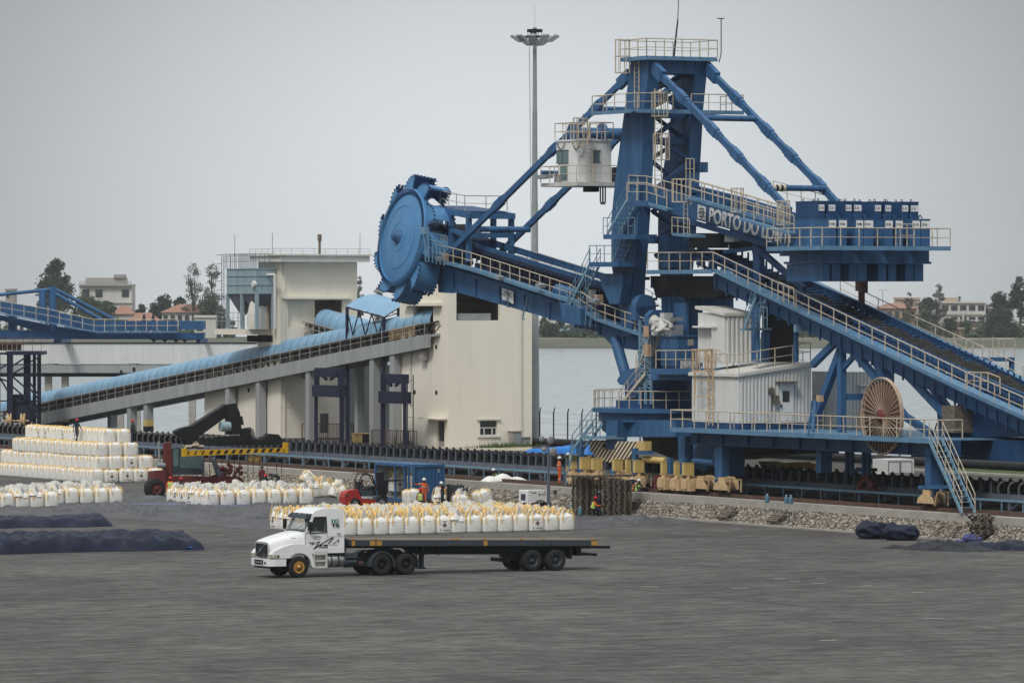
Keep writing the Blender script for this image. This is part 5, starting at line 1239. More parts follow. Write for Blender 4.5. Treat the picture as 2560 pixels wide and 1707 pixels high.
# counterweight carrier
tA = 166.4; a1 = R(2070, 560, tA)[0]; a1c = R(2057, 640, tA)[0]; tB = RA(2323, 640, a1c)[1]
zc0, zc1 = R(2057, 655, tA)[2], R(2057, 618, tA)[2]; az = R(1973, 610, tA)[0]
b = MB(); b.box(az, a1c, tA, tB, zc0, zc1); b.box(az-.5, a1c+.1, tA-.1, tB+.1, zc0-.1, zc0+.04); b.box(az-1.2, az, tA, tA+.4, zc0+.4, zc1+.3); b.box(az-1.2, az, tB-2, tB-1.6, zc0+.4, zc1+.3)
for f_ in (.5,): b.box(az+(a1c-az)*f_-.1, az+(a1c-az)*f_+.1, tA-.05, tA, zc0, zc1)
car = b.build('counterweight_carrier', 'blue', RC)
pu = [(2071, 2090), (2096, 2117), (2139, 2158), (2160, 2183), (2212, 2232), (2238, 2257), (2280, 2300), (2302, 2325)]
lab = ['19.39t', '19.34t', '19.08t', '19.31t', '19.22t', '19.18t', '19.13t', '19.53t']
zu0, zu1 = zc1+.02, R(2070, 546, tA)[2]; zt1 = RA(2060, 503, a1-1.3)[2]
ts = [(RA(u0, 560, a1)[1], RA(u1, 560, a1)[1]) for u0, u1 in pu]
for i, (t0, t1) in enumerate(ts):
    b = MB(); b.box(a1-4.6, a1, t0, t1, zu0, zu1); b.box(a1-4.63, a1+.03, t0-.02, t1+.02, zu1-.06, zu1+.01); cw = b.build('counterweight', 'blue', car)
    b = MB(); z = R(2070, 561, tA)[2]; b.box(a1+.031, a1+.04, t0+.02, t1-.02, z-.18, z+.26); b.build('label_plate', 'white_paint', cw)
    text('lettering', lab[i], .22, (a1+.045, t0+.04, z-.05), 'ink', cw, FACE_A, cond=.72, bold=.004)
for i, (t0, t1) in enumerate(ts):
    b = MB(); a2 = a1-1.3; b.box(a2-2.7, a2, t0+.02, t1-.04, zu1+.03, zt1); b.box(a2-2.73, a2+.03, t0, t1-.02, zt1-.05, zt1+.02)
    for a_ in (a2-.4, a2-2.2): b.path([(a_-.1, (t0+t1)/2, zt1), (a_-.08, (t0+t1)/2, zt1+.16), (a_+.08, (t0+t1)/2, zt1+.16), (a_+.1, (t0+t1)/2, zt1)], .025, 4)
    b.path([(a2+.05, t1-.1, zu1+.03), (a2+.25, t1-.08, zu1+.28), (a2+.5, t1-.06, zu1+.05)], .04, 5)
    cw = b.build('counterweight', 'blue_dark', car)
    b = MB(); z = zt1-.42; b.box(a2+.031, a2+.04, t0+.06, t1-.08, z-.18, z+.2); b.build('label_plate', 'white_paint', cw)
    text('lettering', '2.1t', .26, (a2+.045, t0+.09, z-.07), 'ink', cw, FACE_A, cond=.8, bold=.004)
z2_ = R(2053, 703, tA)[2]
for i, (t0, t1) in enumerate(ts):
    b = MB(); b.box(a1c-.15-4.3, a1c-.15, t0, t1, z2_, zc0-.11); b.build('counterweight', 'blue', car)
def f(b):
    z = zc1+.02; b.box(a1, a1+1.0, tA-1.0, tB+.5, z-.06, z+.02); b.box(a1+1.0, a1+1.1, tA-1.0, tB+.5, z-.22, z+.05); b.box(az-1, a1, tA-1.0, tA-.02, z-.06, z+.02); b.box(az-1, a1+1.1, tA-1.1, tA-1.0, z-.22, z+.05); b.box(a1-5, a1, tB+.3, tB+.5, z-.06, z+.02)
part('walkway', 'blue_walk', car, f)
def f(b):
    z = zc1+.04; rail(b, [(az-1, tA-1.05, z), (a1+1.05, tA-1.05, z), (a1+1.05, tB+.5, z), (a1-5, tB+.5, z)], 1.15, 1.4, .036)
    rail(b, [(a1+1.05, 171, z), (a1+1.05, 172, z)], 1.4, .5, .03)
part('handrail', 'rail_cream', car, f)
# ---- tail conveyor climbing behind the tower
tl = [(1783, 676), (1960, 760), (2414, 978), (2560, 1043), (2660, 1087)]
b = MB(); off = lambda pts, d: [(u, v+d) for u, v in pts]
plate(b, off(tl, 8)+off(tl[::-1], 40), 167.95, 168.15); b.prism([R(u, v, 167.95)[::2] for u, v in off(tl, 8)+off(tl[::-1], 40)], 171.9, 172.1, 'xz')
for k in range(34): u = 1800+k*26; v = 684+(u-1800)*.474+14; p = R(u, v, 168.2); b.box(p[0]-.08, p[0]+.08, 168.16, 171.89, p[2]-.6, p[2]-.35); b.box(p[0]-.06, p[0]+.06, 167.85, 167.95, p[2]-.75, p[2]+.1)
tail = b.build('tail_conveyor', 'blue', RC)
def f(b):
    for p, q in zip(tl, tl[1:]): P_, Q_ = R(*p, 167.0), R(*q, 167.0); b.bar(P_, Q_, .1, .22); b.bar((P_[0], 167.5, P_[2]), (Q_[0], 167.5, Q_[2]), .9, .06); b.bar((P_[0], 172.6, P_[2]), (Q_[0], 172.6, Q_[2]), .9, .06)
    p = R(1619, 676, 167.0); q = R(1783, 676, 167.0); b.box(p[0], q[0], 166.95, 169.5, p[2]-.12, p[2]); b.box(p[0], q[0], 166.9, 166.96, p[2]-.25, p[2]+.02)
part('walkway', 'blue_walk', tail, f)
def f(b):
    rail(b, [R(u, v-2, 167.0) for u, v in [(1619, 676)]+tl], 1.12, 1.55, .036)
    rail(b, [R(u, v, 173) for u, v in ((2101, 743), (2293, 838), (2432, 900), (2600, 980))], 1.1, 2.2, .032)
    rail(b, [R(1945, 748, 166.4), R(1985, 765, 166.4)], 1.1, .8, .034); rail(b, [R(2418, 972, 166.5), R(2470, 974, 166.5), R(2500, 986, 166.5)], 1.0, .9, .034)
part('handrail', 'rail_cream', tail, f)
def f(b): guard(b, [(1742, 610), (2049, 752), (2190, 821), (2368, 905), (2560, 984), (2640, 1018)], 168.9, .3, .26)
part('belt_guard', 'blue', tail, f)
def f(b): guard(b, [(1989, 688), (2136, 750), (2292, 824), (2432, 890), (2560, 954), (2640, 992)], 171.3, .48)
part('belt_guard', 'blue_dark', tail, f)
def f(b):
    for k in range(60):
        u = 1746+k*15; v = 612+(u-1742)*.458; p = R(u, v, 168.9); b.bar((p[0], 168.9, p[2]), (p[0], 168.9, p[2]-1.45), .1); b.tube((p[0], 169, p[2]-.35), (p[0], 171.3, p[2]-.35), .1, 6); b.bar((p[0], 171.3, p[2]+.1), (p[0], 171.3, p[2]-1.3), .1)
        if k % 2: b.box(p[0]-.2, p[0]+.3, 168.4, 168.8, p[2]-1.1, p[2]-.6)
    for v0 in (22, 48): line(b, [(1742, 610+v0), (2190, 821+v0), (2640, 1018+v0)], 168.92, .1, .16)
part('belt_frame', 'blue_dark', tail, f)
R6 = random.Random(5)
p0, p1 = R(1745, 618, 170), R(2640, 1010, 170)
def f(b):
    hh = [[R6.random() for _ in range(13)] for _ in range(260)]
    def g(i, j):
        ii, jj = min(259, int(i*259)), int(j*12); amp = (1-(2*j-1)**2)
        return (p0[0]+(p1[0]-p0[0])*i, 168.95+2.3*j, p0[2]+(p1[2]-p0[2])*i-.28+amp*(.28+.28*hh[ii][jj]+.12*math.sin(i*90))*(1 if i > .15 else .3))
    b.surf(g, 259, 12, False)
part('coal_load', 'coal', tail, f)
# head of the tail conveyor and its hoods
def f(b):
    plate(b, [(1722, 583), (1800, 583), (1800, 618), (1742, 618), (1722, 620)], 168.5, 171.5); plate(b, [(1625, 690), (1800, 690), (1835, 715), (1790, 745), (1640, 745)], 168.6, 171.6)
    plate(b, [(1822, 605), (1874, 604), (1874, 622), (1822, 622)], 170, 172); plate(b, [(1500, 692), (1560, 692)]+[(1560, 700), (1500, 700)], 169, 171)
part('chute', 'black', tail, f)
def f(b):
    p = RA(1670, 587, aC+2.2); q = RA(1722, 668, aC+2.2); b.box(aC+1.0, aC+2.2, p[1], q[1], q[2], p[2])
    for i in range(4): t = p[1]+(q[1]-p[1])*i/3; b.box(aC+2.2, aC+2.27, t-.04, t+.04, q[2], p[2])
    for i in range(4): z = q[2]+(p[2]-q[2])*i/3; b.box(aC+2.2, aC+2.26, p[1], q[1], z-.03, z+.03)
part('hood', 'blue', tail, f)
def f(b):
    plate(b, [(1880, 612), (1985, 612), (1985, 634), (1880, 634)], 168.3, 168.7); plate(b, [(1880, 605), (1896, 600), (1900, 700), (1884, 700)], 168.2, 168.6)
    line(b, [(1893, 620), (2010, 722)], 168.3, .3, .34); line(b, [(1893, 620), (2010, 722)], 171.7, .3, .34); line(b, [(1812, 630), (1888, 620)], 168.4, .25, .25)
    plate(b, [(1880, 612), (1985, 612), (1985, 634), (1880, 634)], 171.5, 171.9); p = R(1888, 605, 168.3); b.box(p[0], p[0]+.3, 168.3, 171.8, p[2]-.5, p[2])
part('gantry_frame', 'blue_dark', tail, f)
def f(b): p = R(1829, 595, 168); b.bar((p[0]-.6, 168, p[2]), (p[0]+.5, 168.1, p[2]), .4, .5); b.path([R(1822, 610, 168), R(1822, 622, 168)], .05, 4)
part('floodlight', 'galv', tail, f)
def f(b):
    for u, v in ((2150, 708), (2158, 712)): p = R(u, v, 172.6); b.box(p[0]-.25, p[0]+.25, 172.4, 172.8, p[2]-.5, p[2]+.4); b.bar((p[0], 172.6, p[2]-.5), (p[0], 172.6, p[2]-1.6), .16)
part('limit_box', 'rust', tail, f)
def f(b):
    p = R(2416, 894, 172.5); q = RA(2537, 900, p[0]); b.box(p[0]-2.5, p[0], 172.5, q[1], p[2]-.25, p[2])
    for y in (172.6, q[1]-.1): b.bar((p[0]-.2, y, p[2]), (p[0]-.2, y, p[2]-3.2), .25)
tp = part('tail_platform', 'blue', tail, f)
def f(b): p = R(2416, 894, 172.5); q = RA(2537, 900, p[0]); rail(b, [(p[0]-2.5, 172.5, p[2]), (p[0], 172.5, p[2]), (p[0], q[1], p[2]), (p[0]-2.5, q[1], p[2])], 1.15, 1.1, .034)
part('platform_rail', 'rail_cream', tp, f)
def f(b):
    for t in (168.2, 171.7):
        g = lambda pts, w=.42: [b.bar((R(*p, 168.2)[0], t, R(*p, 168.2)[2]), (R(*q, 168.2)[0], t, R(*q, 168.2)[2]), w*.8, w) for p, q in zip(pts, pts[1:])]
        g([(2094, 850), (2032, 912)]); g([(2104, 860), (2104, 1085)], .5); g([(2104, 872), (2052, 1010), (2030, 1062)], .5); g([(2116, 858), (2202, 958), (2262, 1040), (2330, 1085)], .42)
        g([(2262, 930), (2372, 1046)], .42); g([(2192, 900), (2230, 985), (2240, 1085)], .55); g([(2104, 872), (2148, 882)], .35); g([(2140, 885), (2104, 925)], .3)
    p = R(2104, 1000, 168.2); b.box(p[0]-.2, p[0]+.2, 168.5, 171.5, p[2], p[2]+.4)
part('trestle', 'blue', tail, f)
def f(b):
    plate(b, [(2425, 990), (2560, 1050), (2660, 1095), (2640, 1120), (2560, 1090), (2500, 1092), (2345, 1092)], 168.6, 171.4); plate(b, [(2430, 960), (2462, 976), (2360, 1090), (2338, 1090)], 168.2, 168.6)
part('tail_hopper', 'blue_dark', tail, f)
# ---- machinery deck around the foot of the tower
def cyl(b, u, v0, v1, r, t=T, n=32):
    c = R(u, v0, t); c1 = R(u, v1, t); b.tube((c[0], t, c1[2]), (c[0], t, c[2]), r, n)
def f(b):
    cyl(b, 1655, 935, 1000, 2.5); cyl(b, 1655, 1000, 1045, 3.1); cyl(b, 1655, 1050, 1085, 2.7); cyl(b, 1655, 840, 936, 1.6)
part('slewing_column', 'blue_dark', None, f)
def f(b):
    cyl(b, 1668, 1019, 1029, 5.0, T, 40); cyl(b, 1668, 1029, 1052, 4.6, T, 40)
dk = part('slewing_deck', 'blue', None, f)
def f(b):
    c = R(1668, 1018, T); P_ = [(c[0]+4.9*math.cos(x), T+4.9*math.sin(x), c[2]) for x in [math.radians(-200+i*10) for i in range(22)]]; rail(b, P_, 1.15, 1.1, .034)
    stairs(b, b, R(1548, 1015, 167), R(1612, 935, 167), .8, (0, 1, 0)); stairs(b, b, R(1590, 930, 167.2), R(1625, 835, 167.2), .8, (0, 1, 0))
part('handrail', 'rail_cream', dk, f)
def f(b):
    plate(b, [(1625, 921), (1790, 921), (1790, 936), (1625, 936)], 166.5, 173); plate(b, [(1610, 936), (1790, 936), (1790, 950), (1610, 950)], 167.2, 172.8)
md = part('machinery_deck', 'blue', None, f)
def f(b): p = R(1640, 920, 166.5); q = R(1790, 920, 166.5); rail(b, [(p[0], 170, p[2]), (p[0], 166.5, p[2]), (q[0], 166.5, q[2]), (q[0], 173, p[2])], 1.15, 1.4, .036)
part('handrail', 'rail_cream', md, f)
def bx(u0, uc, u1, v0, v1, t):   # box whose near corner shows at uc; left face u0..uc, right face uc..u1
    a_c, _, zt_ = R(uc, v0, t); zb_ = R(uc, v1, t)[2]; a_0 = R(u0, v0, t)[0]; t1 = RA(u1, v0, a_c)[1]; return a_0, a_c, t, t1, zb_, zt_
def f(b):
    x = bx(1652, 1694, 1756, 842, 915, 166.9); b.box(*x); b.box(x[0]-.1, x[1]+.1, x[2]-.1, x[3]+.1, x[5], x[5]+.1); 
    for z in (x[4],): b.box(x[0], x[1], x[2]+.1, x[3]-.1, z-.3, z)
    m = (x[0]+x[1])/2; b.box(m-.02, m+.02, x[2]-.02, x[2], x[4], x[5])
cb_ = part('electric_cabinet', 'blue_box', md, f)
def f(b): x = bx(1652, 1694, 1756, 842, 915, 166.9); q = RA(1719, 848, x[1]); q2 = RA(1733, 864, x[1]); b.box(x[1]+.001, x[1]+.05, q[1], q2[1], q2[2], q[2])
part('vent_grille', 'house_grey', md, f)
def f(b):
    for u0, u1 in ((1704, 1729), (1733, 1745)): x = bx(u0-3, u0, u1, 902, 921, 166.7); b.box(*x); c = RA((u0+u1)/2, 911, x[1]); b.tube((x[1], c[1], c[2]), (x[1]+.05, c[1], c[2]), .22, 14)
part('air_conditioner', 'white_old', md, f)
def f(b):
    for x in (bx(1578, 1590, 1640, 765, 800, 167.0),):
        b.box(*x); c = ((x[2]+x[3])/2); b.lathe([((x[3]-x[2])/2, x[0]), ((x[3]-x[2])/2, x[1])], (0, c, x[5]), 'x', 20); b.lathe([(.01, x[1]), ((x[3]-x[2])/2, x[1])], (0, c, x[5]), 'x', 20)
    x = bx(1611, 1622, 1656, 788, 835, 166.9); b.box(*x); b.prism([(x[2], x[5]), (x[3], x[5]), (x[3], x[5]+.35), (x[2]+.4, x[5]+.35)], x[0], x[1], 'yz')
part('machine_hood', 'blue', md, f)
def f(b):
    x = bx(1628, 1640, 1662, 800, 838, 166.8); b.box(*x); b.tube((x[1]-.8, x[2]+.2, x[5]), (x[1]+.3, x[3], x[5]-.6), .4, 10); x = bx(1650, 1660, 1682, 782, 840, 167.2); b.box(*x)
    for i in range(9): c = R(1655+R6.uniform(-20, 25), 810+R6.uniform(-25, 25), 166.8); b.tube(c, (c[0]+R6.uniform(-.5, .6), c[1]+R6.uniform(-.5, .5), c[2]+R6.uniform(-.4, .5)), R6.uniform(.08, .2), 7)
part('engine', 'white_old', md, f)
def f(b):
    x = bx(1668, 1678, 1708, 812, 842, 166.8); b.box(*x); y = bx(1668, 1676, 1708, 793, 803, 166.75); b.box(*y)
part('motor', 'galv', md, f)
def f(b):
    x = bx(1686, 1715, 1722, 757, 850, 168.2); b.box(*x); x = bx(1712, 1724, 1757, 735, 845, 169); b.box(*x); x = bx(1750, 1756, 1834, 727, 772, 169.4); b.box(*x); x = bx(1690, 1700, 1756, 724, 735, 168.6); b.box(*x)
    for i in range(12): u = 1655+i*4.5; b.path([R(u, 742, 168.4), R(u+R6.uniform(-2, 2), 790, 168.4)], .06, 4)
part('duct_housing', 'blue', md, f)
def f(b):
    x = bx(1745, 1813, 1880, 782, 908, 166.9); b.corr((x[0], x[2]), (x[1], x[2]), x[4], x[5], .28, .06); b.corr((x[1], x[2]), (x[1], x[3]), x[4], x[5], .3, .09); b.box(x[0]+.08, x[1]-.08, x[2]+.1, x[3], x[4], x[5]-.05)
us = part('upper_house', 'white_clad', None, f)
def f(b):
    x = bx(1745, 1813, 1880, 782, 908, 166.9); b.add([(x[0]-.15, x[2]-.15, x[5]+.45), (x[1]+.15, x[2]-.15, x[5]), (x[1]+.15, x[3]+.15, x[5]), (x[0]-.15, x[3]+.15, x[5]+.45), (x[0]-.15, x[2]-.15, x[5]+.25), (x[1]+.15, x[2]-.15, x[5]-.2), (x[1]+.15, x[3]+.15, x[5]-.2), (x[0]-.15, x[3]+.15, x[5]+.25)], [(0, 1, 2, 3), (4, 5, 1, 0), (5, 6, 2, 1), (6, 7, 3, 2), (7, 4, 0, 3)])
part('roof', 'roof_white', us, f)
def f(b):
    x = bx(1745, 1813, 1880, 782, 908, 166.9); q = R(1752, 819, 166.8); q2 = R(1790, 905, 166.8); b.box(q[0]-.4, q2[0]+.1, 166.4, 166.88, q[2], q[2]+.12)
    b.box(q2[0]-.05, q2[0], 166.5, 166.86, x[4], q[2])
part('door_canopy', 'white_paint', us, f)
def f(b):
    x = bx(1878, 1895, 1900, 765, 905, 167.4); b.box(*x); x = bx(1905, 1912, 1992, 700, 905, 168.6); b.m = 1; b.box(*x); b.m = 0; x = bx(1984, 1990, 1996, 760, 905, 168.4); b.box(*x); x = bx(1902, 1910, 1925, 830, 905, 168.3); b.box(*x)
part('rear_wall', ['blue', 'black'], None, f)
def f(b):
    x = bx(1850, 1858, 1930, 820, 826, 166.2); b.box(*x); x = bx(1984, 1990, 2012, 812, 830, 167.4); b.box(*x)
    stairs(b, b, R(1862, 820, 166.4), R(1888, 745, 166.4), .8, (0, 1, 0)); rail(b, [R(1900, 820, 166.2), R(1918, 820, 166.2)], 1.3, .6, .03)
part('rear_stair', 'rail_blue', None, f)
# ---- electric house on the lower deck
EX = bx(1730, 1848, 2028, 934, 1058, 165.5)
def f(b):
    b.corr((EX[0], EX[2]), (EX[1], EX[2]), EX[4], EX[5], .26, .05); b.corr((EX[1], EX[2]), (EX[1], EX[3]), EX[4], EX[5], .26, .07); b.corr((EX[1], EX[3]), (EX[0], EX[3]), EX[4], EX[5], .26, .05); b.box(EX[0]+.06, EX[1]-.06, EX[2]+.08, EX[3]-.06, EX[4], EX[5]-.05)
eh = part('electric_house', 'white_clad', None, f)
def f(b):
    z = EX[5]; e = .18; r_ = .72; A_, B_ = EX[0]-e, EX[1]+e; C_, D_ = EX[2]-e, EX[3]+e; M_ = (C_+D_)/2+.5
    b.add([(A_, C_, z), (B_, C_, z), (B_, D_, z+r_), (A_, D_, z+r_), (A_, C_, z-.2), (B_, C_, z-.2), (B_, D_, z+r_-.2), (A_, D_, z+r_-.2)], [(0, 1, 2, 3), (4, 5, 1, 0), (5, 6, 2, 1), (6, 7, 3, 2), (7, 4, 0, 3), (7, 6, 5, 4)])
    b.m = 1; b.prism([(C_+e, z-.1), (D_-e, z-.1), (D_-e, z+r_-.08), (C_+e, z-.06)], A_+e, B_-e+.02, 'yz')
part('roof', ['roof_white', 'white_clad'], eh, f)
qd = RA(1947, 957, EX[1]); qe = RA(1982, 1056, EX[1])
def f(b): b.box(EX[1]+.08, EX[1]+.12, qd[1], qe[1], EX[4]+.02, qd[2])
dr_ = part('door', 'white_paint', eh, f)
def f(b): q = RA(1954, 977, EX[1]); q2 = RA(1971, 1004, EX[1]); b.box(EX[1]+.125, EX[1]+.14, q[1], q2[1], q2[2], q[2]); q = RA(1949, 1012, EX[1]); b.box(EX[1]+.12, EX[1]+.2, q[1], q[1]+.08, q[2]-.15, q[2]+.05)
part('door_window', 'glass_dark', eh, f)
def f(b): q = RA(1938, 957, EX[1]); q2 = RA(1985, 957, EX[1]); b.box(EX[1]+.05, EX[1]+.55, q[1], q2[1], q[2], q[2]+.1); q = RA(1930, 1000, EX[1]); b.box(EX[1]+.08, EX[1]+.35, q[1], q[1]+.3, q[2]-.2, q[2]+.3); q = RA(1925, 965, EX[1]); b.tube((EX[1]+.1, q[1], q[2]-.3), (EX[1]+.25, q[1], q[2]-.3), .22, 10); b.tube((EX[1]+.15, q[1], q[2]-1.6), (EX[1]+.15, q[1], q[2]-.3), .03, 4)
part('door_canopy', 'wood_dark', eh, f)
def f(b):
    ladder(b, (EX[0]+2.6, EX[2]-.25, EX[4]-.2), (EX[0]+2.6, EX[2]-.25, EX[5]+1.2), (.5, 0, 0), .55, .3, .045)
    p = R(1778, 900, 164.9); cage(b, (EX[0]+2.3, EX[2]-.55, 0), EX[5]+.1, EX[5]+1.5, .65, 8, .04); b.tube((EX[0]+2.0, EX[2]-.9, EX[4]+1.8), (EX[0]+2.0, EX[2]-.9, EX[5]+.2), .04, 4); b.tube((EX[0]+1.2, EX[2]-.5, EX[4]+1), (EX[0]+1.2, EX[2]-.5, EX[5]+.2), .04, 4)
    for z in (EX[5]-.5, EX[5]-1.5): b.bar((EX[0]+1.2, EX[2]-.5, z), (EX[0]+3.3, EX[2]-.3, z), .05)
part('roof_ladder', 'tan', eh, f)
def f(b): z = EX[5]+.1; rail(b, [(EX[0]+3, EX[2], z), (EX[1]-.1, EX[2]+.05, z), (EX[1]-.1, EX[3], z+.7), (EX[0], EX[3], z+.7)], 1.15, 1.5, .036)
part('roof_rail', 'rail_cream', eh, f)
def f(b):
    x = bx(2030, 2120, 2200, 930, 1070, 172.5); b.corr((x[0], x[2]), (x[1], x[2]), x[4], x[5], .26, .06); b.corr((x[1], x[2]), (x[1], x[3]), x[4], x[5], .26, .07); b.box(x[0], x[1]-.08, x[2]+.08, x[3], x[4], x[5])
e2 = part('electric_house', 'white_clad', None, f, 'smaller grey white electric house behind the trestle')
def f(b): x = bx(2030, 2120, 2200, 930, 1070, 172.5); b.box(x[1]+.08, x[1]+.1, x[2]+.9, x[2]+1.9, x[4], x[5]-1); b.box(x[1]+.08, x[1]+.4, x[2]+.7, x[2]+2.1, x[5]-.9, x[5]-.8)
part('door', 'white_paint', e2, f)
# lower deck, main girder and cable reel
dkp = [(1677, 1074), (1880, 1078), (2062, 1084), (2345, 1095)]
def f(b):
    P_ = [R(u, v, 164.3) for u, v in dkp]
    p, q = P_[0], P_[-1]; z = sum(x[2] for x in P_)/4; b.box(p[0], q[0], 164.3, 175, z-.08, z); b.box(p[0], q[0], 164.2, 164.3, z-.25, z+.04); DZ.append((p[0], q[0], z))
DZ = []
ld = part('lower_deck', 'blue_walk', None, f)
dA, dB, dz_ = DZ[0]
def f(b): rail(b, [(dA, 166, dz_), (dA, 164.3, dz_), (dB, 164.3, dz_), (dB, 166, dz_)], 1.15, 1.5, .038); rail(b, [(EX[1]+.9, 164.6, dz_), (EX[1]+1.2, 171, dz_)], 1.1, 1.2, .03)
part('handrail', 'rail_cream', ld, f)
def f(b):
    b.box(dA+1, dB, 165.2, 165.9, dz_-.98, dz_-.09); b.box(dA+1, dB, 173.6, 174.3, dz_-.98, dz_-.09); b.box(dA+1, dB, 165.0, 166.1, dz_-1.03, dz_-.97)
    n = 0; x = dA+2
    while x < dB: b.box(x-.1, x+.1, 165.05, 165.2, dz_-.97, dz_-.1); b.box(x-.2, x+.2, 165.91, 173.59, dz_-.9, dz_-.3); x += 3.2
    b.box(dA-4.5, dA+2, 166.5, 173.5, dz_-.7, dz_+.3); b.box(EX[0], EX[1], EX[2], EX[3], dz_, EX[4])
    p = R(2340, 1110, 170); b.box(p[0], p[0]+17, 168.2, 171.8, dz_-1.3, dz_-.05)
part('main_girder', 'blue_dark', None, f)
def f(b): plate(b, [(1605, 1088), (1880, 1092), (1875, 1135), (1760, 1150), (1690, 1150), (1610, 1118)], 169, 173); plate(b, [(1880, 1120), (2030, 1124), (2030, 1134), (1880, 1130)], 169, 171)
part('dark_filler', 'black', None, f)  # black plates added to stand for the dark mass below the deck
def f(b): plate(b, [(1895, 1153), (1925, 1160), (1980, 1155), (1968, 1170), (1935, 1176), (1905, 1172)], 171, 172.5); plate(b, [(2010, 1158), (2038, 1158), (2036, 1176), (2012, 1174)], 173, 174)
part('scraper_plate', 'ochre', None, f)
rcn = Vector(R(2203, 1040, 165.0))
def f(b):
    for i in range(36):
        th = 2*math.pi*i/36; e = Vector((math.cos(th), 0, math.sin(th))); b.bar(rcn+e*.3+Vector((0, .05, 0)), rcn+e*2.3, .035, .03)
    b.path([rcn+Vector((2.3*math.cos(2*math.pi*i/36), 0, 2.3*math.sin(2*math.pi*i/36))) for i in range(37)], .06, 5); b.path([rcn+Vector((2.3*math.cos(2*math.pi*i/36), .15, 2.3*math.sin(2*math.pi*i/36))) for i in range(37)], .05, 5)
    b.path([rcn+Vector((2.15*math.cos(2*math.pi*i/36), .1, 2.3*math.sin(2*math.pi*i/36))) for i in range(37)], .04, 5)
reel = part('cable_reel', 'house_ochre', None, f)
def f(b): b.lathe([(.3, .1), (2.15, .1), (2.15, .16), (.3, .16)], tuple(rcn), 'y', 36)
part('cable_coil', 'rust', reel, f)
def f(b): b.lathe([(.01, -.15), (.4, -.12), (.45, .5)], tuple(rcn), 'y', 16); b.box(rcn.x-1.1, rcn.x-.3, 165.1, 165.8, rcn.z-.5, rcn.z+.1)
part('reel_drive', 'red_dark', reel, f)
def f(b): b.box(rcn.x-4, rcn.x-2.6, 165.8, 167.6, dz_+.3, dz_+1.5); b.box(rcn.x+3.2, rcn.x+4.6, 167.3, 170, dz_+.3, dz_+1.9); b.box(rcn.x-2.5, rcn.x-.8, 165.6, 167, dz_+.5, dz_+1.2)
part('equipment_box', 'wood_dark', None, f)
def f(b):
    p = R(2052, 1000, 164.6); b.box(p[0]-.4, p[0]+.0, 164.5, 164.8, p[2]-.1, p[2]+.3)
part('control_box', 'orange_cab', None, f)
def f(b): b.bar(R(2032, 1078, 164.1), R(2038, 1000, 164.5), .18); b.bar(R(2020, 1090, 163.9), R(2030, 1002, 164.3), .07)
part('post', 'blue', None, f)
# ---- legs, equaliser beams, bogies
def f(b):
    plate(b, [(1502, 1050), (1690, 1050), (1690, 1092), (1530, 1092), (1505, 1075)], 166.2, 166.8); plate(b, [(1515, 1050), (1545, 1050), (1540, 1118), (1532, 1128), (1522, 1128), (1515, 1118)], 165.4, 166.2)
    for u0, u1, v0, v1 in ((1695, 1713, 1090, 1192), (1785, 1806, 1095, 1205)): plate(b, [(u0, v0), (u1, v0), (u1-2, v1), (u0+2, v1)], 165.3, 165.9)
    plate(b, [(1700, 1090), (1790, 1095), (1790, 1145), (1760, 1180), (1700, 1150)], 166.5, 167)
    x = bx(1800, 1815, 1862, 1100, 1190, 165.8); b.box(*x); x = bx(2040, 2052, 2080, 1120, 1182, 165.8); b.box(*x); x = bx(2312, 2327, 2360, 1118, 1235, 165.0); b.box(*x)
    b.bar(R(2330, 1118, 165.1), R(2382, 1215, 165.1), .25); b.bar(R(2300, 1218, 165), R(2385, 1216, 165), .3, .22); plate(b, [(2318, 1220), (2336, 1220), (2331, 1244), (2323, 1244)], 165, 165.4)
    for u in (1700, 1800): x = bx(u, u+14, u+40, 1100, 1185, 173.6); b.box(*x)
    for u in (2118, 2160, 2130, 2172): b.bar(R(u, 1120, 168), R(u, 1188, 168), .22)
    plate(b, [(2125, 1172), (2165, 1172), (2165, 1180), (2125, 1180)], 168, 168.3)
part('portal_leg', 'blue', None, f)
def f(b):
    plate(b, [(1440, 1172), (1448, 1172), (1448, 1100), (1440, 1100)], 165.0, 165.3)
    for u in (1447, 1583, 1670, 1703): plate(b, [(u-4, 1120 if u < 1600 else 1144), (u+5, 1120 if u < 1600 else 1144), (u+5, 1185), (u-4, 1185)], 164.5, 164.75)
    plate(b, [(1580, 1127), (1618, 1127), (1618, 1135), (1580, 1135)], 164.5, 165); b.tube(R(1735, 1152, 165.4), R(1785, 1156, 165.4), .2, 10)
    plate(b, [(1525, 1170), (1536, 1170), (1534, 1200), (1528, 1200)], 164.4, 164.7)
part('rail_clamp', 'blue', None, f)
def f(b):
    plate(b, [(1474, 1100), (1507, 1100), (1507, 1124), (1536, 1124), (1540, 1103), (1590, 1103), (1590, 1127), (1560, 1152), (1531, 1158), (1500, 1148), (1474, 1126)], 165.3, 165.6)
part('equaliser_beam', 'chevron', None, f)
def f(b): plate(b, [(1590, 1103), (1612, 1103), (1612, 1126), (1590, 1126)], 165.2, 165.7); plate(b, [(1612, 1143), (1660, 1146), (1660, 1156), (1612, 1153)], 165, 165.6); b.tube(R(1612, 1148, 165), R(1665, 1152, 165), .22, 8)
part('cross_beam', 'ochre', None, f)
mb_ = [(1424, 1430, 1443, 1137, 1172), (1416, 1418, 1430, 1165, 1178), (1448, 1454, 1476, 1144, 1173), (1477, 1482, 1507, 1146, 1174), (1530, 1536, 1558, 1149, 1177), (1562, 1567, 1578, 1150, 1179), (1582, 1588, 1611, 1151, 1181), (1651, 1656, 1668, 1154, 1184), (1684, 1688, 1700, 1156, 1186), (1705, 1711, 1735, 1158, 1188)]
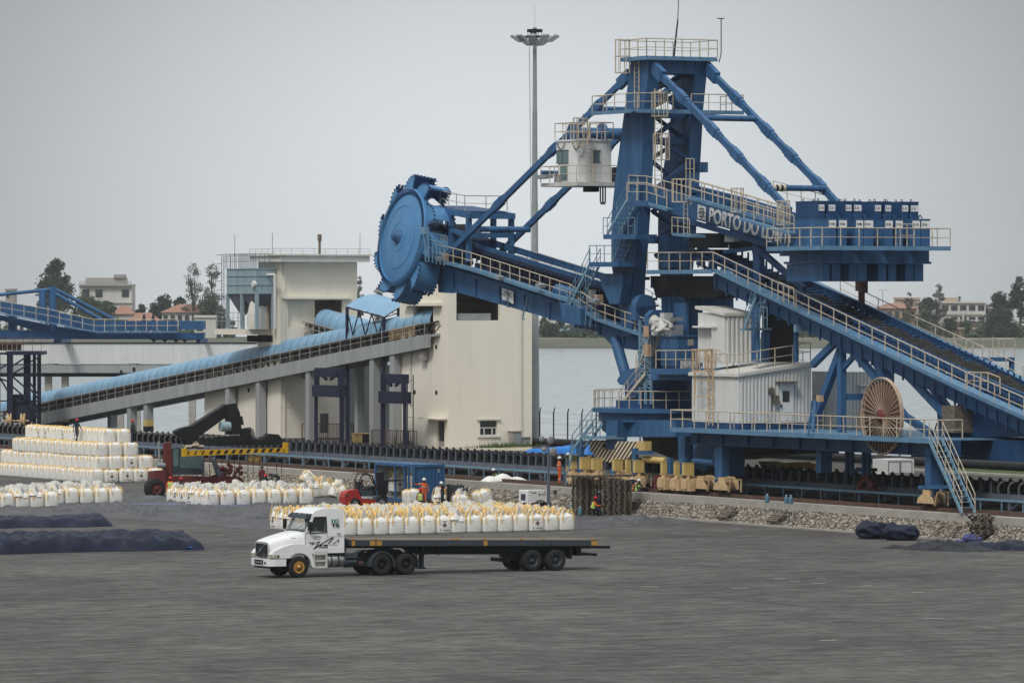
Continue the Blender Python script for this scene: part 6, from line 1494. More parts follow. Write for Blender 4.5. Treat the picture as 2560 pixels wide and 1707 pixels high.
for (u0, uc, u1, v0, v1) in mb_:
    b = MB(); x = bx(u0, uc, u1, v0, v1, 164.1); b.box(*x); b.box(x[0]-.02, x[1]+.02, x[2]-.02, x[3]+.02, x[5], x[5]+.03); bg = b.build('travel_drive', 'ochre', RC)
    if v1-v0 < 20: continue
    b = MB(); m = (x[0]+x[1])/2; c = (x[2]+x[3])/2; zb = 2.4; b.tube((m, c, x[4]-.3), (m, c, x[4]), .16, 8)
    b.tube((m-.1, c-.25, zb-.35), (m-.1, c+.35, zb-.35), .42, 12); b.box(m-.3, m+.3, c-.3, c+.3, zb-.6, x[4]-.28); b.box(m-.35, m+.5, c-.2, c+.25, zb-.75, zb-.1); b.build('gearbox', 'tan', bg)
bgc = [1445, 1478, 1548, 1592, 1668, 1712, 1762, 1815, 2328]
for u in bgc:
    p = R(u, 1220, 165.2); b = MB(); z = 1.62
    b.prism([(p[0]-.9, z+.2), (p[0]+.9, z+.2), (p[0]+.8, z+.5), (p[0]+.3, z+.75), (p[0]-.3, z+.75), (p[0]-.8, z+.5)], 164.75, 164.85, 'xz'); b.prism([(p[0]-1.0, z+.25), (p[0]+1.0, z+.25), (p[0]+.9, z+.75), (p[0]+.35, z+1.05), (p[0]-.35, z+1.05), (p[0]-.9, z+.75)], 165.5, 165.6, 'xz')
    b.box(p[0]-.4, p[0]+.4, 164.85, 165.5, z+.7, z+1.0)
    b.path([(p[0]+1.05, 164.8, z+.1), (p[0]+1.35, 164.8, z+.9), (p[0]+1.4, 165.5, z+.9), (p[0]+1.4, 165.5, z+.1)], .06, 4)
    bo = b.build('bogie', 'tan', RC)
    b = MB()
    for s_ in (-.55, .55): b.tube((p[0]+s_, 165.05, z+.33), (p[0]+s_, 165.35, z+.33), .36, 16); b.tube((p[0]+s_, 164.9, z+.33), (p[0]+s_, 165.5, z+.33), .15, 8)
    b.build('rail_wheel', 'rust', bo)
b = MB(); x = bx(1634, 1637, 1655, 1187, 1222, 163.9); b.box(*x); b.box(x[1], x[1]+.06, x[2], x[3], x[5]-.5, x[5]-.42); b.build('cable_box', 'red_dark', RC)
def f(b):
    for s_ in (-1, 1): b.bar(R(2168, 1190, 168), R(2168+s_*18, 1218, 168), .35)
    b.bar(R(2140, 1221, 168), R(2192, 1223, 168), .3, .1); plate(b, [(2140, 1168), (2180, 1170), (2180, 1178), (2140, 1176)], 168.4, 168.8)
part('belt_scraper', 'red_dark', None, f)
b = MB(); b2_ = MB(); stairs(b, b2_, (R(2434, 1270, 163.9)[0], 164, 1.5), (R(2352, 1098, 163.9)[0], 164, dz_), .9, (0, -1, 0), 1.1, .3)
as_ = b.build('access_stair', 'rail_blue', RC); b2_.build('stair_rail', 'rail_cream', as_)
def f(b):
    b.tube(R(1538, 846, 168), R(1566, 945, 168), .38, 14); plate(b, [(1545, 945), (1560, 925), (1592, 919), (1600, 935), (1600, 962), (1550, 962), (1542, 952)], 167.5, 168.8)
part('luffing_strut', 'blue', None, f)
def f(b):
    for (p, q) in ((1600, 1628), (1628, 1600)):
        for k in range(8): b.bar(R(p, 845+k*16, 167.2), R(q, 861+k*16, 167.2), .07)
    for u in (1600, 1614, 1628): b.bar(R(u, 800, 167.2), R(u, 1010, 167.2), .14)
part('ladder_frame', 'rail_blue', None, f)
def f(b):
    p = R(1622, 872, 166.8); b.box(p[0]-.3, p[0]+.2, 166.6, 166.9, p[2]-.5, p[2]+.3); p = R(1615, 830, 166.8); b.box(p[0], p[0]+.6, 166.6, 166.7, p[2]-.3, p[2]+.4)
part('control_box', 'orange_cab', None, f)
def f(b):
    stairs(b, b, R(1430, 1125, 164.6), R(1480, 1060, 164.6), .8, (0, 1, 0)); rail(b, [R(1450, 1092, 164.4), R(1500, 1092, 164.4)], 1.1, .8, .03); plate(b, [(1455, 1090), (1512, 1090), (1512, 1098), (1455, 1098)], 164.5, 166); stairs(b, b, (R(1405, 1200, 164)[0], 164.3, 1.5), R(1432, 1128, 164), .6, (0, 1, 0))
part('portal_stair', 'rail_blue', None, f)
# ================================================================ articulated flatbed truck (local axes: x towards its rear, y away from the camera, z up)
def clear_mat(name, col, alpha):
    m = mat(name, col, rough=.06, spec=.6); p = m.node_tree.nodes['Principled BSDF']; p.inputs['Alpha'].default_value = alpha
clear_mat('glass_clear', (.04, .05, .055), .35); clear_mat('windscreen', (.20, .24, .24), .5)
mat('slate', (.05, .065, .08), (.035, .045, .055), rough=.55, dirt=(.12, .08, .05), dirta=.4, scale=1.5)
mat('chrome', (.45, .45, .45), (.3, .3, .3), rough=.25, metal=.8)
P = Wd(-235.9, 111.0)
TK = local('articulated_truck', 'white bonneted truck pulling an empty dark flatbed trailer across the yard', 'truck', (P.x, P.y, 0), math.atan2(SA, CA))
def tyre(b, x, y0, y1, r=.54, z=None):
    z = r if z is None else z; w = y1-y0
    b.lathe([(r*.56, y0), (r*.78, y0-.015), (r*.93, y0), (r, y0+.05), (r, y1-.05), (r*.93, y1), (r*.78, y1+.015), (r*.56, y1)], (x, 0, z), 'y', 36)
def wheel(x, y0, y1, side, rim='rubber', r=.54, tk=TK, deep=True, name='wheel', z=None):
    z = r if z is None else z
    b = MB(); tyre(b, x, y0, y1, r, z); w = b.build(name, 'rubber', tk)
    b = MB(); s_ = -1 if side == 0 else 1; yo = y0 if side == 0 else y1; d = .16 if deep else .02
    b.lathe([(r*.57, yo-s_*.005), (r*.5, yo-s_*.02), (r*.46, yo-s_*d), (r*.2, yo-s_*(d+.01)), (r*.2, yo-s_*(d-.1 if deep else -.05)), (.01, yo-s_*(d-.12 if deep else -.07))], (x, 0, z), 'y', 24); b.m = 1
    for i in range(10):
        t0 = 2*math.pi*i/10; b.tube((x+r*.33*math.cos(t0), yo-s_*(d-.012), z+r*.33*math.sin(t0)), (x+r*.33*math.cos(t0), yo-s_*(d+.005), z+r*.33*math.sin(t0)), r*.06, 8)
    b.build('rim', [rim, 'black'], w); return w
w = wheel(0, .02, .33, 0, 'gold', deep=False); wheel(0, 2.17, 2.48, 1, 'gold', deep=False)
for x, rm in ((4.65, 'rubber'), (6.03, 'rubber')):
    wheel(x, .02, .32, 0, rm); wheel(x, .35, .64, 0, rm); wheel(x, 1.86, 2.15, 1, rm); wheel(x, 2.18, 2.48, 1, rm)
for x in (13.25, 14.62):
    wheel(x, .02, .32, 0, 'slate', .55); wheel(x, .36, .66, 0, 'slate', .55); wheel(x, 1.84, 2.14, 1, 'slate', .55); wheel(x, 2.18, 2.48, 1, 'slate', .55)
b = MB()
for y in (.78, 1.6): b.box(-1.2, 7.0, y, y+.12, .78, 1.06)
for x in (0, 4.65, 6.03): b.tube((x, .3, .54), (x, 2.2, .54), .1, 8)
b.box(-.6, .9, .75, 1.75, .6, 1.0); b.box(3.3, 4.0, .5, 2.0, .7, 1.0); b.box(4.3, 6.4, .6, 1.9, .62, .9)
b.tube((5.3, 1.25, 1.12), (5.3, 1.25, 1.3), .5, 16); b.prism([(4.5, 1.06), (6.3, 1.06), (6.0, 1.25), (4.7, 1.25)], .8, 1.7, 'xz'); b.build('tractor_chassis', 'black', TK)
# bonnet: rounded cross sections from grille to windscreen
def hood(i, j):
    x = -1.52+1.87*i; zt = 1.80+.50*min(1, i*1.06)**.75; zb = .98; hw = .93+.17*min(1, i*1.6); cy = 1.25
    th = math.pi*j; c, s_ = math.cos(th), math.sin(th); e = .38
    y = cy-hw*math.copysign(abs(c)**e, c); z = zb+(zt-zb)*abs(s_)**e
    x += .10*(abs(c)**3)*(1-i)
    return (x, y, z)
b = MB(); b.surf(hood, 24, 36)
b.add([hood(0, j/36) for j in range(37)], [tuple(range(37))])
body = b.build('bonnet', 'white_paint', TK)
def arch(x, r, n, a0=0, a1=180): return [(x+r*math.cos(math.radians(a0+(a1-a0)*i/n)), .54+r*math.sin(math.radians(a0+(a1-a0)*i/n))) for i in range(n+1)]
fo = [(-1.42, .99), (-1.5, 1.2), (-1.38, 1.36), (-1.0, 1.52), (-.5, 1.66), (.05, 1.70), (.45, 1.60), (.66, 1.32), (.76, 1.0), (.86, .5), (.74, .5)]+arch(0, .70, 14, 5, 140)+[(-.70, .99)]
for y0, y1, nm in ((.0, .42, 'fender'), (2.08, 2.5, 'fender')):
    b = MB(); b.prism(fo, y0, y1, 'xz'); f_ = b.build(nm, 'white_paint', TK)
b = MB(); b.prism([(-1.2, .6), (.8, .6), (.8, 1.2), (-1.2, 1.2)], .45, 2.05, 'xz'); b.build('engine_bay', 'black', TK)
# bumper with slots, number and lamps
b = MB()
pts = [(-.72, 0), (-1.35, .0), (-1.55, .10), (-1.64, .4), (-1.66, 1.25), (-1.64, 2.1), (-1.55, 2.4), (-1.35, 2.5), (-.72, 2.5)]
b.prism([(x, y) for x, y in pts], .60, .955, 'xy'); bump = b.build('bumper', 'white_paint', TK)
b = MB()
for (y0, y1, z0, z1) in ((.95, 1.55, .80, .90), (.95, 1.55, .66, .76), (.75, .88, .66, .9), (1.62, 1.75, .66, .9)): b.box(-1.675, -1.64, y0, y1, z0, z1)
b.build('slot', 'black', bump)
FACE_B = Matrix(((0, 0, -1), (-1, 0, 0), (0, 1, 0)))   # front face of the truck (normal -x), letters run towards -y
text('number', '421', .17, (-1.665, .62, .70), 'ink', bump, FACE_B, bold=.004)
b = MB(); b.box(-1.5, -1.35, 0.35, 2.1, .48, .6); b.build('lower_valance', 'slate', TK)
b = MB(); b.box(-1.55, -1.5, .62, 1.88, 1.04, 1.70); gr = b.build('grille', 'black', TK)
b = MB()
for i in range(12): b.box(-1.56, -1.55, .66, 1.84, 1.08+i*.05, 1.095+i*.05)
b.m = 1; b.bar((-1.57, 1.80, 1.08), (-1.57, .68, 1.68), .03, .05); b.tube((-1.59, 1.24, 1.38), (-1.56, 1.24, 1.38), .09, 14); b.m = 1; b.box(-1.575, -1.56, .72, .95, 1.12, 1.17); b.build('emblem', ['slate', 'chrome'], gr)
for y0, y1 in ((-.012, .5), (2.0, 2.512)):
    b = MB(); z0, z1 = 1.02, 1.17
    b.prism([(-1.44, z0), (-1.10, z0), (-1.10, z1), (-1.40, z1)], y0, y0+.05 if y0 < 1 else y1, 'xz') if y0 < 1 else b.prism([(-1.44, z0), (-1.10, z0), (-1.10, z1), (-1.40, z1)], y1-.05, y1, 'xz')
    b.box(-1.53, -1.40, y0+.05, y1-.05, z0, z1); hl = b.build('headlight', 'headlight', TK)
    b = MB(); y = y0-.003 if y0 < 1 else y1+.003; b.box(-1.22, -1.10, min(y, y+.01), max(y, y+.01), z0+.01, z1-.01); b.build('indicator', 'rust', hl)
b = MB(); b.box(-.45, -.2, .005, .02, 1.98, 2.0); b.build('vent', 'black', TK)
# cab
def taper(b):
    b.v = [(x, 1.25+(y-1.25)*(1-max(0, z-2.25)*.075), z) for x, y, z in b.v]
b = MB(); b.prism([(.33, 1.3), (.33, 2.28), (.40, 2.32), (1.55, 2.26), (1.55, 1.42), (2.52, 1.42), (2.52, 1.2), (1.6, 1.2), (1.6, 1.18), (.75, 1.18)], .04, 2.46, 'xz')
b.prism([(1.55, 1.42), (2.52, 1.42), (2.54, 3.1), (2.50, 3.36), (2.44, 3.40), (1.55, 3.44)], .04, 2.46, 'xz')
b.prism([(.72, 3.0), (1.55, 3.02), (1.55, 3.44), (1.3, 3.42), (.95, 3.32), (.78, 3.16)], .04, 2.46, 'xz')
for y in (.04, 2.38): b.prism([(.36, 2.28), (.46, 2.28), (.86, 3.02), (.76, 3.02)], y, y+.08, 'xz'); b.prism([(.46, 2.26), (.60, 2.26), (.90, 3.0), (.84, 3.02)], y, y+.06, 'xz')
taper(b); cab = b.build('cab', 'white_paint', TK)
b = MB(); yy = [.03, 2.47]
b.prism([(.60, 2.24), (.62, 2.30), (.88, 3.0), (1.46, 3.0), (1.5, 2.95), (1.52, 2.30), (1.49, 2.25)], .06, .075, 'xz'); taper(b); b.build('side_window', 'glass_clear', cab)
b = MB()
for p_, q_ in (((.60, 2.24), (.88, 3.01)), ((.88, 3.01), (1.52, 3.01)), ((1.53, 3.0), (1.53, 2.25)), ((1.52, 2.24), (.60, 2.22))): b.bar((p_[0], .045, p_[1]), (q_[0], .045, q_[1]), .04, .05)
b.bar((.66, .05, 2.25), (.66, .05, 2.75), .05, .04)
for (x0, x1, z0, z1) in ((.34, .355, 1.35, 2.2), (1.55, 1.565, 1.43, 3.05), (.36, 1.5, 2.235, 2.245)): b.box(x0, x1, .034, .042, z0, z1)
b.box(1.57, 2.5, .034, .042, 2.02, 2.03); taper(b); b.build('door_seal', 'black', cab)
b = MB(); b.add([(.34, .14, 2.31), (.34, 2.36, 2.31), (.74, 2.30, 3.0), (.74, .20, 3.0)], [(0, 1, 2, 3)]); b.build('windscreen', 'windscreen', cab)
b = MB(); b.bar((.36, .14, 2.30), (.36, 2.36, 2.30), .06, .06); b.bar((.5, 1.5, 2.35), (.62, .9, 2.6), .02); b.bar((.42, .6, 2.36), (.58, .3, 2.6), .02); b.build('wiper', 'black', cab)
b = MB(); b.prism([(.44, 2.94), (.60, 2.92), (.82, 3.10), (.80, 3.18), (.52, 3.12)], .08, 2.42, 'xz')
for y in (.3, .9, 1.6, 2.2): b.tube((.6, y, 3.13), (.6, y, 3.2), .05, 8)
taper(b); b.build('sun_visor', 'slate', cab)
b = MB(); b.box(.45, .60, -.22, -.02, 2.38, 2.80); b.bar((.5, .05, 2.35), (.5, -.12, 2.45), .04); b.box(.36, .5, 2.54, 2.72, 2.35, 2.85); b.build('mirror', 'black', cab)
b = MB(); b.box(1.35, 1.5, .3, .95, 1.9, 3.0); b.box(1.35, 1.5, 1.5, 2.2, 1.9, 2.9); b.box(.5, .8, .2, 2.3, 1.9, 2.36); b.tube((.85, .62, 2.4), (.9, .62, 2.5), .2, 14, caps=False); b.box(.5, 1.5, .2, 2.3, 1.5, 1.55); b.build('seat', 'black', cab)
# lettering on the sleeper and door
yl = lambda z: 1.25-(1.25-.034)*(1-max(0, z-2.25)*.075)-.008
def block(b, x, z, w, h): y = yl(z); b.add([(x, y, z), (x+w, y, z), (x+w, yl(z+h), z+h), (x, yl(z+h), z+h)], [(0, 1, 2, 3)])
b = MB(); X_, Z_ = 1.83, 2.72; u_ = .045
block(b, X_, Z_, .08, .17); block(b, X_+.14, Z_, .06, .17); block(b, X_+.14, Z_+.125, .28, u_); block(b, X_+.14, Z_, .28, u_); b.build('logo_letters', 'teal', cab)
b = MB(); Z_ = 2.50; block(b, X_, Z_+.13, .19, u_); block(b, X_+.06, Z_, .07, .17)
block(b, X_+.22, Z_+.13, .20, u_); block(b, X_+.22, Z_+.065, .20, u_*.9); block(b, X_+.22, Z_, .20, u_); block(b, X_+.22, Z_+.1, .06, .05); block(b, X_+.36, Z_+.02, .06, .06); b.build('logo_letters', 'ink', cab)
text('number', '421', .15, (2.12, .028, 2.10), 'ink', cab, FACE_T, bold=.002)
b = MB()
def stroke(pts, w):
    P_ = [((760+px/13.07-780+35-745+745-745)/1, 0) for px, _ in pts]
    Q = [(((760+px/13.07)-745)/43.9, .026, (1443-.34*(760+px/13.07-745)/43.9*0-(1280+py/13.07))/49.6-.02) for px, py in pts]
    for p_, q_ in zip(Q, Q[1:]): b.bar(p_, q_, .004, w, up=(0, 1, 0)) if False else b.add([(p_[0]-w*.35, p_[1], p_[2]+w*.4), (p_[0]+w*.35, p_[1], p_[2]-w*.4), (q_[0]+w*.35, q_[1], q_[2]-w*.4), (q_[0]-w*.35, q_[1], q_[2]+w*.4)], [(0, 1, 2, 3)])
stroke([(120, 985), (180, 970), (150, 1015), (275, 965), (200, 1060), (470, 945)], .03); stroke([(470, 945), (330, 1130), (265, 1190)], .045)
stroke([(265, 1190), (380, 1130), (560, 1010), (900, 820)], .05); stroke([(900, 820), (820, 940), (740, 1040)], .05); stroke([(880, 1040), (1080, 900)], .035); stroke([(1080, 900), (1040, 1010)], .04)
b.build('mountain_stroke', 'ink', cab)
for i, (s_, z, sz, x) in enumerate((('TUDO TEM', 1.565, .085, 1.06), ('O SEU TEMPO', 1.465, .075, 1.10), ('transportes', 1.585, .055, 1.78))): pass
b = MB()
for (x, z, w, h) in ((1.06, 1.56, .22, .075), (1.34, 1.56, .25, .075), (1.12, 1.455, .05, .08), (1.20, 1.47, .12, .05), (1.35, 1.455, .06, .08), (1.44, 1.455, .06, .08), (1.53, 1.455, .05, .08)): b.add([(x, .027, z), (x+w, .027, z), (x+w+.02, .027, z+h), (x+.02, .027, z+h)], [(0, 1, 2, 3)])
for i in range(10): b.add([(1.72+i*.045, .027, 1.59), (1.75+i*.045, .027, 1.59), (1.75+i*.045, .027, 1.62), (1.72+i*.045, .027, 1.62)], [(0, 1, 2, 3)])
b.build('small_print', 'ink', cab)
b = MB()
for i in range(20):
    t0, t1 = 2*math.pi*i/20, 2*math.pi*(i+1)/20; p_, q_ = (1.02+.2*math.cos(t0), .03, 2.0+.07*math.sin(t0)), (1.02+.2*math.cos(t1), .03, 2.0+.07*math.sin(t1)); b.bar(p_, q_, .01, .015)
b.bar((.9, .03, 2.0), (1.14, .03, 2.03), .01, .03); b.build('door_badge', 'galv', cab)
# steps, tank, air tanks, mudguards
b = MB(); b.box(.84, 1.56, .03, .5, 1.12, 1.32); b.box(1.50, 1.58, .03, .5, .46, 1.12); b.box(.84, 1.52, .05, .5, .46, .55); b.box(.84, 1.5, .08, .5, .78, .86); b.prism([(.80, 1.2), (.86, 1.2), (.92, .46), (.86, .46)], .02, .5, 'xz'); b.box(.86, 1.5, .3, .5, .55, 1.12); b.build('cab_step', 'white_old', TK)
b = MB(); b.lathe([(.01, 1.6), (.31, 1.61), (.34, 1.64), (.34, 2.54), (.31, 2.57), (.01, 2.58)], (0, .40, .81), 'x', 28); tk_ = b.build('fuel_tank', 'chrome', TK)
b = MB()
for x in (1.8, 2.2): b.lathe([(.346, x), (.346, x+.07)], (0, .40, .81), 'x', 28)
b.build('tank_strap', 'black', tk_)
b = MB(); b.box(2.62, 3.3, .12, .6, .92, 1.15); b.tube((2.65, .3, .72), (3.3, .3, .72), .15, 14); b.tube((2.7, .45, .55), (3.2, .45, .55), .12, 12); b.box(2.58, 2.66, .1, 2.4, .6, 1.2); b.box(2.6, 2.9, .6, 1.9, 1.2, 1.9); b.box(3.4, 3.75, .25, .45, .5, .72); b.build('air_tank', 'slate', TK)
b = MB(); b.box(3.38, 3.62, .2, .26, .62, .74); b.build('reflector', 'rust', TK)
for x, a0, a1 in ((4.65, -12, 186), (6.03, -18, 60)):
    for y0, y1 in ((0.0, .66), (1.84, 2.5)):
        b = MB(); n = 16
        oo = arch(x, .68, n, a0, a1)
        for p_, q_ in zip(oo, oo[1:]): b.add([(p_[0], y0, p_[1]), (q_[0], y0, q_[1]), (q_[0], y1, q_[1]), (p_[0], y1, p_[1])], [(0, 1, 2, 3)], True)
        ii = arch(x, .60, n, a0, a1)
        for k in range(n): b.add([(oo[k][0], y0, oo[k][1]), (oo[k+1][0], y0, oo[k+1][1]), (ii[k+1][0], y0, ii[k+1][1]), (ii[k][0], y0, ii[k][1])], [(0, 1, 2, 3)])
        b.build('mudguard', 'slate', TK)
# trailer: its deck sinks slightly towards the rear
def sag(b): b.v = [(x, y, z-.16-.021*(x-5)*(z > .9)) for x, y, z in b.v]; return b
b = MB(); b.box(2.95, 17.0, .03, .11, 1.64, 1.93); b.box(2.95, 17.0, 2.39, 2.47, 1.64, 1.93); b.box(2.9, 3.0, .12, 2.38, 1.64, 1.93); b.box(16.9, 17.0, .12, 2.38, 1.64, 1.93)
for i in range(28): b.box(3.2+i*.5, 3.28+i*.5, .12, 2.38, 1.70, 1.86)
dkt = sag(b).build('trailer_frame', 'slate', TK)
b = MB(); b.box(3.0, 16.9, .12, 2.38, 1.90, 1.95)
for i in range(40): pass
sag(b).build('plank_deck', 'wood', dkt)
b = MB()
for x0, x1 in ((2.93, 3.12), (3.95, 4.25), (4.32, 4.62), (10.4, 10.62), (16.65, 17.02)): b.box(x0, x1, .018, .03, 1.66, 1.90)
for x in (3.05, 4.3, 10.5, 12.6, 8.7, 8.95, 13.9, 16.8): b.box(x-.06, x+.06, .05, .17, 1.95, 2.03)
sag(b).build('twist_lock', 'gold', dkt)
b = MB()
for y in (.85, 1.55): b.prism([(3.0, 1.50), (6.4, 1.50), (7.2, 1.20), (16.1, 1.20), (16.1, 1.66), (3.0, 1.66)], y, y+.12, 'xz'); b.box(7.2, 16.1, y-.06, y+.18, 1.18, 1.22)
b.box(16.1, 16.35, .6, 1.9, 1.1, 1.66); b.box(12.2, 15.6, .7, 1.8, .85, 1.18); b.box(15.9, 16.0, .4, 2.1, 1.12, 1.2)
for x in (12.0, 13.25, 14.62): b.tube((x, .3, .74), (x, 2.2, .74), .11, 8)
for x in (12.6, 14.0, 15.3): b.prism([(x-.25, 1.2), (x+.25, 1.2), (x+.1, .7), (x-.1, .7)], .8, .95, 'xz')
sag(b).build('main_beam', 'black', TK)
for y in (.45, 1.9):
    b = MB(); b.box(7.0, 7.2, y, y+.18, .35, 1.55); b.prism([(6.88, .26), (7.32, .26), (7.22, .38), (6.98, .38)], y-.05, y+.23, 'xz'); b.bar((7.1, y+.1, .75), (6.7, y+.1, 1.5), .06); b.bar((7.1, y+.1, .75), (7.6, y+.1, 1.5), .06); b.build('landing_leg', 'black', TK)
b = MB(); b.bar((8.05, .5, 1.3), (8.05, .5, .9), .04); b.box(7.9, 8.3, .4, .6, 1.25, 1.35); b.build('winch_handle', 'black', TK)
b = MB(); b.box(16.3, 18.3, 1.0, 1.15, 1.55, 1.60); b.box(16.3, 18.3, 1.0, 1.15, 1.46, 1.50); b.box(16.3, 18.3, 1.05, 1.08, 1.5, 1.55); b.box(16.0, 17.2, .4, .5, 1.12, 1.24); b.box(17.0, 17.1, .3, 2.2, 1.1, 1.24); sag(b).build('rear_bar', 'black', TK)
b = MB(); b.box(15.5, 15.53, .05, .65, .75, 1.55); sag(b).build('mudflap', 'rubber', TK)
b = MB(); b.box(17.0, 17.03, .2, .5, 1.68, 1.82); b.box(17.0, 17.03, 2.0, 2.3, 1.68, 1.82); sag(b).build('tail_light', 'red', TK)

# ================================================================ people
def person(label, loc, head, pose='stand', shirt='orange', pants='orange', helmet='helmet_white', vest=None, band=True, h=1.74, mask=False, group=None):
    """loc world, head = heading in radians (the way the person faces)"""
    k = h/1.74
    J = dict(pel=(0, 0, .93), wst=(0, 0, 1.08), che=(.0, 0, 1.30), nk=(.0, 0, 1.46), hd=(.02, 0, 1.60), top=(.02, 0, 1.70),
             shL=(0, .18, 1.40), elL=(-.02, .24, 1.12), wrL=(.06, .25, .87), shR=(0, -.18, 1.40), elR=(-.02, -.24, 1.12), wrR=(.06, -.25, .87),
             hpL=(0, .10, .88), knL=(.03, .11, .48), anL=(0, .11, .08), toL=(.17, .13, .03), hpR=(0, -.10, .88), knR=(.03, -.11, .48), anR=(0, -.11, .08), toR=(.17, -.13, .03))
    U = {}
    if pose == 'walk': U = dict(knL=(.16, .1, .5), anL=(.18, .1, .08), toL=(.35, .11, .04), knR=(-.02, -.1, .47), anR=(-.24, -.1, .12), toR=(-.08, -.11, .03), elL=(-.12, .24, 1.14), wrL=(-.1, .26, .92), elR=(.1, -.24, 1.14), wrR=(.24, -.24, 1.0))
    if pose == 'point': U = dict(elR=(.12, -.44, 1.36), wrR=(.2, -.70, 1.40), elL=(0, .27, 1.14), wrL=(.05, .26, .88))
    if pose == 'work': U = dict(elL=(.1, .25, 1.16), wrL=(.34, .18, 1.2), elR=(.1, -.25, 1.16), wrR=(.34, -.16, 1.22))
    if pose == 'reach': U = dict(elL=(.14, .24, 1.3), wrL=(.36, .22, 1.42), elR=(.08, -.24, 1.15), wrR=(.32, -.2, 1.1))
    if pose == 'bend': U = dict(pel=(-.12, 0, .88), wst=(-.02, 0, 1.0), che=(.2, 0, 1.10), nk=(.36, 0, 1.12), hd=(.5, 0, 1.10), top=(.6, 0, 1.08), shL=(.3, .18, 1.08), shR=(.3, -.18, 1.08), elL=(.36, .2, .82), wrL=(.42, .16, .58), elR=(.36, -.2, .82), wrR=(.42, -.16, .58), hpL=(-.12, .1, .84), hpR=(-.12, -.1, .84), knL=(.02, .12, .47), knR=(.0, -.12, .47))
    if pose in ('crouch', 'sit', 'drive'):
        q = .30 if pose == 'crouch' else .50
        U = dict(pel=(-.1, 0, q), wst=(-.08, 0, q+.15), che=(.0, 0, q+.36), nk=(.04, 0, q+.52), hd=(.08, 0, q+.66), top=(.09, 0, q+.76), shL=(.02, .18, q+.46), shR=(.02, -.18, q+.46), elL=(.18, .22, q+.22), wrL=(.4, .16, q+.24), elR=(.18, -.22, q+.22), wrR=(.4, -.16, q+.24),
                 hpL=(-.08, .1, q-.02), hpR=(-.08, -.1, q-.02), knL=(.34, .16, q+.12 if pose == 'crouch' else q+.02), knR=(.34, -.16, q+.12 if pose == 'crouch' else q+.02), anL=(.2 if pose == 'crouch' else .38, .14, .09), anR=(.2 if pose == 'crouch' else .38, -.14, .09), toL=(.37 if pose == 'crouch' else .54, .15, .04), toR=(.37 if pose == 'crouch' else .54, -.15, .04))
    J.update(U); J = {a: Vector(v)*k for a, v in J.items()}
    E = [('pel', 'wst', 's'), ('wst', 'che', 's'), ('che', 'nk', 's'), ('nk', 'hd', 'k'), ('hd', 'top', 'k')]
    for s_ in 'LR': E += [('che', 'sh'+s_, 's'), ('sh'+s_, 'el'+s_, 's'), ('el'+s_, 'wr'+s_, 's'), ('pel', 'hp'+s_, 'p'), ('hp'+s_, 'kn'+s_, 'p'), ('kn'+s_, 'an'+s_, 'p'), ('an'+s_, 'to'+s_, 'b')]
    Rd = dict(pel=(.14, .15), wst=(.12, .14), che=(.125, .16), nk=(.055, .055), hd=(.085, .1), top=(.06, .07), sh=(.065, .065), el=(.048, .048), wr=(.033, .033), hp=(.095, .095), kn=(.065, .065), an=(.045, .05), to=(.035, .045))
    vs = []; idx = {}; rr = []
    for n_, p_ in J.items(): idx[n_] = len(vs); vs.append(p_); r_ = Rd.get(n_) or Rd[n_[:2]]; rr.append((r_[0]*k, r_[1]*k))
    ed = [(idx[a_], idx[b_]) for a_, b_, _ in E]; seg = [(J[a_], J[b_], c_) for a_, b_, c_ in E]
    for s_ in 'LR':   # palm and five fingers
        w_, e_ = J['wr'+s_], J['el'+s_]; d_ = (w_-e_).normalized(); sd = d_.cross(Vector((1, 0, .1))); sd = (sd if sd.length > .1 else d_.cross(Vector((0, 0, 1)))).normalized()
        pm = w_+d_*.07*k; ip = len(vs); vs.append(pm); rr.append((.022*k, .036*k)); ed.append((idx['wr'+s_], ip)); seg.append((w_+d_*.02, pm, 'k'))
        for fi, (o_, l_) in enumerate(((-.034, .075), (-.012, .085), (.012, .08), (.034, .065))):
            m_ = pm+d_*.045*k+sd*o_*k; t_ = m_+d_*l_*.6*k+Vector((.02, 0, -.01))*k; i0 = len(vs); vs += [m_, t_]; rr += [(.009*k, .009*k), (.0075*k, .0075*k)]; ed += [(ip, i0), (i0, i0+1)]; seg.append((m_, t_, 'k'))
        m_ = pm-d_*.02*k+sd*.045*k; t_ = m_+d_*.04*k+sd*.015*k; i0 = len(vs); vs += [m_, t_]; rr += [(.011*k, .011*k), (.009*k, .009*k)]; ed += [(ip, i0), (i0, i0+1)]
    me = bpy.data.meshes.new('person'); me.from_pydata(vs, ed, []); o = bpy.data.objects.new('person', me); C.objects.link(o)
    import bmesh
    bm = bmesh.new(); bm.from_mesh(me); ly = bm.verts.layers.skin.verify(); bm.verts.ensure_lookup_table()
    for i, v in enumerate(bm.verts): v[ly].radius = rr[i]; v[ly].use_root = (i == 0)
    bm.to_mesh(me); bm.free()
    o.modifiers.new('skin', 'SKIN').use_smooth_shade = True; ss = o.modifiers.new('sub', 'SUBSURF'); ss.levels = ss.render_levels = 1
    dg = bpy.context.evaluated_depsgraph_get(); m2 = bpy.data.meshes.new_from_object(o.evaluated_get(dg)); bpy.data.objects.remove(o)
    m2.materials.clear()
    for m_ in (shirt, pants, 'skin', 'boot'): m2.materials.append(MT[m_])
    ci = dict(s=0, p=1, k=2, b=3)
    for p_ in m2.polygons:
        c_ = p_.center; best = 9; bi = 0
        for a_, b_, t_ in seg:
            ab = b_-a_; f_ = max(0, min(1, (c_-a_).dot(ab)/max(1e-9, ab.length_squared))); d_ = (a_+ab*f_-c_).length
            if d_ < best: best = d_; bi = ci[t_]
        p_.material_index = bi; p_.use_smooth = True
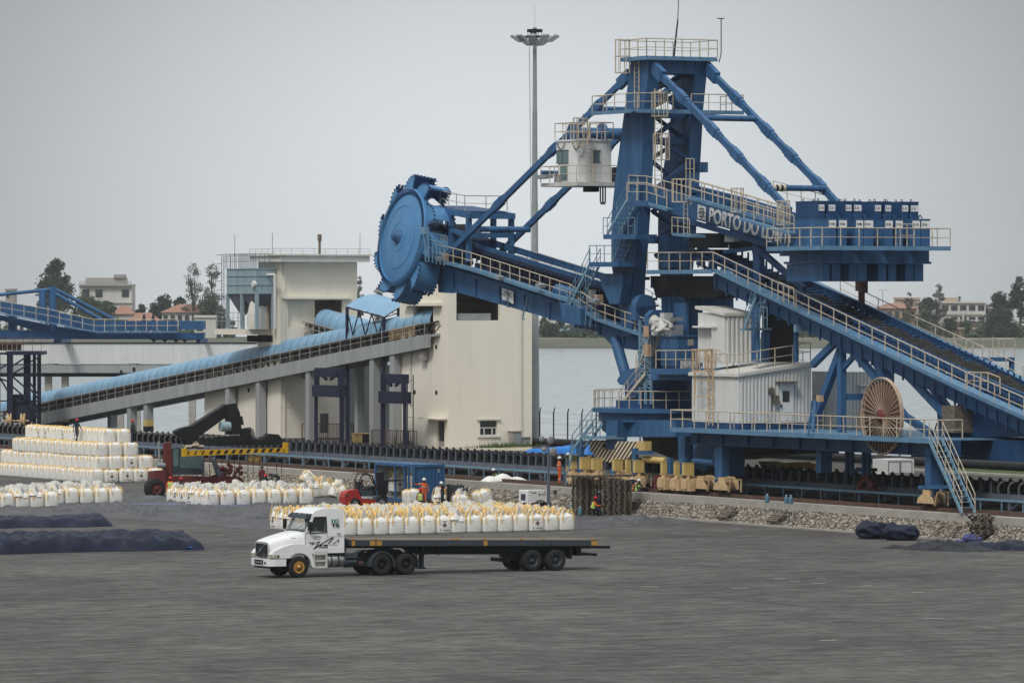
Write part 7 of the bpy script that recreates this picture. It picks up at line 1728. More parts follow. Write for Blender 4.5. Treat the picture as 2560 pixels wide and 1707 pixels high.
    o = bpy.data.objects.new('person', m2); C.objects.link(o); o['label'] = label; o['category'] = 'person'; o.location = loc; o.rotation_euler = (0, 0, head); ORG[o.name] = (0, 0, 0)
    if group: o['group'] = group
    hd, up = J['hd'], (J['top']-J['hd']).normalized(); fw = Vector((1, 0, 0)); fw = (fw-up*fw.dot(up)).normalized(); sd = up.cross(fw)
    b = MB(); c_ = hd+up*.045*k
    if helmet:
        pr = [(.128, 0), (.125, .05), (.105, .10), (.06, .135), (.005, .145)]; n = 14
        vv = [c_+(fw*math.cos(2*math.pi*i/n)*1.08+sd*math.sin(2*math.pi*i/n))*(r_*k)+up*(z_*k) for r_, z_ in pr for i in range(n)]
        b.add(vv, [(j*n+i, j*n+(i+1) % n, (j+1)*n+(i+1) % n, (j+1)*n+i) for j in range(4) for i in range(n)], True)
        vv = [c_+(fw*(math.cos(2*math.pi*i/n)*1.08+.12)+sd*math.sin(2*math.pi*i/n))*(r_*k) for r_ in (.125, .155) for i in range(n)]; b.add(vv, [(i, (i+1) % n, n+(i+1) % n, n+i) for i in range(n)])
        b.build('hard_hat', helmet, o)
    else:
        n = 10; vv = [c_+(fw*math.cos(2*math.pi*i/n)+sd*math.sin(2*math.pi*i/n))*(r_*k)+up*(z_*k)-fw*.01 for r_, z_ in ((.10, -.02), (.105, .04), (.07, .09), (.01, .105)) for i in range(n)]
        b.add(vv, [(j*n+i, j*n+(i+1) % n, (j+1)*n+(i+1) % n, (j+1)*n+i) for j in range(3) for i in range(n)], True); b.build('hair', 'boot', o)
    b = MB(); f0 = hd+fw*.088*k
    b.tube(f0+up*.015*k, f0-up*.02*k+fw*.025*k, .008*k, 5, .014*k)
    for s_ in (-1, 1): b.tube(f0+sd*s_*.035*k+up*.02*k, f0+sd*s_*.035*k+up*.02*k+fw*.006, .009*k, 6); b.tube(hd+sd*s_*.09*k, hd+sd*s_*.105*k, .022*k, 6)
    b.bar(f0-up*.048*k-sd*.025*k, f0-up*.048*k+sd*.025*k, .012, .012); b.build('face', 'cloth_maroon' if not mask else 'helmet_white', o)
    if vest:
        b = MB(); a_, m_, c2 = J['pel'], J['wst'], J['nk']; ax = [(a_.lerp(m_, .3), .165, .185), (m_, .16, .18), (J['che'], .165, .20), (J['che'].lerp(c2, .6), .12, .17)]; n = 14; vv = []
        for c_, rx, ry in ax:
            d_ = (J['nk']-J['wst']).normalized(); f_ = Vector((1, 0, 0)); f_ = (f_-d_*f_.dot(d_)).normalized(); s2 = d_.cross(f_); vv += [c_+f_*rx*k*math.cos(2*math.pi*i/n)+s2*ry*k*math.sin(2*math.pi*i/n) for i in range(n)]
        for j in range(3):
            b.m = 0; b.add([vv[q] for q in range(j*n, (j+2)*n)], [(i, (i+1) % n, n+(i+1) % n, n+i) for i in range(n)], True)
        b.m = 1; c_, rx, ry = ax[1]; d_ = (J['nk']-J['wst']).normalized(); f_ = (fw); s2 = d_.cross(Vector((1, 0, 0))).normalized(); f_ = s2.cross(d_)
        for hh in (0, .16):
            vv = [c_+d_*(hh+z_)*k+f_*(rx+.012)*k*math.cos(2*math.pi*i/n)+s2*(ry+.014)*k*math.sin(2*math.pi*i/n) for z_ in (0, .05) for i in range(n)]; b.add(vv, [(i, (i+1) % n, n+(i+1) % n, n+i) for i in range(n)])
        b.build('vest', [vest, 'reflect'], o)
    elif band:
        b = MB(); n = 12; d_ = (J['nk']-J['wst']).normalized(); s2 = d_.cross(Vector((1, 0, 0))).normalized(); f_ = s2.cross(d_)
        vv = [J['wst']+d_*(.1+z_)*k+f_*.155*k*math.cos(2*math.pi*i/n)+s2*.185*k*math.sin(2*math.pi*i/n) for z_ in (0, .05) for i in range(n)]; b.add(vv, [(i, (i+1) % n, n+(i+1) % n, n+i) for i in range(n)])
        for s_ in 'LR':
            for a_, c_, f1, r_ in (('kn', 'an', .55, .075), ('sh', 'el', .6, .07)):
                p_ = J[a_+s_].lerp(J[c_+s_], f1); e_ = (J[c_+s_]-J[a_+s_]).normalized(); b.tube(p_-e_*.025, p_+e_*.025, r_*k, 8)
        b.build('reflective_band', 'reflect', o)
    return o
HR = ROT  # heading along +a (towards the camera and right)
def at_g(u, v, z=0): x, y = GW(u, v, z); return (x, y, z)
TOC = math.radians(-90)
dx_, dy_ = P.x+CA*1.02-(-SA)*0, P.y+SA*1.02
wdr = Vector((P.x, P.y, 0))+Vector((CA*1.08-SA*.62, SA*1.08+CA*.62, 1.62))
person('person in a yellow hi-vis vest sitting at the wheel of the white truck', wdr, math.atan2(SA, CA)+math.pi, 'drive', 'cloth_gray', 'cloth_navy', None, 'hivis', h=1.7)
person('person in orange overalls and white hard hat pointing left before the blue container', at_g(1060, 1262), math.radians(-75), 'point', mask=True, h=1.8)
person('person in orange overalls seen from behind at the dark forklift', at_g(1103, 1270), math.radians(60), 'work', h=1.75)
person('person in red hard hat and green vest left of the dark forklift', at_g(1051, 1287), math.radians(70), 'stand', 'cloth_maroon', 'cloth_navy', 'helmet_red', 'hivis', h=1.72)
person('person with red hard hat and orange shirt standing beside the big tyre', at_g(426, 1256), math.radians(80), 'walk', 'orange', 'cloth_navy', 'helmet_red', 'hivis', h=1.74)
person('person in dark clothes and red hard hat at the end of the bag rows', at_g(452, 1254), math.radians(-30), 'work', 'cloth_gray', 'cloth_navy', 'helmet_red', None, False, h=1.65)
q = Wd(-365.2, 154.9, 3.05)
q = R(192, 1118, 155.2); person('person in dark blue on the bag stack, left one of two with red hats', Wd(q[0], 155.2, 3.02), math.radians(60), 'walk', 'cloth_navy', 'cloth_gray', 'helmet_red', None, False)
person('person in dark grey on the bag stack, right one of two with red hats', Wd(-364.9, 157.7, 3.02), math.radians(150), 'stand', 'cloth_gray', 'cloth_navy', 'helmet_red', None, False)
person('person in a maroon shirt standing on the bags under the hanging chains', at_g(655, 1240)[:2]+(.45,), math.radians(-60), 'stand', 'cloth_maroon', 'cloth_gray', None, None, False, h=1.7)
person('person with red hard hat crouching among the bags under the chains', at_g(664, 1250)[:2]+(.7,), math.radians(-80), 'crouch', 'cloth_navy', 'cloth_navy', 'helmet_red', None, False)
person('person in dark blue bending over the bags under the chains', at_g(693, 1247)[:2]+(.62,), math.radians(200), 'bend', 'cloth_gray', 'cloth_navy', None, None, False)
person('person in a green vest and white hard hat sitting on the stone wall', Wd(-305.2+0, 162.9, .85) if False else (lambda g: (g[0], g[1], .93))(at_g(1237, 1205, 1.3)), math.radians(190), 'sit', 'cloth_navy', 'cloth_gray', 'helmet_white', 'hivis')
person('person in orange overalls and white hard hat standing left of the yellow bogies', (lambda g: (g[0], g[1], 1.42))(at_g(1398, 1208, 1.42)), math.radians(20), 'stand', h=1.8)
person('person in orange overalls leaning behind the tall yellow box of the bogies', (lambda g: (g[0], g[1], 1.6))(at_g(1420, 1196, 1.6)), math.radians(-20), 'work', h=1.75)
person('person with orange vest and white hard hat by the pallet pile', (lambda g: (g[0], g[1], .55))(at_g(1579, 1262, .55)), math.radians(-60), 'stand', 'cloth_gray', 'cloth_gray', 'helmet_white', 'orange', h=1.72)
person('person in green vest and white hard hat sitting behind the pallet pile', (lambda g: (g[0], g[1], .95))(at_g(1596, 1229, 1.42)), math.radians(-50), 'sit', 'cloth_navy', 'cloth_navy', 'helmet_white', 'hivis')
person('person in red hard hat and green vest seated between the pallet piles', at_g(1486, 1291), math.radians(-10), 'sit', 'orange', 'cloth_navy', 'helmet_red', 'hivis', h=1.7)
person('person in dark clothes and grey hard hat standing between the pallet piles', at_g(1499, 1290), math.radians(170), 'stand', 'cloth_navy', 'cloth_gray', 'helmet_bl', None, False, h=1.6)
person('person with a red hard hat kneeling under the machine beside the blue leg', (lambda g: (g[0], g[1], 1.45))(at_g(1828, 1232, 1.45)), math.radians(160), 'crouch', 'cloth_gray', 'cloth_navy', 'helmet_red', None, False)

# ================================================================ bulk bags
RB = random.Random(21)
def bag_mesh(kind, seed, hs):
    r = random.Random(seed); b = MB(); n = 32; hh = .86 if kind != 'stack' else .98
    if kind == 'stack': pr = [(.0, .50), (.03, .55), (.15, .575), (.5, .585), (.82, .575), (.95, .54), (1.0, .46), (1.04, .25), (1.03, .02)]
    else: pr = [(.0, .43), (.03, .475), (.12, .50), (.5, .505), (.85, .485), (.97, .475), (1.06, .44), (1.16, .32), (1.22, .2)]
    ph = [r.uniform(0, 6) for _ in range(6)]
    vs = []
    for z, w in pr:
        for i in range(n):
            t = 2*math.pi*(i+.5)/n; c, s_ = math.cos(t), math.sin(t); e = (.42 if kind != 'stack' else .3) if z < .98 else .6
            rr = w*(1+.012*math.sin(t*7+ph[0]+z*5)+.010*math.sin(t*13+ph[1]-z*9))
            vs.append((rr*math.copysign(abs(c)**e, c), rr*math.copysign(abs(s_)**e, s_), z*hh+.02*math.sin(t*4+ph[2])*(z > .9)+(.03*r.uniform(-1, 1) if z > 1 else 0)))
    b.add(vs, [(j*n+i, j*n+(i+1) % n, (j+1)*n+(i+1) % n, (j+1)*n+i) for j in range(len(pr)-1) for i in range(n)], True)
    b.add([vs[i] for i in range(n)], [tuple(range(n-1, -1, -1))])
    if kind == 'stack': b.add(vs[-n:], [tuple(range(n))])
    else:   # crumpled open skirt on top
        b.m = 1; m = 16
        for q in range(r.choice((3, 4))):
            cx, cy = r.uniform(-.27, .27), r.uniform(-.27, .27); vv = []; kz = r.uniform(.85, 1.12); lx, ly2 = r.uniform(-.12, .12), r.uniform(-.12, .12)
            for z, w in ((.78, .34), (.98, .24), (1.08, .17), (1.22+.16*r.random(), .20)):
                for i in range(m): t = 2*math.pi*i/m; w2 = w*(1+.22*r.uniform(-1, 1)*(z > .9)); vv.append((cx+lx*(z > 1)+w2*math.cos(t), cy+ly2*(z > 1)+w2*math.sin(t), z*kz*hh/.86+((.12 if kind == 'loop' else .07)*r.uniform(-1, 1) if z > 1 else 0)))
            b.add(vv, [(j*m+i, j*m+(i+1) % m, (j+1)*m+(i+1) % m, (j+1)*m+i) for j in range(3) for i in range(m)])
    return b
def straps(kind, seed):
    r = random.Random(seed); out = []
    for cx in (-1, 1):
        for cy in (-1, 1):
            b = MB(); out.append(b)
            w = .50 if kind != 'stack' else .56
            if kind == 'loop':
                for q in range(3):
                    x_, y_ = cx*r.uniform(.05, .4), cy*r.uniform(.05, .4); p_ = Vector((x_, y_, r.uniform(.95, 1.1))); q_ = p_+Vector((r.uniform(-.12, .12), r.uniform(-.12, .12), r.uniform(.15, .4))); b.bar(p_, q_, r.uniform(.04, .08), .02, up=(r.uniform(-1, 1), 1, 0)); b.bar(q_, q_+Vector((r.uniform(-.15, .15), r.uniform(-.1, .1), -r.uniform(.1, .3))), .07, .02, up=(1, r.uniform(-1, 1), 0))
            if kind == 'stack':
                for P_ in ([(cx*.597, cy*.36, .62), (cx*.60, cy*.36, .88), (cx*.50, cy*.33, 1.0), (cx*.2, cy*.2, 1.07)], [(cx*.36, cy*.597, .62), (cx*.36, cy*.60, .88), (cx*.33, cy*.50, 1.0), (cx*.25, cy*.1, 1.07)]):
                    P_ = [Vector(p)+Vector((r.uniform(-.02, .02), 0, 0)) for p in P_]
                    for a_, c_ in zip(P_, P_[1:]): b.bar(a_, c_, .06, .025, up=(cx, cy, .3))
                continue
            lift = (r.uniform(.12, .34) if kind == 'row' else r.uniform(.35, .62)); dx, dy = -cx*r.uniform(.02, .18), -cy*r.uniform(.02, .2)
            for along in (0, 1):
                d_ = Vector((0, -cy*.17, 0)) if along else Vector((-cx*.17, 0, 0)); s0 = Vector((cx*(w+.005), cy*(w+.005), .55)); s0 = s0+d_
                if along: s0.x = cx*(w+.012)
                else: s0.y = cy*(w+.012)
                s1 = Vector((s0.x, s0.y, .86)); top = Vector((cx*.42+dx, cy*.42+dy, .9+lift))
                b.bar(s0, s1, .06, .018, up=(cx, cy, 0)); b.bar(s1, s1.lerp(top, .55)+Vector((r.uniform(-.04, .04), r.uniform(-.04, .04), .08)), .06, .02, up=(cx, cy, .2)); b.bar(s1.lerp(top, .55)+Vector((0, 0, .08)), top, .06, .02, up=(cx, cy, .2))
    return out
def emblem(face, kind):
    b = MB(); w = .512 if kind != 'stack' else .592; z0 = .50
    def q(y0, y1, z_0, z_1):
        if face == 'a': v = [(w, y0, z_0), (w, y1, z_0), (w, y1, z_1), (w, y0, z_1)]
        else: v = [(y0, -w, z_0), (y1, -w, z_0), (y1, -w, z_1), (y0, -w, z_1)]
        b.add(v, [(0, 1, 2, 3)])
    def dia(cy, cz, r_):
        if face == 'a': v = [(w, cy-r_, cz), (w, cy, cz-r_*1.15), (w, cy+r_, cz), (w, cy, cz+r_*1.15)]
        else: v = [(cy-r_, -w, cz), (cy, -w, cz-r_*1.15), (cy+r_, -w, cz), (cy, -w, cz+r_*1.15)]
        b.add(v, [(0, 1, 2, 3)])
    for i in range(-2, 3):
        for j in range(-2, 3):
            if abs(i)+abs(j) <= 2: b.m = (i+j) % 2; dia(i*.055, z0+j*.06, .034)
    b.m = 0
    for k in range(6): q(-.14+k*.05, -.105+k*.05, .74, .77)
    for k in range(4): q(-.11+k*.06, -.065+k*.06, .68, .70)
    for k in range(6):
        if k not in (1,): q(-.28+k*.1, -.22+k*.1, .17, .235)
    return b
ORDW = _O; _unused = ['first', 'second', 'third', 'fourth', 'fifth', 'sixth', 'seventh', 'eighth', 'ninth', 'tenth', 'eleventh', 'twelfth', 'thirteenth', 'fourteenth', 'fifteenth', 'sixteenth', 'seventeenth']
protos = {}
def allstraps(kind, seed):
    b = MB()
    for x in straps(kind, seed): b.add(x.v, x.f)
    return b.build('tmp', 'strap', None, (0, 0, 0)).data
def proto_bag(kind, i, face):
    key = (kind, i, face)
    if key in protos: return protos[key]
    d = dict(body=bag_mesh(kind, 10+i, 0).build('tmp', ['bag', 'bag_top'], None, (0, 0, 0)).data, strap=[x.build('tmp', 'strap', None, (0, 0, 0)).data for x in straps(kind, 30+i)], allst=allstraps(kind, 30+i), pr=[emblem(f_, kind).build('tmp', ['print_dark', 'print_red'], None, (0, 0, 0)).data for f_ in face])
    for o in [o for o in C.objects if o.name.startswith('tmp')]: bpy.data.objects.remove(o)
    protos[key] = d; return d
NB = [0]
def bag(a, t, z, kind, label, group, face='', sc=1.0, tilt=0, grp=True):
    d = proto_bag(kind, RB.randrange(4), face); NB[0] += 1
    o = bpy.data.objects.new('bulk_bag', d['body']); C.objects.link(o); o.location = Wd(a+RB.uniform(-.03, .03), t+RB.uniform(-.03, .03), z)
    o.rotation_euler = (tilt, 0, ROT+RB.uniform(-.05, .05)); o.scale = (sc, sc, (1 if kind != 'stack' else 1)*RB.uniform(.97, 1.04)); o['label'] = label; o['category'] = 'bulk bag'
    if group: o['group'] = group
    if ' top' in label or 'inside' in label: s_ = bpy.data.objects.new('lifting_loops', d['allst']); C.objects.link(s_); s_.parent = o
    else:
        for x in d['strap']: s_ = bpy.data.objects.new('lifting_loop', x); C.objects.link(s_); s_.parent = o
    for m in d['pr']: e = bpy.data.objects.new('printed_emblem', m); C.objects.link(e); e.parent = o
    return o
# block behind the truck
for i in range(9):
    for j in range(15):
        a, t = -277.1-1.15*i, 133.45+1.04*j; f_ = 'a' if (i == 0 and j in (6, 12)) or (i == 8 and j == 0) else ''
        if i == 0: lb = 'white bulk bag behind the truck trailer, %s from the right in the front row' % ORDW[14-j]; f_ = f_
        elif j == 0: lb = 'white bulk bag left of the truck cab, %s back on the block edge' % ORDW[i]; f_ = 't' if i == 8 else f_
        elif j == 14: lb = 'white bulk bag on the right edge behind the truck, %s row back' % ORDW[i]
        else: lb = 'tied top of a bulk bag behind the truck, %s row back, %s from the right' % (nth(i), nth(14-j))
        bag(a, t, 0, 'loop', lb, 'bulk bags in the block behind the truck', ('a' if f_ else '')+('t' if i == 8 and j == 0 else ''), 1.07)
# block in front of the reach stacker
for i in range(6):
    for j in range(7):
        a, t = -321.1-1.13*i, 144.4+1.17*j
        if i == 0: lb = 'white bulk bag in the middle block, %s from the left in the front row' % ORDW[j]
        elif j == 0: lb = 'white bulk bag on the left side of the middle block, %s row back' % ORDW[i]
        else: lb = 'white bulk bag top in the middle block, %s row back, %s from the left' % (nth(i), nth(j))
        bag(a, t, 0, 'row', lb, 'bulk bags in the middle block', 't' if j == 0 and i in (2, 3, 4) else '', 1.1)
# block at the left edge
for i in range(4):
    for j in range(11):
        a0, t = (-323.9, 129.6+1.08*j) if j < 5 else (-328.9, 129.9+1.08*j); a = a0-1.08*i
        if i == 0: lb = 'white bulk bag in the left block, %s from the right in the front row' % ORDW[10-j]
        elif j == 10: lb = 'white bulk bag at the right end of the left block, %s row back' % ORDW[i]
        else: lb = 'white bulk bag top in the left block, %s row back, %s from the right' % (nth(i), nth(10-j))
        bag(a, t, 0, 'row', lb, 'bulk bags in the left block', '', 1.06)
# stepped stack
tiers = [(154.8, 16, 5, 0), (155.3, 16, 4, .3), (155.4, 14, 3, .55), (156.3, 13, 2, 1.2)]
TN = ['bottom', 'second', 'third', 'top']
for k, (t0, na, nt_, da) in enumerate(tiers):
    for i in range(na):
        for j in range(nt_):
            if i > 0 and j > 0: continue
            a, t = -365.6-da-1.2*i, t0+1.22*j
            lb = ('white bulk bag in the %s tier of the stack, %s from the corner going left' % (TN[k], ORDW[i])) if j == 0 else ('white bulk bag in the %s tier end face, %s to the right of its corner' % (TN[k], ORDW[j-1]))
            f_ = ''
            if j > 0 and k == 0: f_ = 'a'
            if j == 2 and k == 1: f_ = 'a'
            if j == 0 and k == 3 and i in (4, 6, 9, 10): f_ = 't'
            bag(a, t, k*1.0, 'stack', lb, 'stacked bulk bags', f_, 1.03)
for (u, v, z, kind, sc, lb, f_, tl) in ((752, 1246, 0, 'row', 1.0, 'slumped bulk bag with dark print lying right of the middle block', 'a', .5), (780, 1243, 0, 'row', 1.0, 'bulk bag with hanging yellow loops in the loose heap by the wall', '', .1), (782, 1240, .95, 'stack', .75, 'folded white bag lying on top of the loose heap by the wall', '', .9),
        (806, 1241, 0, 'loop', 1.15, 'large bulk bag in the loose heap, left of the red forklift', 't', 0), (836, 1243, 0, 'row', .95, 'crumpled bulk bag between the loose heap and the red forklift', '', -.4), (862, 1250, 0, 'row', .7, 'small slumped bag directly behind the red forklift', '', .4),
        (992, 1248, .0, 'loop', .98, 'bulk bag with red emblem hanging from the forks of the red forklift', 'a', 0), (1030, 1262, 0, 'stack', .9, 'crumpled white bag in front of the person in orange overalls', '', .1), (1100, 1272, 0, 'loop', .85, 'narrow bulk bag hanging beside the mast of the dark forklift', '', 0),
        (1150, 1275, 0, 'row', 1.0, 'open bulk bag with tall straight loops right of the dark forklift', '', 0), (1212, 1262, 0, 'stack', .95, 'rounded white bag with tan stain at the foot of the wall', '', .3)):
    g = G(u, v, 0); o = bag(g[0], g[1], z, kind, lb, 'loose bulk bags', f_, sc, tl)
    if u == 992: o.location.z = .55
b = MB(); g = G(1290, 1202, 1.42)
b.surf(lambda i, j: (g[0]-1.2+j*1.2, g[1]-2.2+3.4*i, 1.42+.6*math.sin(math.pi*j)*(math.sin(math.pi*min(1, i*1.05))**.6)*(1-.5*i+.2*math.sin(i*17)+.15*math.sin(j*9))), 26, 12)
solo(b, 'empty_bag', 'bag_top', 'crumpled empty white bag lying on the concrete coping right of the seated person', 'bag', (g[0], g[1], 1.42))
# ================================================================ handling machines and yard things
def PA(b, uv, a0, depth):   # outline read in the upright plane a = a0, given thickness backwards
    b.prism([RA(u, v, a0)[1:] for u, v in uv], a0, a0-depth, 'yz'); return b
def wheelA(parent, u, v, a0, r, w, name='wheel', rim='galv', rr=.55):
    c = RA(u, v, a0); b = MB(); b.lathe([(r*rr, a0), (r*.9, a0+.01), (r, a0-.05), (r, a0-w+.05), (r*.9, a0-w), (r*rr, a0-w)], (0, c[1], c[2]), 'x', 32); wv = b.build(name, 'rubber', parent)
    b = MB(); b.lathe([(r*rr, a0-.02), (r*.45, a0-.08), (r*.2, a0-.09), (r*.18, a0), (.01, a0)], (0, c[1], c[2]), 'x', 20); b.build('rim', rim, wv); return wv
def thA(name, lb, cat, u, v, z=0, **k): g = G(u, v, z); return thing(name, lb, cat, (g[0], g[1], z), **k), g
# ---- reach stacker
rs, g = thA('reach_stacker', 'dark red reach stacker with a raised black boom holding a yellow spreader', 'reach stacker', 395, 1243)
ra = g[0]+.2
def rp(name, m, uv, d0=0, depth=.5, parent=None):
    b = MB()
    for q in (uv if isinstance(uv[0][0], (list, tuple)) else [uv]): PA(b, q, ra-d0, depth)
    return b.build(name, m, parent or rs)
ch = rp('chassis', 'red_dark', [[(386, 1178), (418, 1178), (418, 1228), (398, 1232), (386, 1205)], [(418, 1190), (600, 1192), (612, 1205), (555, 1215), (555, 1222), (505, 1222), (505, 1206), (418, 1206)]], .1, 1.1)
rp('mudguard', 'red_dark', [(388, 1176), (414, 1175), (416, 1230), (405, 1232), (398, 1200), (388, 1200)], -.15, .3, ch)
rp('boom_support', 'red_dark', [[(412, 1108), (428, 1104), (432, 1190), (412, 1190)]], .2, .35); 
bmr = rp('boom', 'black', [(440, 1078), (455, 1070), (482, 1064), (560, 1014), (572, 1010), (580, 1034), (566, 1042), (500, 1090), (470, 1112), (458, 1096)], .6, .7)
rp('boom_head', 'black', [[(564, 1012), (590, 1008), (600, 1032), (604, 1070), (602, 1086), (572, 1086), (573, 1050), (568, 1040)], [(542, 1092), (630, 1087), (632, 1112), (542, 1112)], [(600, 1040), (606, 1040), (610, 1062), (603, 1062)], [(610, 1076), (626, 1074), (628, 1088), (608, 1090)]], .4, .7)
rp('rotator_frame', 'black', [[(505, 1095), (700, 1100), (710, 1112), (505, 1114)], [(662, 1092), (672, 1084), (690, 1090), (700, 1102), (660, 1104)]], .4, .6)
c = RA(560, 1066, ra-.5); b = MB(); b.tube((ra-.55, c[1]-.25, c[2]), (ra-.55, c[1]+.45, c[2]), .36, 14); b.build('hose_drum', 'dust_blue', rs)
b = MB()
for (p_, q_) in (((446, 1082), (454, 1098)), ((507, 1085), (514, 1097))): b.tube(RA(*p_, ra-.9), RA(*q_, ra-.9), .06, 8)
b.build('lift_cylinder', 'galv', rs)
b = MB()
for k in range(5): b.path([RA(595+k*5, 1085, ra-.6), RA(600+k*6, 1072-k, ra-.7), RA(612+k*5, 1074, ra-.6), RA(620+k*4, 1090, ra-.6)], .05, 4)
for k in range(4): b.path([RA(660+k*4, 1100, ra-.6), RA(664+k*6, 1084+k, ra-.7), RA(680+k*5, 1086, ra-.6), RA(700+k*3, 1104, ra-.6)], .05, 4)
b.build('hydraulic_hose', 'black', rs)
b = MB(); PA(b, [(594, 1093), (600, 1093), (600, 1101), (594, 1101)], ra-.58, .02); b.build('label_plate', 'white_paint', rs)
# spreader beam, yellow with slanted black bars
def sv(u): return 1139-(u-461)*(9/258.)
spb = MB(); PA(spb, [(461, sv(461)-14), (719, sv(719)-11), (720, sv(719)+0), (461, sv(461)+1)], ra+1.0, .12); PA(spb, [(461, sv(461)-14), (719, sv(719)-11), (720, sv(719)+0), (461, sv(461)+1)], ra+.5, .12)
PA(spb, [(459, 1121), (468, 1121), (468, 1141), (459, 1141)], ra+1.05, .4); PA(spb, [(712, 1106), (721, 1106), (721, 1132), (712, 1132)], ra+1.05, .4); PA(spb, [(500, 1124), (505, 1124), (505, 1130), (500, 1130)], ra+1, .4)
spd = spb.build('spreader', 'yellow', rs)
b = MB()
for k in range(14):
    u = 466+k*18.6; w = 8 if k > 2 else 4
    PA(b, [(u+5, sv(u)-11), (u+5+w, sv(u)-11.4), (u+w, sv(u)-2), (u, sv(u)-2)], ra+1.012, .01)
b.build('warning_bar', 'black', spd)
b = MB(); PA(b, [(465, 1112), (478, 1112), (478, 1122), (465, 1122)], ra+.9, .5); PA(b, [(490, 1113), (510, 1112), (510, 1122), (490, 1122)], ra+.9, .5); b.bar(RA(480, 1118, ra+.9), RA(494, 1106, ra+.9), .25); b.build('striped_end_box', 'chevron', spd)
b = MB()
for u in (524, 540, 555, 571, 586, 598, 620, 633, 649, 668, 691, 704): b.tube(RA(u, 1140, ra+.3), RA(u, 1210 if u > 600 else 1200, ra+.3), .022, 4)
b.build('hanging_chain', 'black', spd)
b = MB()
for u in (629, 644): c = RA(u, 1147, ra+.2); b.lathe([(.01, c[0]+.1), (.28, c[0]+.1), (.28, c[0]), (.01, c[0])], (0, c[1], c[2]), 'x', 14)
b.build('pulley', 'ochre', spd)
cbn = rp('cab', 'slate', [(431, 1122), (440, 1118), (508, 1130), (512, 1186), (432, 1186)], .25, 1.6)
rp('cab_window', 'glass_green', [[(433, 1124), (446, 1122), (446, 1165), (433, 1165)], [(450, 1140), (505, 1140), (508, 1172), (450, 1168)]], .24, .02, cbn)
b = MB(); b.bar(RA(508, 1140, ra-.2), RA(508, 1190, ra-.2), .14); b.bar(RA(532, 1145, ra-.2), RA(548, 1188, ra-.2), .28); b.bar(RA(543, 1165, ra-.2), RA(556, 1190, ra-.2), .08); b.build('frame_strut', 'frame_gray', rs)
b = MB(); R7 = random.Random(8)
for k in range(26): c = RA(R7.uniform(545, 605), R7.uniform(1168, 1190), ra-.5-R7.random()); b.tube(c, (c[0]+R7.uniform(-.3, .3), c[1]+R7.uniform(-.5, .5), c[2]+R7.uniform(-.3, .3)), R7.uniform(.06, .16), 6)
b.build('engine', 'red_dark', rs)
b = MB(); b.tube(RA(399, 1160, ra-.1), RA(397, 1103, ra-.1), .08, 10, .09); b.tube(RA(393, 1163, ra-.1), RA(412, 1163, ra-.1), .18, 12); b.build('exhaust', 'galv', rs)
for u, v, r_, w_ in ((392, 1221, .72, .7), (575, 1212, .62, .6), (540, 1210, .62, .6)): wheelA(rs, u, v, ra+(.15 if u < 400 else -.3), r_, w_, rim='red_dark', rr=.5)
wheelA(rs, 392, 1221, ra-1.5, .72, .7, rim='red_dark')
# ---- red forklift
fk, g = thA('forklift', 'red forklift carrying a white bulk bag towards the blue container', 'forklift', 888, 1269)
fa = g[0]
def fp_(name, m, uv, d0=0, depth=.8, parent=None, label=None):
    b = MB()
    for q in (uv if isinstance(uv[0][0], (list, tuple)) else [uv]): PA(b, q, fa-d0, depth)
    return b.build(name, m, parent or fk, label=label)
fb = fp_('body', 'red', [(862, 1262), (861, 1242), (866, 1230), (872, 1226), (895, 1222), (899, 1236), (906, 1243), (930, 1247), (941, 1250), (944, 1263), (905, 1264), (901, 1250), (890, 1245), (879, 1250), (876, 1264)], .02, .8)
fp_('side_cover', 'slate', [(897, 1224), (930, 1226), (932, 1240), (938, 1246), (930, 1247), (906, 1243)], 0, .84)
fp_('rear_light', 'rust', [(862, 1236), (870, 1234), (872, 1239), (862, 1242)], 0, .01)
p_ = RA(903.5, 1245.5, fa+.01); text('lettering', 'MANITOU', .21, (fa+.02, p_[1], p_[2]), 'white_paint', fb, FACE_A, bold=.01, slope=-.04, cond=.85)
b = MB()
for d in (0, .8):
    A_ = fa-d-.03
    b.path([RA(885, 1223, A_), RA(889, 1195, A_), RA(894, 1184, A_), RA(915, 1183, A_), RA(930, 1188, A_)], .035, 6); b.path([RA(898, 1222, A_), RA(899, 1200, A_), RA(906, 1187, A_), RA(917, 1184, A_)], .045, 6); b.path([RA(917, 1184, A_), RA(930, 1188, A_), RA(935, 1205, A_), RA(944, 1228, A_)], .05, 6); b.path([RA(922, 1186, A_), RA(936, 1212, A_)], .04, 6)
for u, v in ((894, 1184), (905, 1183.5), (917, 1184), (928, 1187)): p_ = RA(u, v, fa); b.tube((fa-.03, p_[1], p_[2]), (fa-.82, p_[1], p_[2]), .03, 5)
b.build('overhead_guard', 'black', fk)
fp_('mast', 'black', [[(940, 1181), (948, 1180), (957, 1262), (950, 1264)], [(950, 1180), (959, 1180), (966, 1262), (959, 1264)]], .2, .12); fp_('mast', 'black', [[(940, 1181), (948, 1180), (957, 1262), (950, 1264)], [(950, 1180), (959, 1180), (966, 1262), (959, 1264)]], .65, .12)
fp_('mast_cylinder', 'slate', [(948, 1184), (952, 1184), (958, 1255), (954, 1255)], .5, .12)
fp_('fork_carriage', 'black', [[(960, 1200), (972, 1199), (970, 1232), (964, 1240)], [(958, 1250), (968, 1252), (966, 1258), (956, 1258)]], .1, .7)
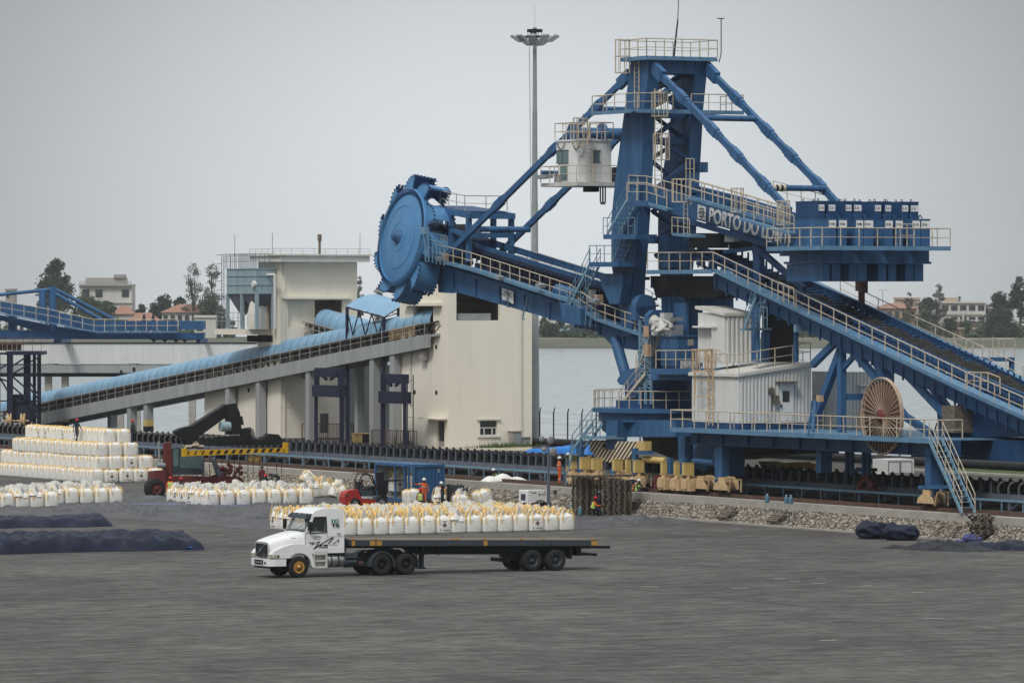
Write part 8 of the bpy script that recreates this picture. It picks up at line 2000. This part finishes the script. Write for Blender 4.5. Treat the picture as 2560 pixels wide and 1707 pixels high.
b = MB(); b.bar(RA(968, 1201, fa-.5), RA(1002, 1199, fa-.5), .08); b.bar(RA(965, 1203, fa-.2), RA(1010, 1200, fa-.2), .06); b.bar(RA(966, 1254, fa-.3), RA(1012, 1257, fa-.3), .14, .06); b.bar(RA(966, 1254, fa-.8), RA(1012, 1257, fa-.8), .14, .06); b.build('fork', 'black', fk)
fp_('seat', 'black', [(897, 1204), (903, 1204), (905, 1222), (922, 1221), (922, 1226), (896, 1226)], .35, .5); fp_('dashboard', 'black', [(928, 1216), (936, 1214), (942, 1236), (932, 1240), (924, 1228)], .2, .8)
fp_('gas_bottle', 'red', [(935, 1214), (944, 1215), (945, 1221), (936, 1222)], .5, .3)
wheelA(fk, 888, 1256, fa+.05, .33, .3); wheelA(fk, 955, 1254, fa+.08, .39, .35); wheelA(fk, 888, 1256, fa-.6, .33, .3); wheelA(fk, 955, 1254, fa-.6, .39, .35)
b = MB(); cc = RA(955, 1254, fa)
for k in range(8):
    t0, t1 = math.radians(20+k*19), math.radians(20+(k+1)*19); b.add([(fa+.1, cc[1]+.47*math.cos(t0), cc[2]+.47*math.sin(t0)), (fa+.1, cc[1]+.47*math.cos(t1), cc[2]+.47*math.sin(t1)), (fa-.3, cc[1]+.47*math.cos(t1), cc[2]+.47*math.sin(t1)), (fa-.3, cc[1]+.47*math.cos(t0), cc[2]+.47*math.sin(t0))], [(0, 1, 2, 3)], True)
b.build('mudguard', 'slate', fk)
q = Wd(fa-.45, RA(910, 1230, fa)[1], .62); person('person in grey clothes and a dark cap driving the red forklift', q, math.radians(27.5), 'drive', 'cloth_gray', 'cloth_gray', None, None, False, h=1.68)
# ---- dark forklift seen from the front
dk2, g = thA('forklift', 'dark grey forklift seen from the front beside the blue container', 'forklift', 1145, 1275); da = g[0]
b = MB(); PA(b, [(1134, 1228), (1156, 1226), (1160, 1250), (1132, 1250)], da-.8, .8); PA(b, [(1128, 1250), (1162, 1250), (1162, 1268), (1128, 1268)], da-.4, 1.6); b.build('body', 'black', dk2)
b = MB()
for k in range(7): b.tube(RA(1128+k*5, 1212-(k % 2)*2, da-.5), RA(1129+k*5, 1248, da-.5), .06, 5)
for k in range(6): b.tube(RA(1126, 1216+k*6, da-.45), RA(1160, 1215+k*6, da-.45), .05, 5)
b.build('load_guard', 'slate', dk2)
for u in (1110, 1125): b = MB(); PA(b, [(u-4, 1213), (u, 1211), (u, 1272), (u-5, 1272)], da, .2); b.build('mast', 'black', dk2)
b = MB(); PA(b, [(1104, 1213), (1128, 1210), (1130, 1213), (1106, 1216)], da, .8); PA(b, [(1162, 1224), (1164, 1219), (1170, 1220), (1170, 1243), (1164, 1243), (1167, 1240), (1167, 1224)], da-.3, .1); b.build('overhead_guard', 'slate', dk2)
b = MB(); PA(b, [(1042, 1253), (1082, 1252), (1082, 1261), (1042, 1262)], da-1.0, .8)
for k in range(3): PA(b, [(1036, 1255+k*3), (1100, 1254+k*3), (1100, 1256+k*3), (1036, 1257+k*3)], da-.9, .1)
b.build('fork', 'slate', dk2); wheelA(dk2, 1133, 1266, da-.1, .3, .3); wheelA(dk2, 1158, 1266, da-.1, .3, .3)
# ---- blue open-side container
ct0 = 159.3; ca_ = R(1033, 1160, ct0)[0]; c1_ = ca_-6.06; ce = ct0+2.44
cn = thing('shipping_container', 'blue open sided shipping container standing against the stone wall', 'container', (ca_, ct0, 0))
b = MB()
for a_ in (c1_, ca_-.16):
    for t_ in (ct0, ce-.16): b.box(a_, a_+.16, t_, t_+.16, .0, 2.6)
b.box(c1_+.16, ca_-.16, ct0, ct0+.14, 2.42, 2.58); b.box(c1_+.16, ca_-.16, ce-.14, ce, 2.42, 2.58); b.box(c1_+.16, ca_-.16, ct0, ct0+.14, .02, .2); b.box(c1_+.16, ca_-.16, ce-.14, ce, .02, .2)
b.box(ca_-.14, ca_, ct0+.16, ce-.16, 2.42, 2.58); b.box(c1_, c1_+.14, ct0+.16, ce-.16, 2.42, 2.58); b.build('frame', 'blue', cn)
b = MB(); b.corr((ca_-.10, ct0+.16), (ca_-.10, ce-.16), .2, 2.42, .24, .04); b.build('end_wall', 'blue_box', cn)
b = MB(); b.box(c1_+.05, c1_+.10, ct0+.16, ce-.16, .2, 2.42); b.build('end_wall', 'concrete', cn)
b = MB(); b.box(c1_+.02, ca_-.02, ct0+.02, ce-.02, 2.58, 2.6); b.build('roof', 'blue', cn); b = MB(); b.box(c1_+.16, ca_-.16, ct0+.14, ce-.14, .12, .18); b.build('floor', 'wood_dark', cn)
for x in (ca_-3.0, ca_-1.55, ca_-.9): b = MB(); b.box(x, x+.12, ct0+.02, ct0+.14, .2, 2.42); b.build('door_post', 'blue', cn)
for x in (ca_-2.4, ca_-1.4): b = MB(); b.box(x-.4, x+.4, ce-.14, ce-.08, .2, 2.42); b.build('side_door', 'white_clad', cn)
p_ = RA(1095, 1180, ca_); text('number', '5', .3, (ca_-.03, p_[1], p_[2]), 'white_paint', cn, FACE_A)
# ---- compressor on a trailer
gen, g = thA('compressor_trailer', 'white towable compressor with a black mudguard standing behind the bags', 'compressor', 1350, 1276); ga = g[0]
gc = R(1320, 1230, RA(1320, 1276, ga)[1]); t0, t1 = RA(1320, 1250, ga)[1], RA(1371, 1250, ga)[1]; z0, z1 = RA(1350, 1256, ga)[2], RA(1350, 1225, ga)[2]
b = MB(); b.prism([(t0, z0), (t0, z1-.05), (t0+.05, z1), (t1, z1), (t1, z0)], ga, ga-1.3, 'yz'); bo = b.build('housing', 'white_paint', gen)
b = MB(); b.box(ga-1.0, ga-.35, t0-.012, t0-.002, z0+.15, z1-.25); b.build('radiator_grille', 'slate', bo)
b = MB()
for k in range(5): b.box(ga+.002, ga+.01, t0+.35+k*.055, t0+.39+k*.055, z1-.2, z1-.13)
b.box(ga+.002, ga+.01, t0+.82, t0+.9, z0+.45, z0+.62); b.box(ga+.002, ga+.01, t0+.98, t0+1.35, z0+.55, z0+.58); b.box(ga+.002, ga+.01, t0+.98, t0+1.3, z0+.47, z0+.49)
for y in (t0+.22, t1-.28): b.add([(ga+.01, y-.05, z1-.08), (ga+.01, y+.05, z1-.08), (ga+.01, y, z1-.2)], [(0, 1, 2)])
b.build('marking', 'ink', bo)
b = MB(); cc = RA(1350, 1267, ga)
b.lathe([(.48, ga+.12), (.48, ga-.3)], (0, cc[1], cc[2]), 'x', 14, True, 0, math.pi); b.box(ga-1.2, ga, t0+.05, t1+.2, z0-.22, z0-.01); b.bar((ga-.6, t0, z0-.15), (ga-.6, t0-.9, z0-.1), .1); b.tube((ga-.6, t0-.35, .05), (ga-.6, t0-.35, z0+.1), .05, 6); b.build('running_gear', 'black', gen)
wheelA(gen, 1350, 1267, ga+.08, .30, .22); wheelA(gen, 1350, 1267, ga-1.1, .30, .22)
# ---- portable lamp pole
lp, g = thA('lamp_tower', 'slim portable lamp tower with round floodlights behind the bags', 'lamp tower', 1371, 1278); la, lt_ = g
b = MB(); b.bar((la, lt_, 0), (la, lt_, 2.2), .16); b.bar((la, lt_, 2.0), (la, lt_, 3.9), .12); b.bar((la, lt_, 3.8), (la, lt_, RA(1371, 1112, la)[2]), .08); b.bar(RA(1352, 1113, la), RA(1378, 1112, la), .06); b.bar((la, lt_, .3), (la, lt_+1.2, .12), .08); b.bar((la, lt_, .3), (la-1.2, lt_, .1), .08); b.build('mast', 'frame_gray', lp)
for u, v, r_ in ((1355, 1097, .2), (1376, 1100, .26), (1361, 1123, .2), (1383, 1129, .28)):
    c = RA(u, v, la+.1); b = MB(); b.lathe([(.06, -.28), (r_*.7, -.18), (r_, 0), (r_*.95, .01), (.01, .03)], (c[0], c[1], c[2]), 'x', 18); fl = b.build('floodlight', 'lens', lp)
c = RA(1392, 1232, la); b = MB(); b.lathe([(.05, -.05), (.15, 0), (.05, .05)], (la, lt_+.5, 1.25), 'x', 12); b.bar((la, lt_, 1.3), (la, lt_+.9, 1.4), .03); b.build('winch', 'black', lp)
# ---- pallets
def pallet_mb():
    b = MB()
    for k in range(6): b.box(-.6, .6, -.5+k*.18, -.5+k*.18+.11, .115, .14)
    for k in range(3): b.box(-.6, .6, -.5+k*.43, -.5+k*.43+.1, 0, .02)
    for i in range(3):
        for j in range(3): b.box(-.6+i*.53, -.6+i*.53+.14, -.5+j*.43, -.5+j*.43+.14, .02, .095)
        b.box(-.6+i*.53, -.6+i*.53+.12, -.5, .5, .095, .115)
    return b
pm = pallet_mb().build('tmp_p', 'wood_dark', None, (0, 0, 0)); pmesh = pm.data; bpy.data.objects.remove(pm)
RP = random.Random(4)
def pallet(a, t, z, lb, rot=0, tx=0, grp='wooden pallets in the tall piles'):
    o = bpy.data.objects.new('pallet', pmesh); C.objects.link(o); o.location = Wd(a, t, z); o.rotation_euler = (tx, 0, ROT+rot+RP.uniform(-.04, .04)); o['label'] = lb; o['category'] = 'pallet'; o['group'] = grp
for (u, n, lb, da_) in ((1452, 17, 'left', 0), (1494, 16, 'set back middle', -1.6), (1517, 17, 'nearest right', .2), (1548, 16, 'rightmost tall', .0)):
    g = G(u, 1290, 0)
    for k in range(n): pallet(g[0]+da_-.5, g[1]+.4+RP.uniform(-.04, .04), k*.145, 'dark wooden pallet, %s from the ground in the %s pile' % (nth(k), lb))
g = G(1577, 1288); [pallet(g[0]-.6, g[1]+.5+.1*k, k*.145, 'dark wooden pallet, %s from the ground in the low pile at the wall foot' % nth(k), grp='wooden pallets in the low pile at the wall') for k in range(6)]
g = G(1482, 1290); [pallet(g[0]-.4+i*0, g[1]-.9+i*1.15, 2.50 if i != 1 else 2.47, 'wooden pallet laid as a roof across the tall piles, %s of four' % ORDW[i], grp='pallets laid as a roof') for i in range(4)]
b = MB(); gA = G(1500, 1290); z_ = RA(1500, 1212, gA[0]+.3)[2]
b.surf(lambda i, j: (gA[0]+.35-.9*(1-j), gA[1]+.35+2.3*i, z_+.30-j*(.12+.75*math.exp(-((i-.62)/.16)**2))+.03*math.sin(i*20)), 24, 10)
solo(b, 'tarpaulin', 'tarp_navy', 'navy tarpaulin hanging down over the front of the pallet piles', 'tarpaulin', (gA[0], gA[1], 2.2))
for (u, v, lb) in ((1818, 1290, 'wooden pallet leaning on the stone slope, left one of two'), (1915, 1300, 'wooden pallet leaning on the stone slope, right one of two')):
    g = G(u, v, .4); pallet(g[0]-.2, 162.3, .55, lb, 0, math.radians(38), 'pallets leaning on the wall'); o = C.objects[-1] if False else None
# ---- water jugs
def jug(u, v, z, lb, n=1):
    g = G(u, v, z); o = thing('water_jug', lb, 'water jug', (g[0], g[1], z), group='blue water jugs')
    b = MB(); b.lathe([(.01, 0), (.14, .0), (.15, .05), (.14, .12), (.15, .2), (.14, .28), (.15, .36), (.06, .44), (.05, .5), (.01, .5)], (g[0], g[1], z), 'z', 14); b.build('bottle', 'jug', o)
    b = MB(); b.tube((g[0], g[1], z+.5), (g[0], g[1], z+.54), .05, 8); b.build('cap', 'white_paint', o)
for u, v, z, lb in ((1918, 1256, 1.43, 'single blue water jug on the concrete coping'), (1966, 1258, 1.43, 'left blue water jug of the pair on the coping'), (1977, 1259, 1.43, 'right blue water jug of the pair on the coping'), (1427, 1279, 0, 'blue water jug on the ground left of the pallet piles'), (1450, 1286, .2, 'blue water jug in front of the left pallet pile'), (1937, 1312, 0, 'blue water jug by the leaning pallet on the right')): jug(u, v, z, lb)
# ---- tarpaulins
def sheet_cloth():
    lo = [(-60, 1290), (204, 1291), (350, 1298), (682, 1327), (1000, 1334), (1443, 1323), (1765, 1306)]; hi = [(-60, 1222), (330, 1232), (520, 1228), (820, 1250), (1100, 1262), (1400, 1284), (1640, 1296)]
    lo = [GW(*p) for p in lo]; hi = [GW(*p) for p in hi]; import mathutils.noise as mn
    def pl(P_, f):
        k = f*(len(P_)-1); n = min(len(P_)-2, int(k)); q = k-n; return (P_[n][0]*(1-q)+P_[n+1][0]*q, P_[n][1]*(1-q)+P_[n+1][1]*q)
    def fn(i, j):
        a_, b_ = pl(lo, i), pl(hi, i); x, y = a_[0]*(1-j)+b_[0]*j, a_[1]*(1-j)+b_[1]*j
        n = mn.noise(Vector((x*.12, y*.35, 0))); m = mn.noise(Vector((x*.3+9, y*.9, 3))); h = max(0, 1-abs(n)*14)*.20+max(0, 1-abs(m)*16)*.12+.02*mn.noise(Vector((x*2, y*2, 1)))+.02
        e = min(1, i*40, (1-i)*40, j*12, (1-j)*12)
        return (x, y, .008+h*e)
    b = MB(); b.surf(fn, 420, 90); return solo(b, 'ground_sheet', 'tarp_gray', 'wrinkled grey plastic sheets spread on the ground under the bag blocks', 'ground sheet', (0, 330, 0), 'world')
sheet_cloth()
cloth('lilac plastic sheet lying by the big tyre of the reach stacker', 'ground_sheet', 'ground sheet', 'tarp_lilac', G(318, 1262), G(560, 1268), 4.2, lambda i, j: .05, 40, 14, .03, seed=7)
def big(i, j): return .95*(math.sin(math.pi*min(1, .08+j*1.0))**.5)*(1-.25*(i > .97))
cloth('large crumpled navy tarpaulin over a low heap in the left foreground', 'tarpaulin', 'tarpaulin', 'tarp_navy', G(-70, 1387), G(512, 1373), 7.5, lambda i, j: 1.15*(math.sin(math.pi*j**.62)**.5)*(1-.15*i), 200, 70, 0, seed=3)
cloth('second navy tarpaulin heap behind the large one at the left edge', 'tarpaulin', 'tarpaulin', 'tarp_navy', G(-70, 1322), G(285, 1316), 5, lambda i, j: .7*(math.sin(math.pi*j**.7)**.5), 120, 40, 0, seed=5)
b = MB(); g0, g1, g2 = G(440, 1380), G(536, 1373), G(500, 1366); b.add([(*g0, .01), (*g1, .01), (*g2, .02)], [(0, 1, 2)]); b.add([(*g0, -.01), (*g1, -.01), (*g2, 0)], [(2, 1, 0)]); solo(b, 'tarpaulin', 'tarp_navy', 'flat corner of navy sheet sticking out right of the large heap', 'tarpaulin', (*g0, 0))
cloth('small bright blue cloth lying on the right end of the navy heap', 'blue_cloth', 'cloth', 'tarp_blue', G(466, 1374), G(484, 1373), .35, lambda i, j: .18, 12, 8, .12, seed=2)
# right: rolled bundle, black sheet, folded sheet, sacks, planks, pallets
def roll(lb, name, m, u0, u1, v, r, seed, cat='tarpaulin'):
    g0, g1 = G(u0, v), G(u1, v); R8 = random.Random(seed); p0, p1 = Vector((*g0, 0)), Vector((*g1, 0)); d = p1-p0; L = d.length; d.normalize(); n_ = Vector((-d.y, d.x, 0)); ph = [R8.uniform(0, 6) for _ in range(5)]
    def fn(i, j):
        th = 2*math.pi*j; e = (max(0, min(1, i*6, (1-i)*6)))**.5; rr = r*e*(1+.10*math.sin(i*L*2+ph[0])+.07*math.sin(th*5+ph[1]+i*L*3)+.05*math.sin(th*9+i*L*1.2+ph[2])+.22*(1-4*abs(mn.noise(Vector((i*L*1.3, math.cos(th)*1.2+seed, math.sin(th)*1.2))))))
        c = p0+d*(i*L)+n_*(r+.12*math.sin(i*7+ph[3])); return tuple(c+n_*(rr*1.15*math.cos(th))+Vector((0, 0, max(-r*.85+.01, rr*.85*math.sin(th))+r*.85)))
    b = MB(); b.surf(fn, 60, 28); return solo(b, name, m, lb, cat, (*g0, 0))
roll('thick rolled navy tarpaulin bundle lying by the stone wall', 'tarpaulin_roll', 'tarp_navy', 2139, 2255, 1347, .55, 1); rl = roll('second navy tarpaulin bundle tied with green cord beside the first', 'tarpaulin_roll', 'tarp_navy', 2208, 2302, 1351, .48, 2)
cloth('black crumpled sheet spread in front of the navy bundles', 'tarpaulin', 'tarpaulin', 'tarp_black', G(2200, 1370), G(2412, 1380), 4.2, lambda i, j: .10+.16*math.exp(-((i-.45)/.3)**2)*math.sin(math.pi*j), 120, 50, 0, seed=9, cr=5)
cloth('dark folded tarpaulin lying flat right of the black sheet', 'tarpaulin', 'tarpaulin', 'tarp_navy', G(2395, 1374), G(2552, 1376), 3.2, lambda i, j: .38, 80, 30, 0, seed=12, cr=1.6)
mat('sack_blue', (.09, .10, .25), (.05, .06, .15), rough=.5, bump=.6); roll('purple blue sack lying in front of the broken pallets', 'sack', 'sack_blue', 2405, 2458, 1356, .26, 3, 'sack'); roll('small purple sack left of the larger one', 'sack', 'sack_blue', 2388, 2412, 1362, .17, 4, 'sack')
g = G(2436, 1357)
for k in range(9): pallet(g[0]-.9+RP.uniform(-.12, .12), g[1]+1.0+RP.uniform(-.15, .15), k*.15+.3, 'weathered pallet in the broken pile by the navy sheets, %s from the ground' % nth(k), RP.uniform(-.2, .2), 0, 'pallets in the broken pile')
for k in range(9):
    g = G(2320+k*9, 1350-(k % 3)*3); p_ = Vector((*g, .15+.12*(k % 4))); ang = RP.uniform(-.5, .5); q_ = p_+Vector((-.5*math.cos(ang), 1.1*math.sin(ang+1), .3+.3*RP.random()))
    b = MB(); b.bar(p_, q_, .16, .03); b.bar(p_+Vector((-.1, .2, .08)), q_+Vector((-.1, .3, 0)), .14, .03)
    solo(b, 'broken_plank', 'wood' if k % 2 else 'wood_dark', 'broken pallet board, %s from the left in the loose wood heap' % ORDW[k], 'plank', (*g, 0), group='broken boards by the wall')
b = MB(); g = G(1262, 1276, 0); b.add([(g[0]-2, g[1]-4, .02), (g[0]+.6, g[1]-4, .02), (g[0]+.6, g[1]-1, .05), (g[0]-2, g[1]-1, .05)], [(0, 1, 2, 3)])
# plank ramp on the slope below the seated person
b = MB(); p_ = Vector((*G(1238, 1262), .06)); g2 = G(1258, 1232, .95); b.bar(p_, (g2[0], 163.1, 1.0), .3, .05); solo(b, 'plank', 'wood_dark', 'dark plank leaning on the stone slope below the seated person', 'plank', (*p_[:2], 0))
# ---------------------------------------------------------------- air
b = MB(); b.box(-1900, 1900, -330, 2750, -9, 48)
hz = bpy.data.materials.new('haze'); hz.use_nodes = True; N = hz.node_tree.nodes; L = hz.node_tree.links
N.remove(N['Principled BSDF']); pv = N.new('ShaderNodeVolumePrincipled'); pv.inputs['Color'].default_value = (.93, .95, .97, 1); pv.inputs['Density'].default_value = .00007; pv.inputs['Anisotropy'].default_value = .2
L.new(pv.outputs[0], N['Material Output'].inputs['Volume']); MT['haze'] = hz
o = b.build('haze', 'haze', None, (0, 0, 0)); o['kind'] = 'stuff'
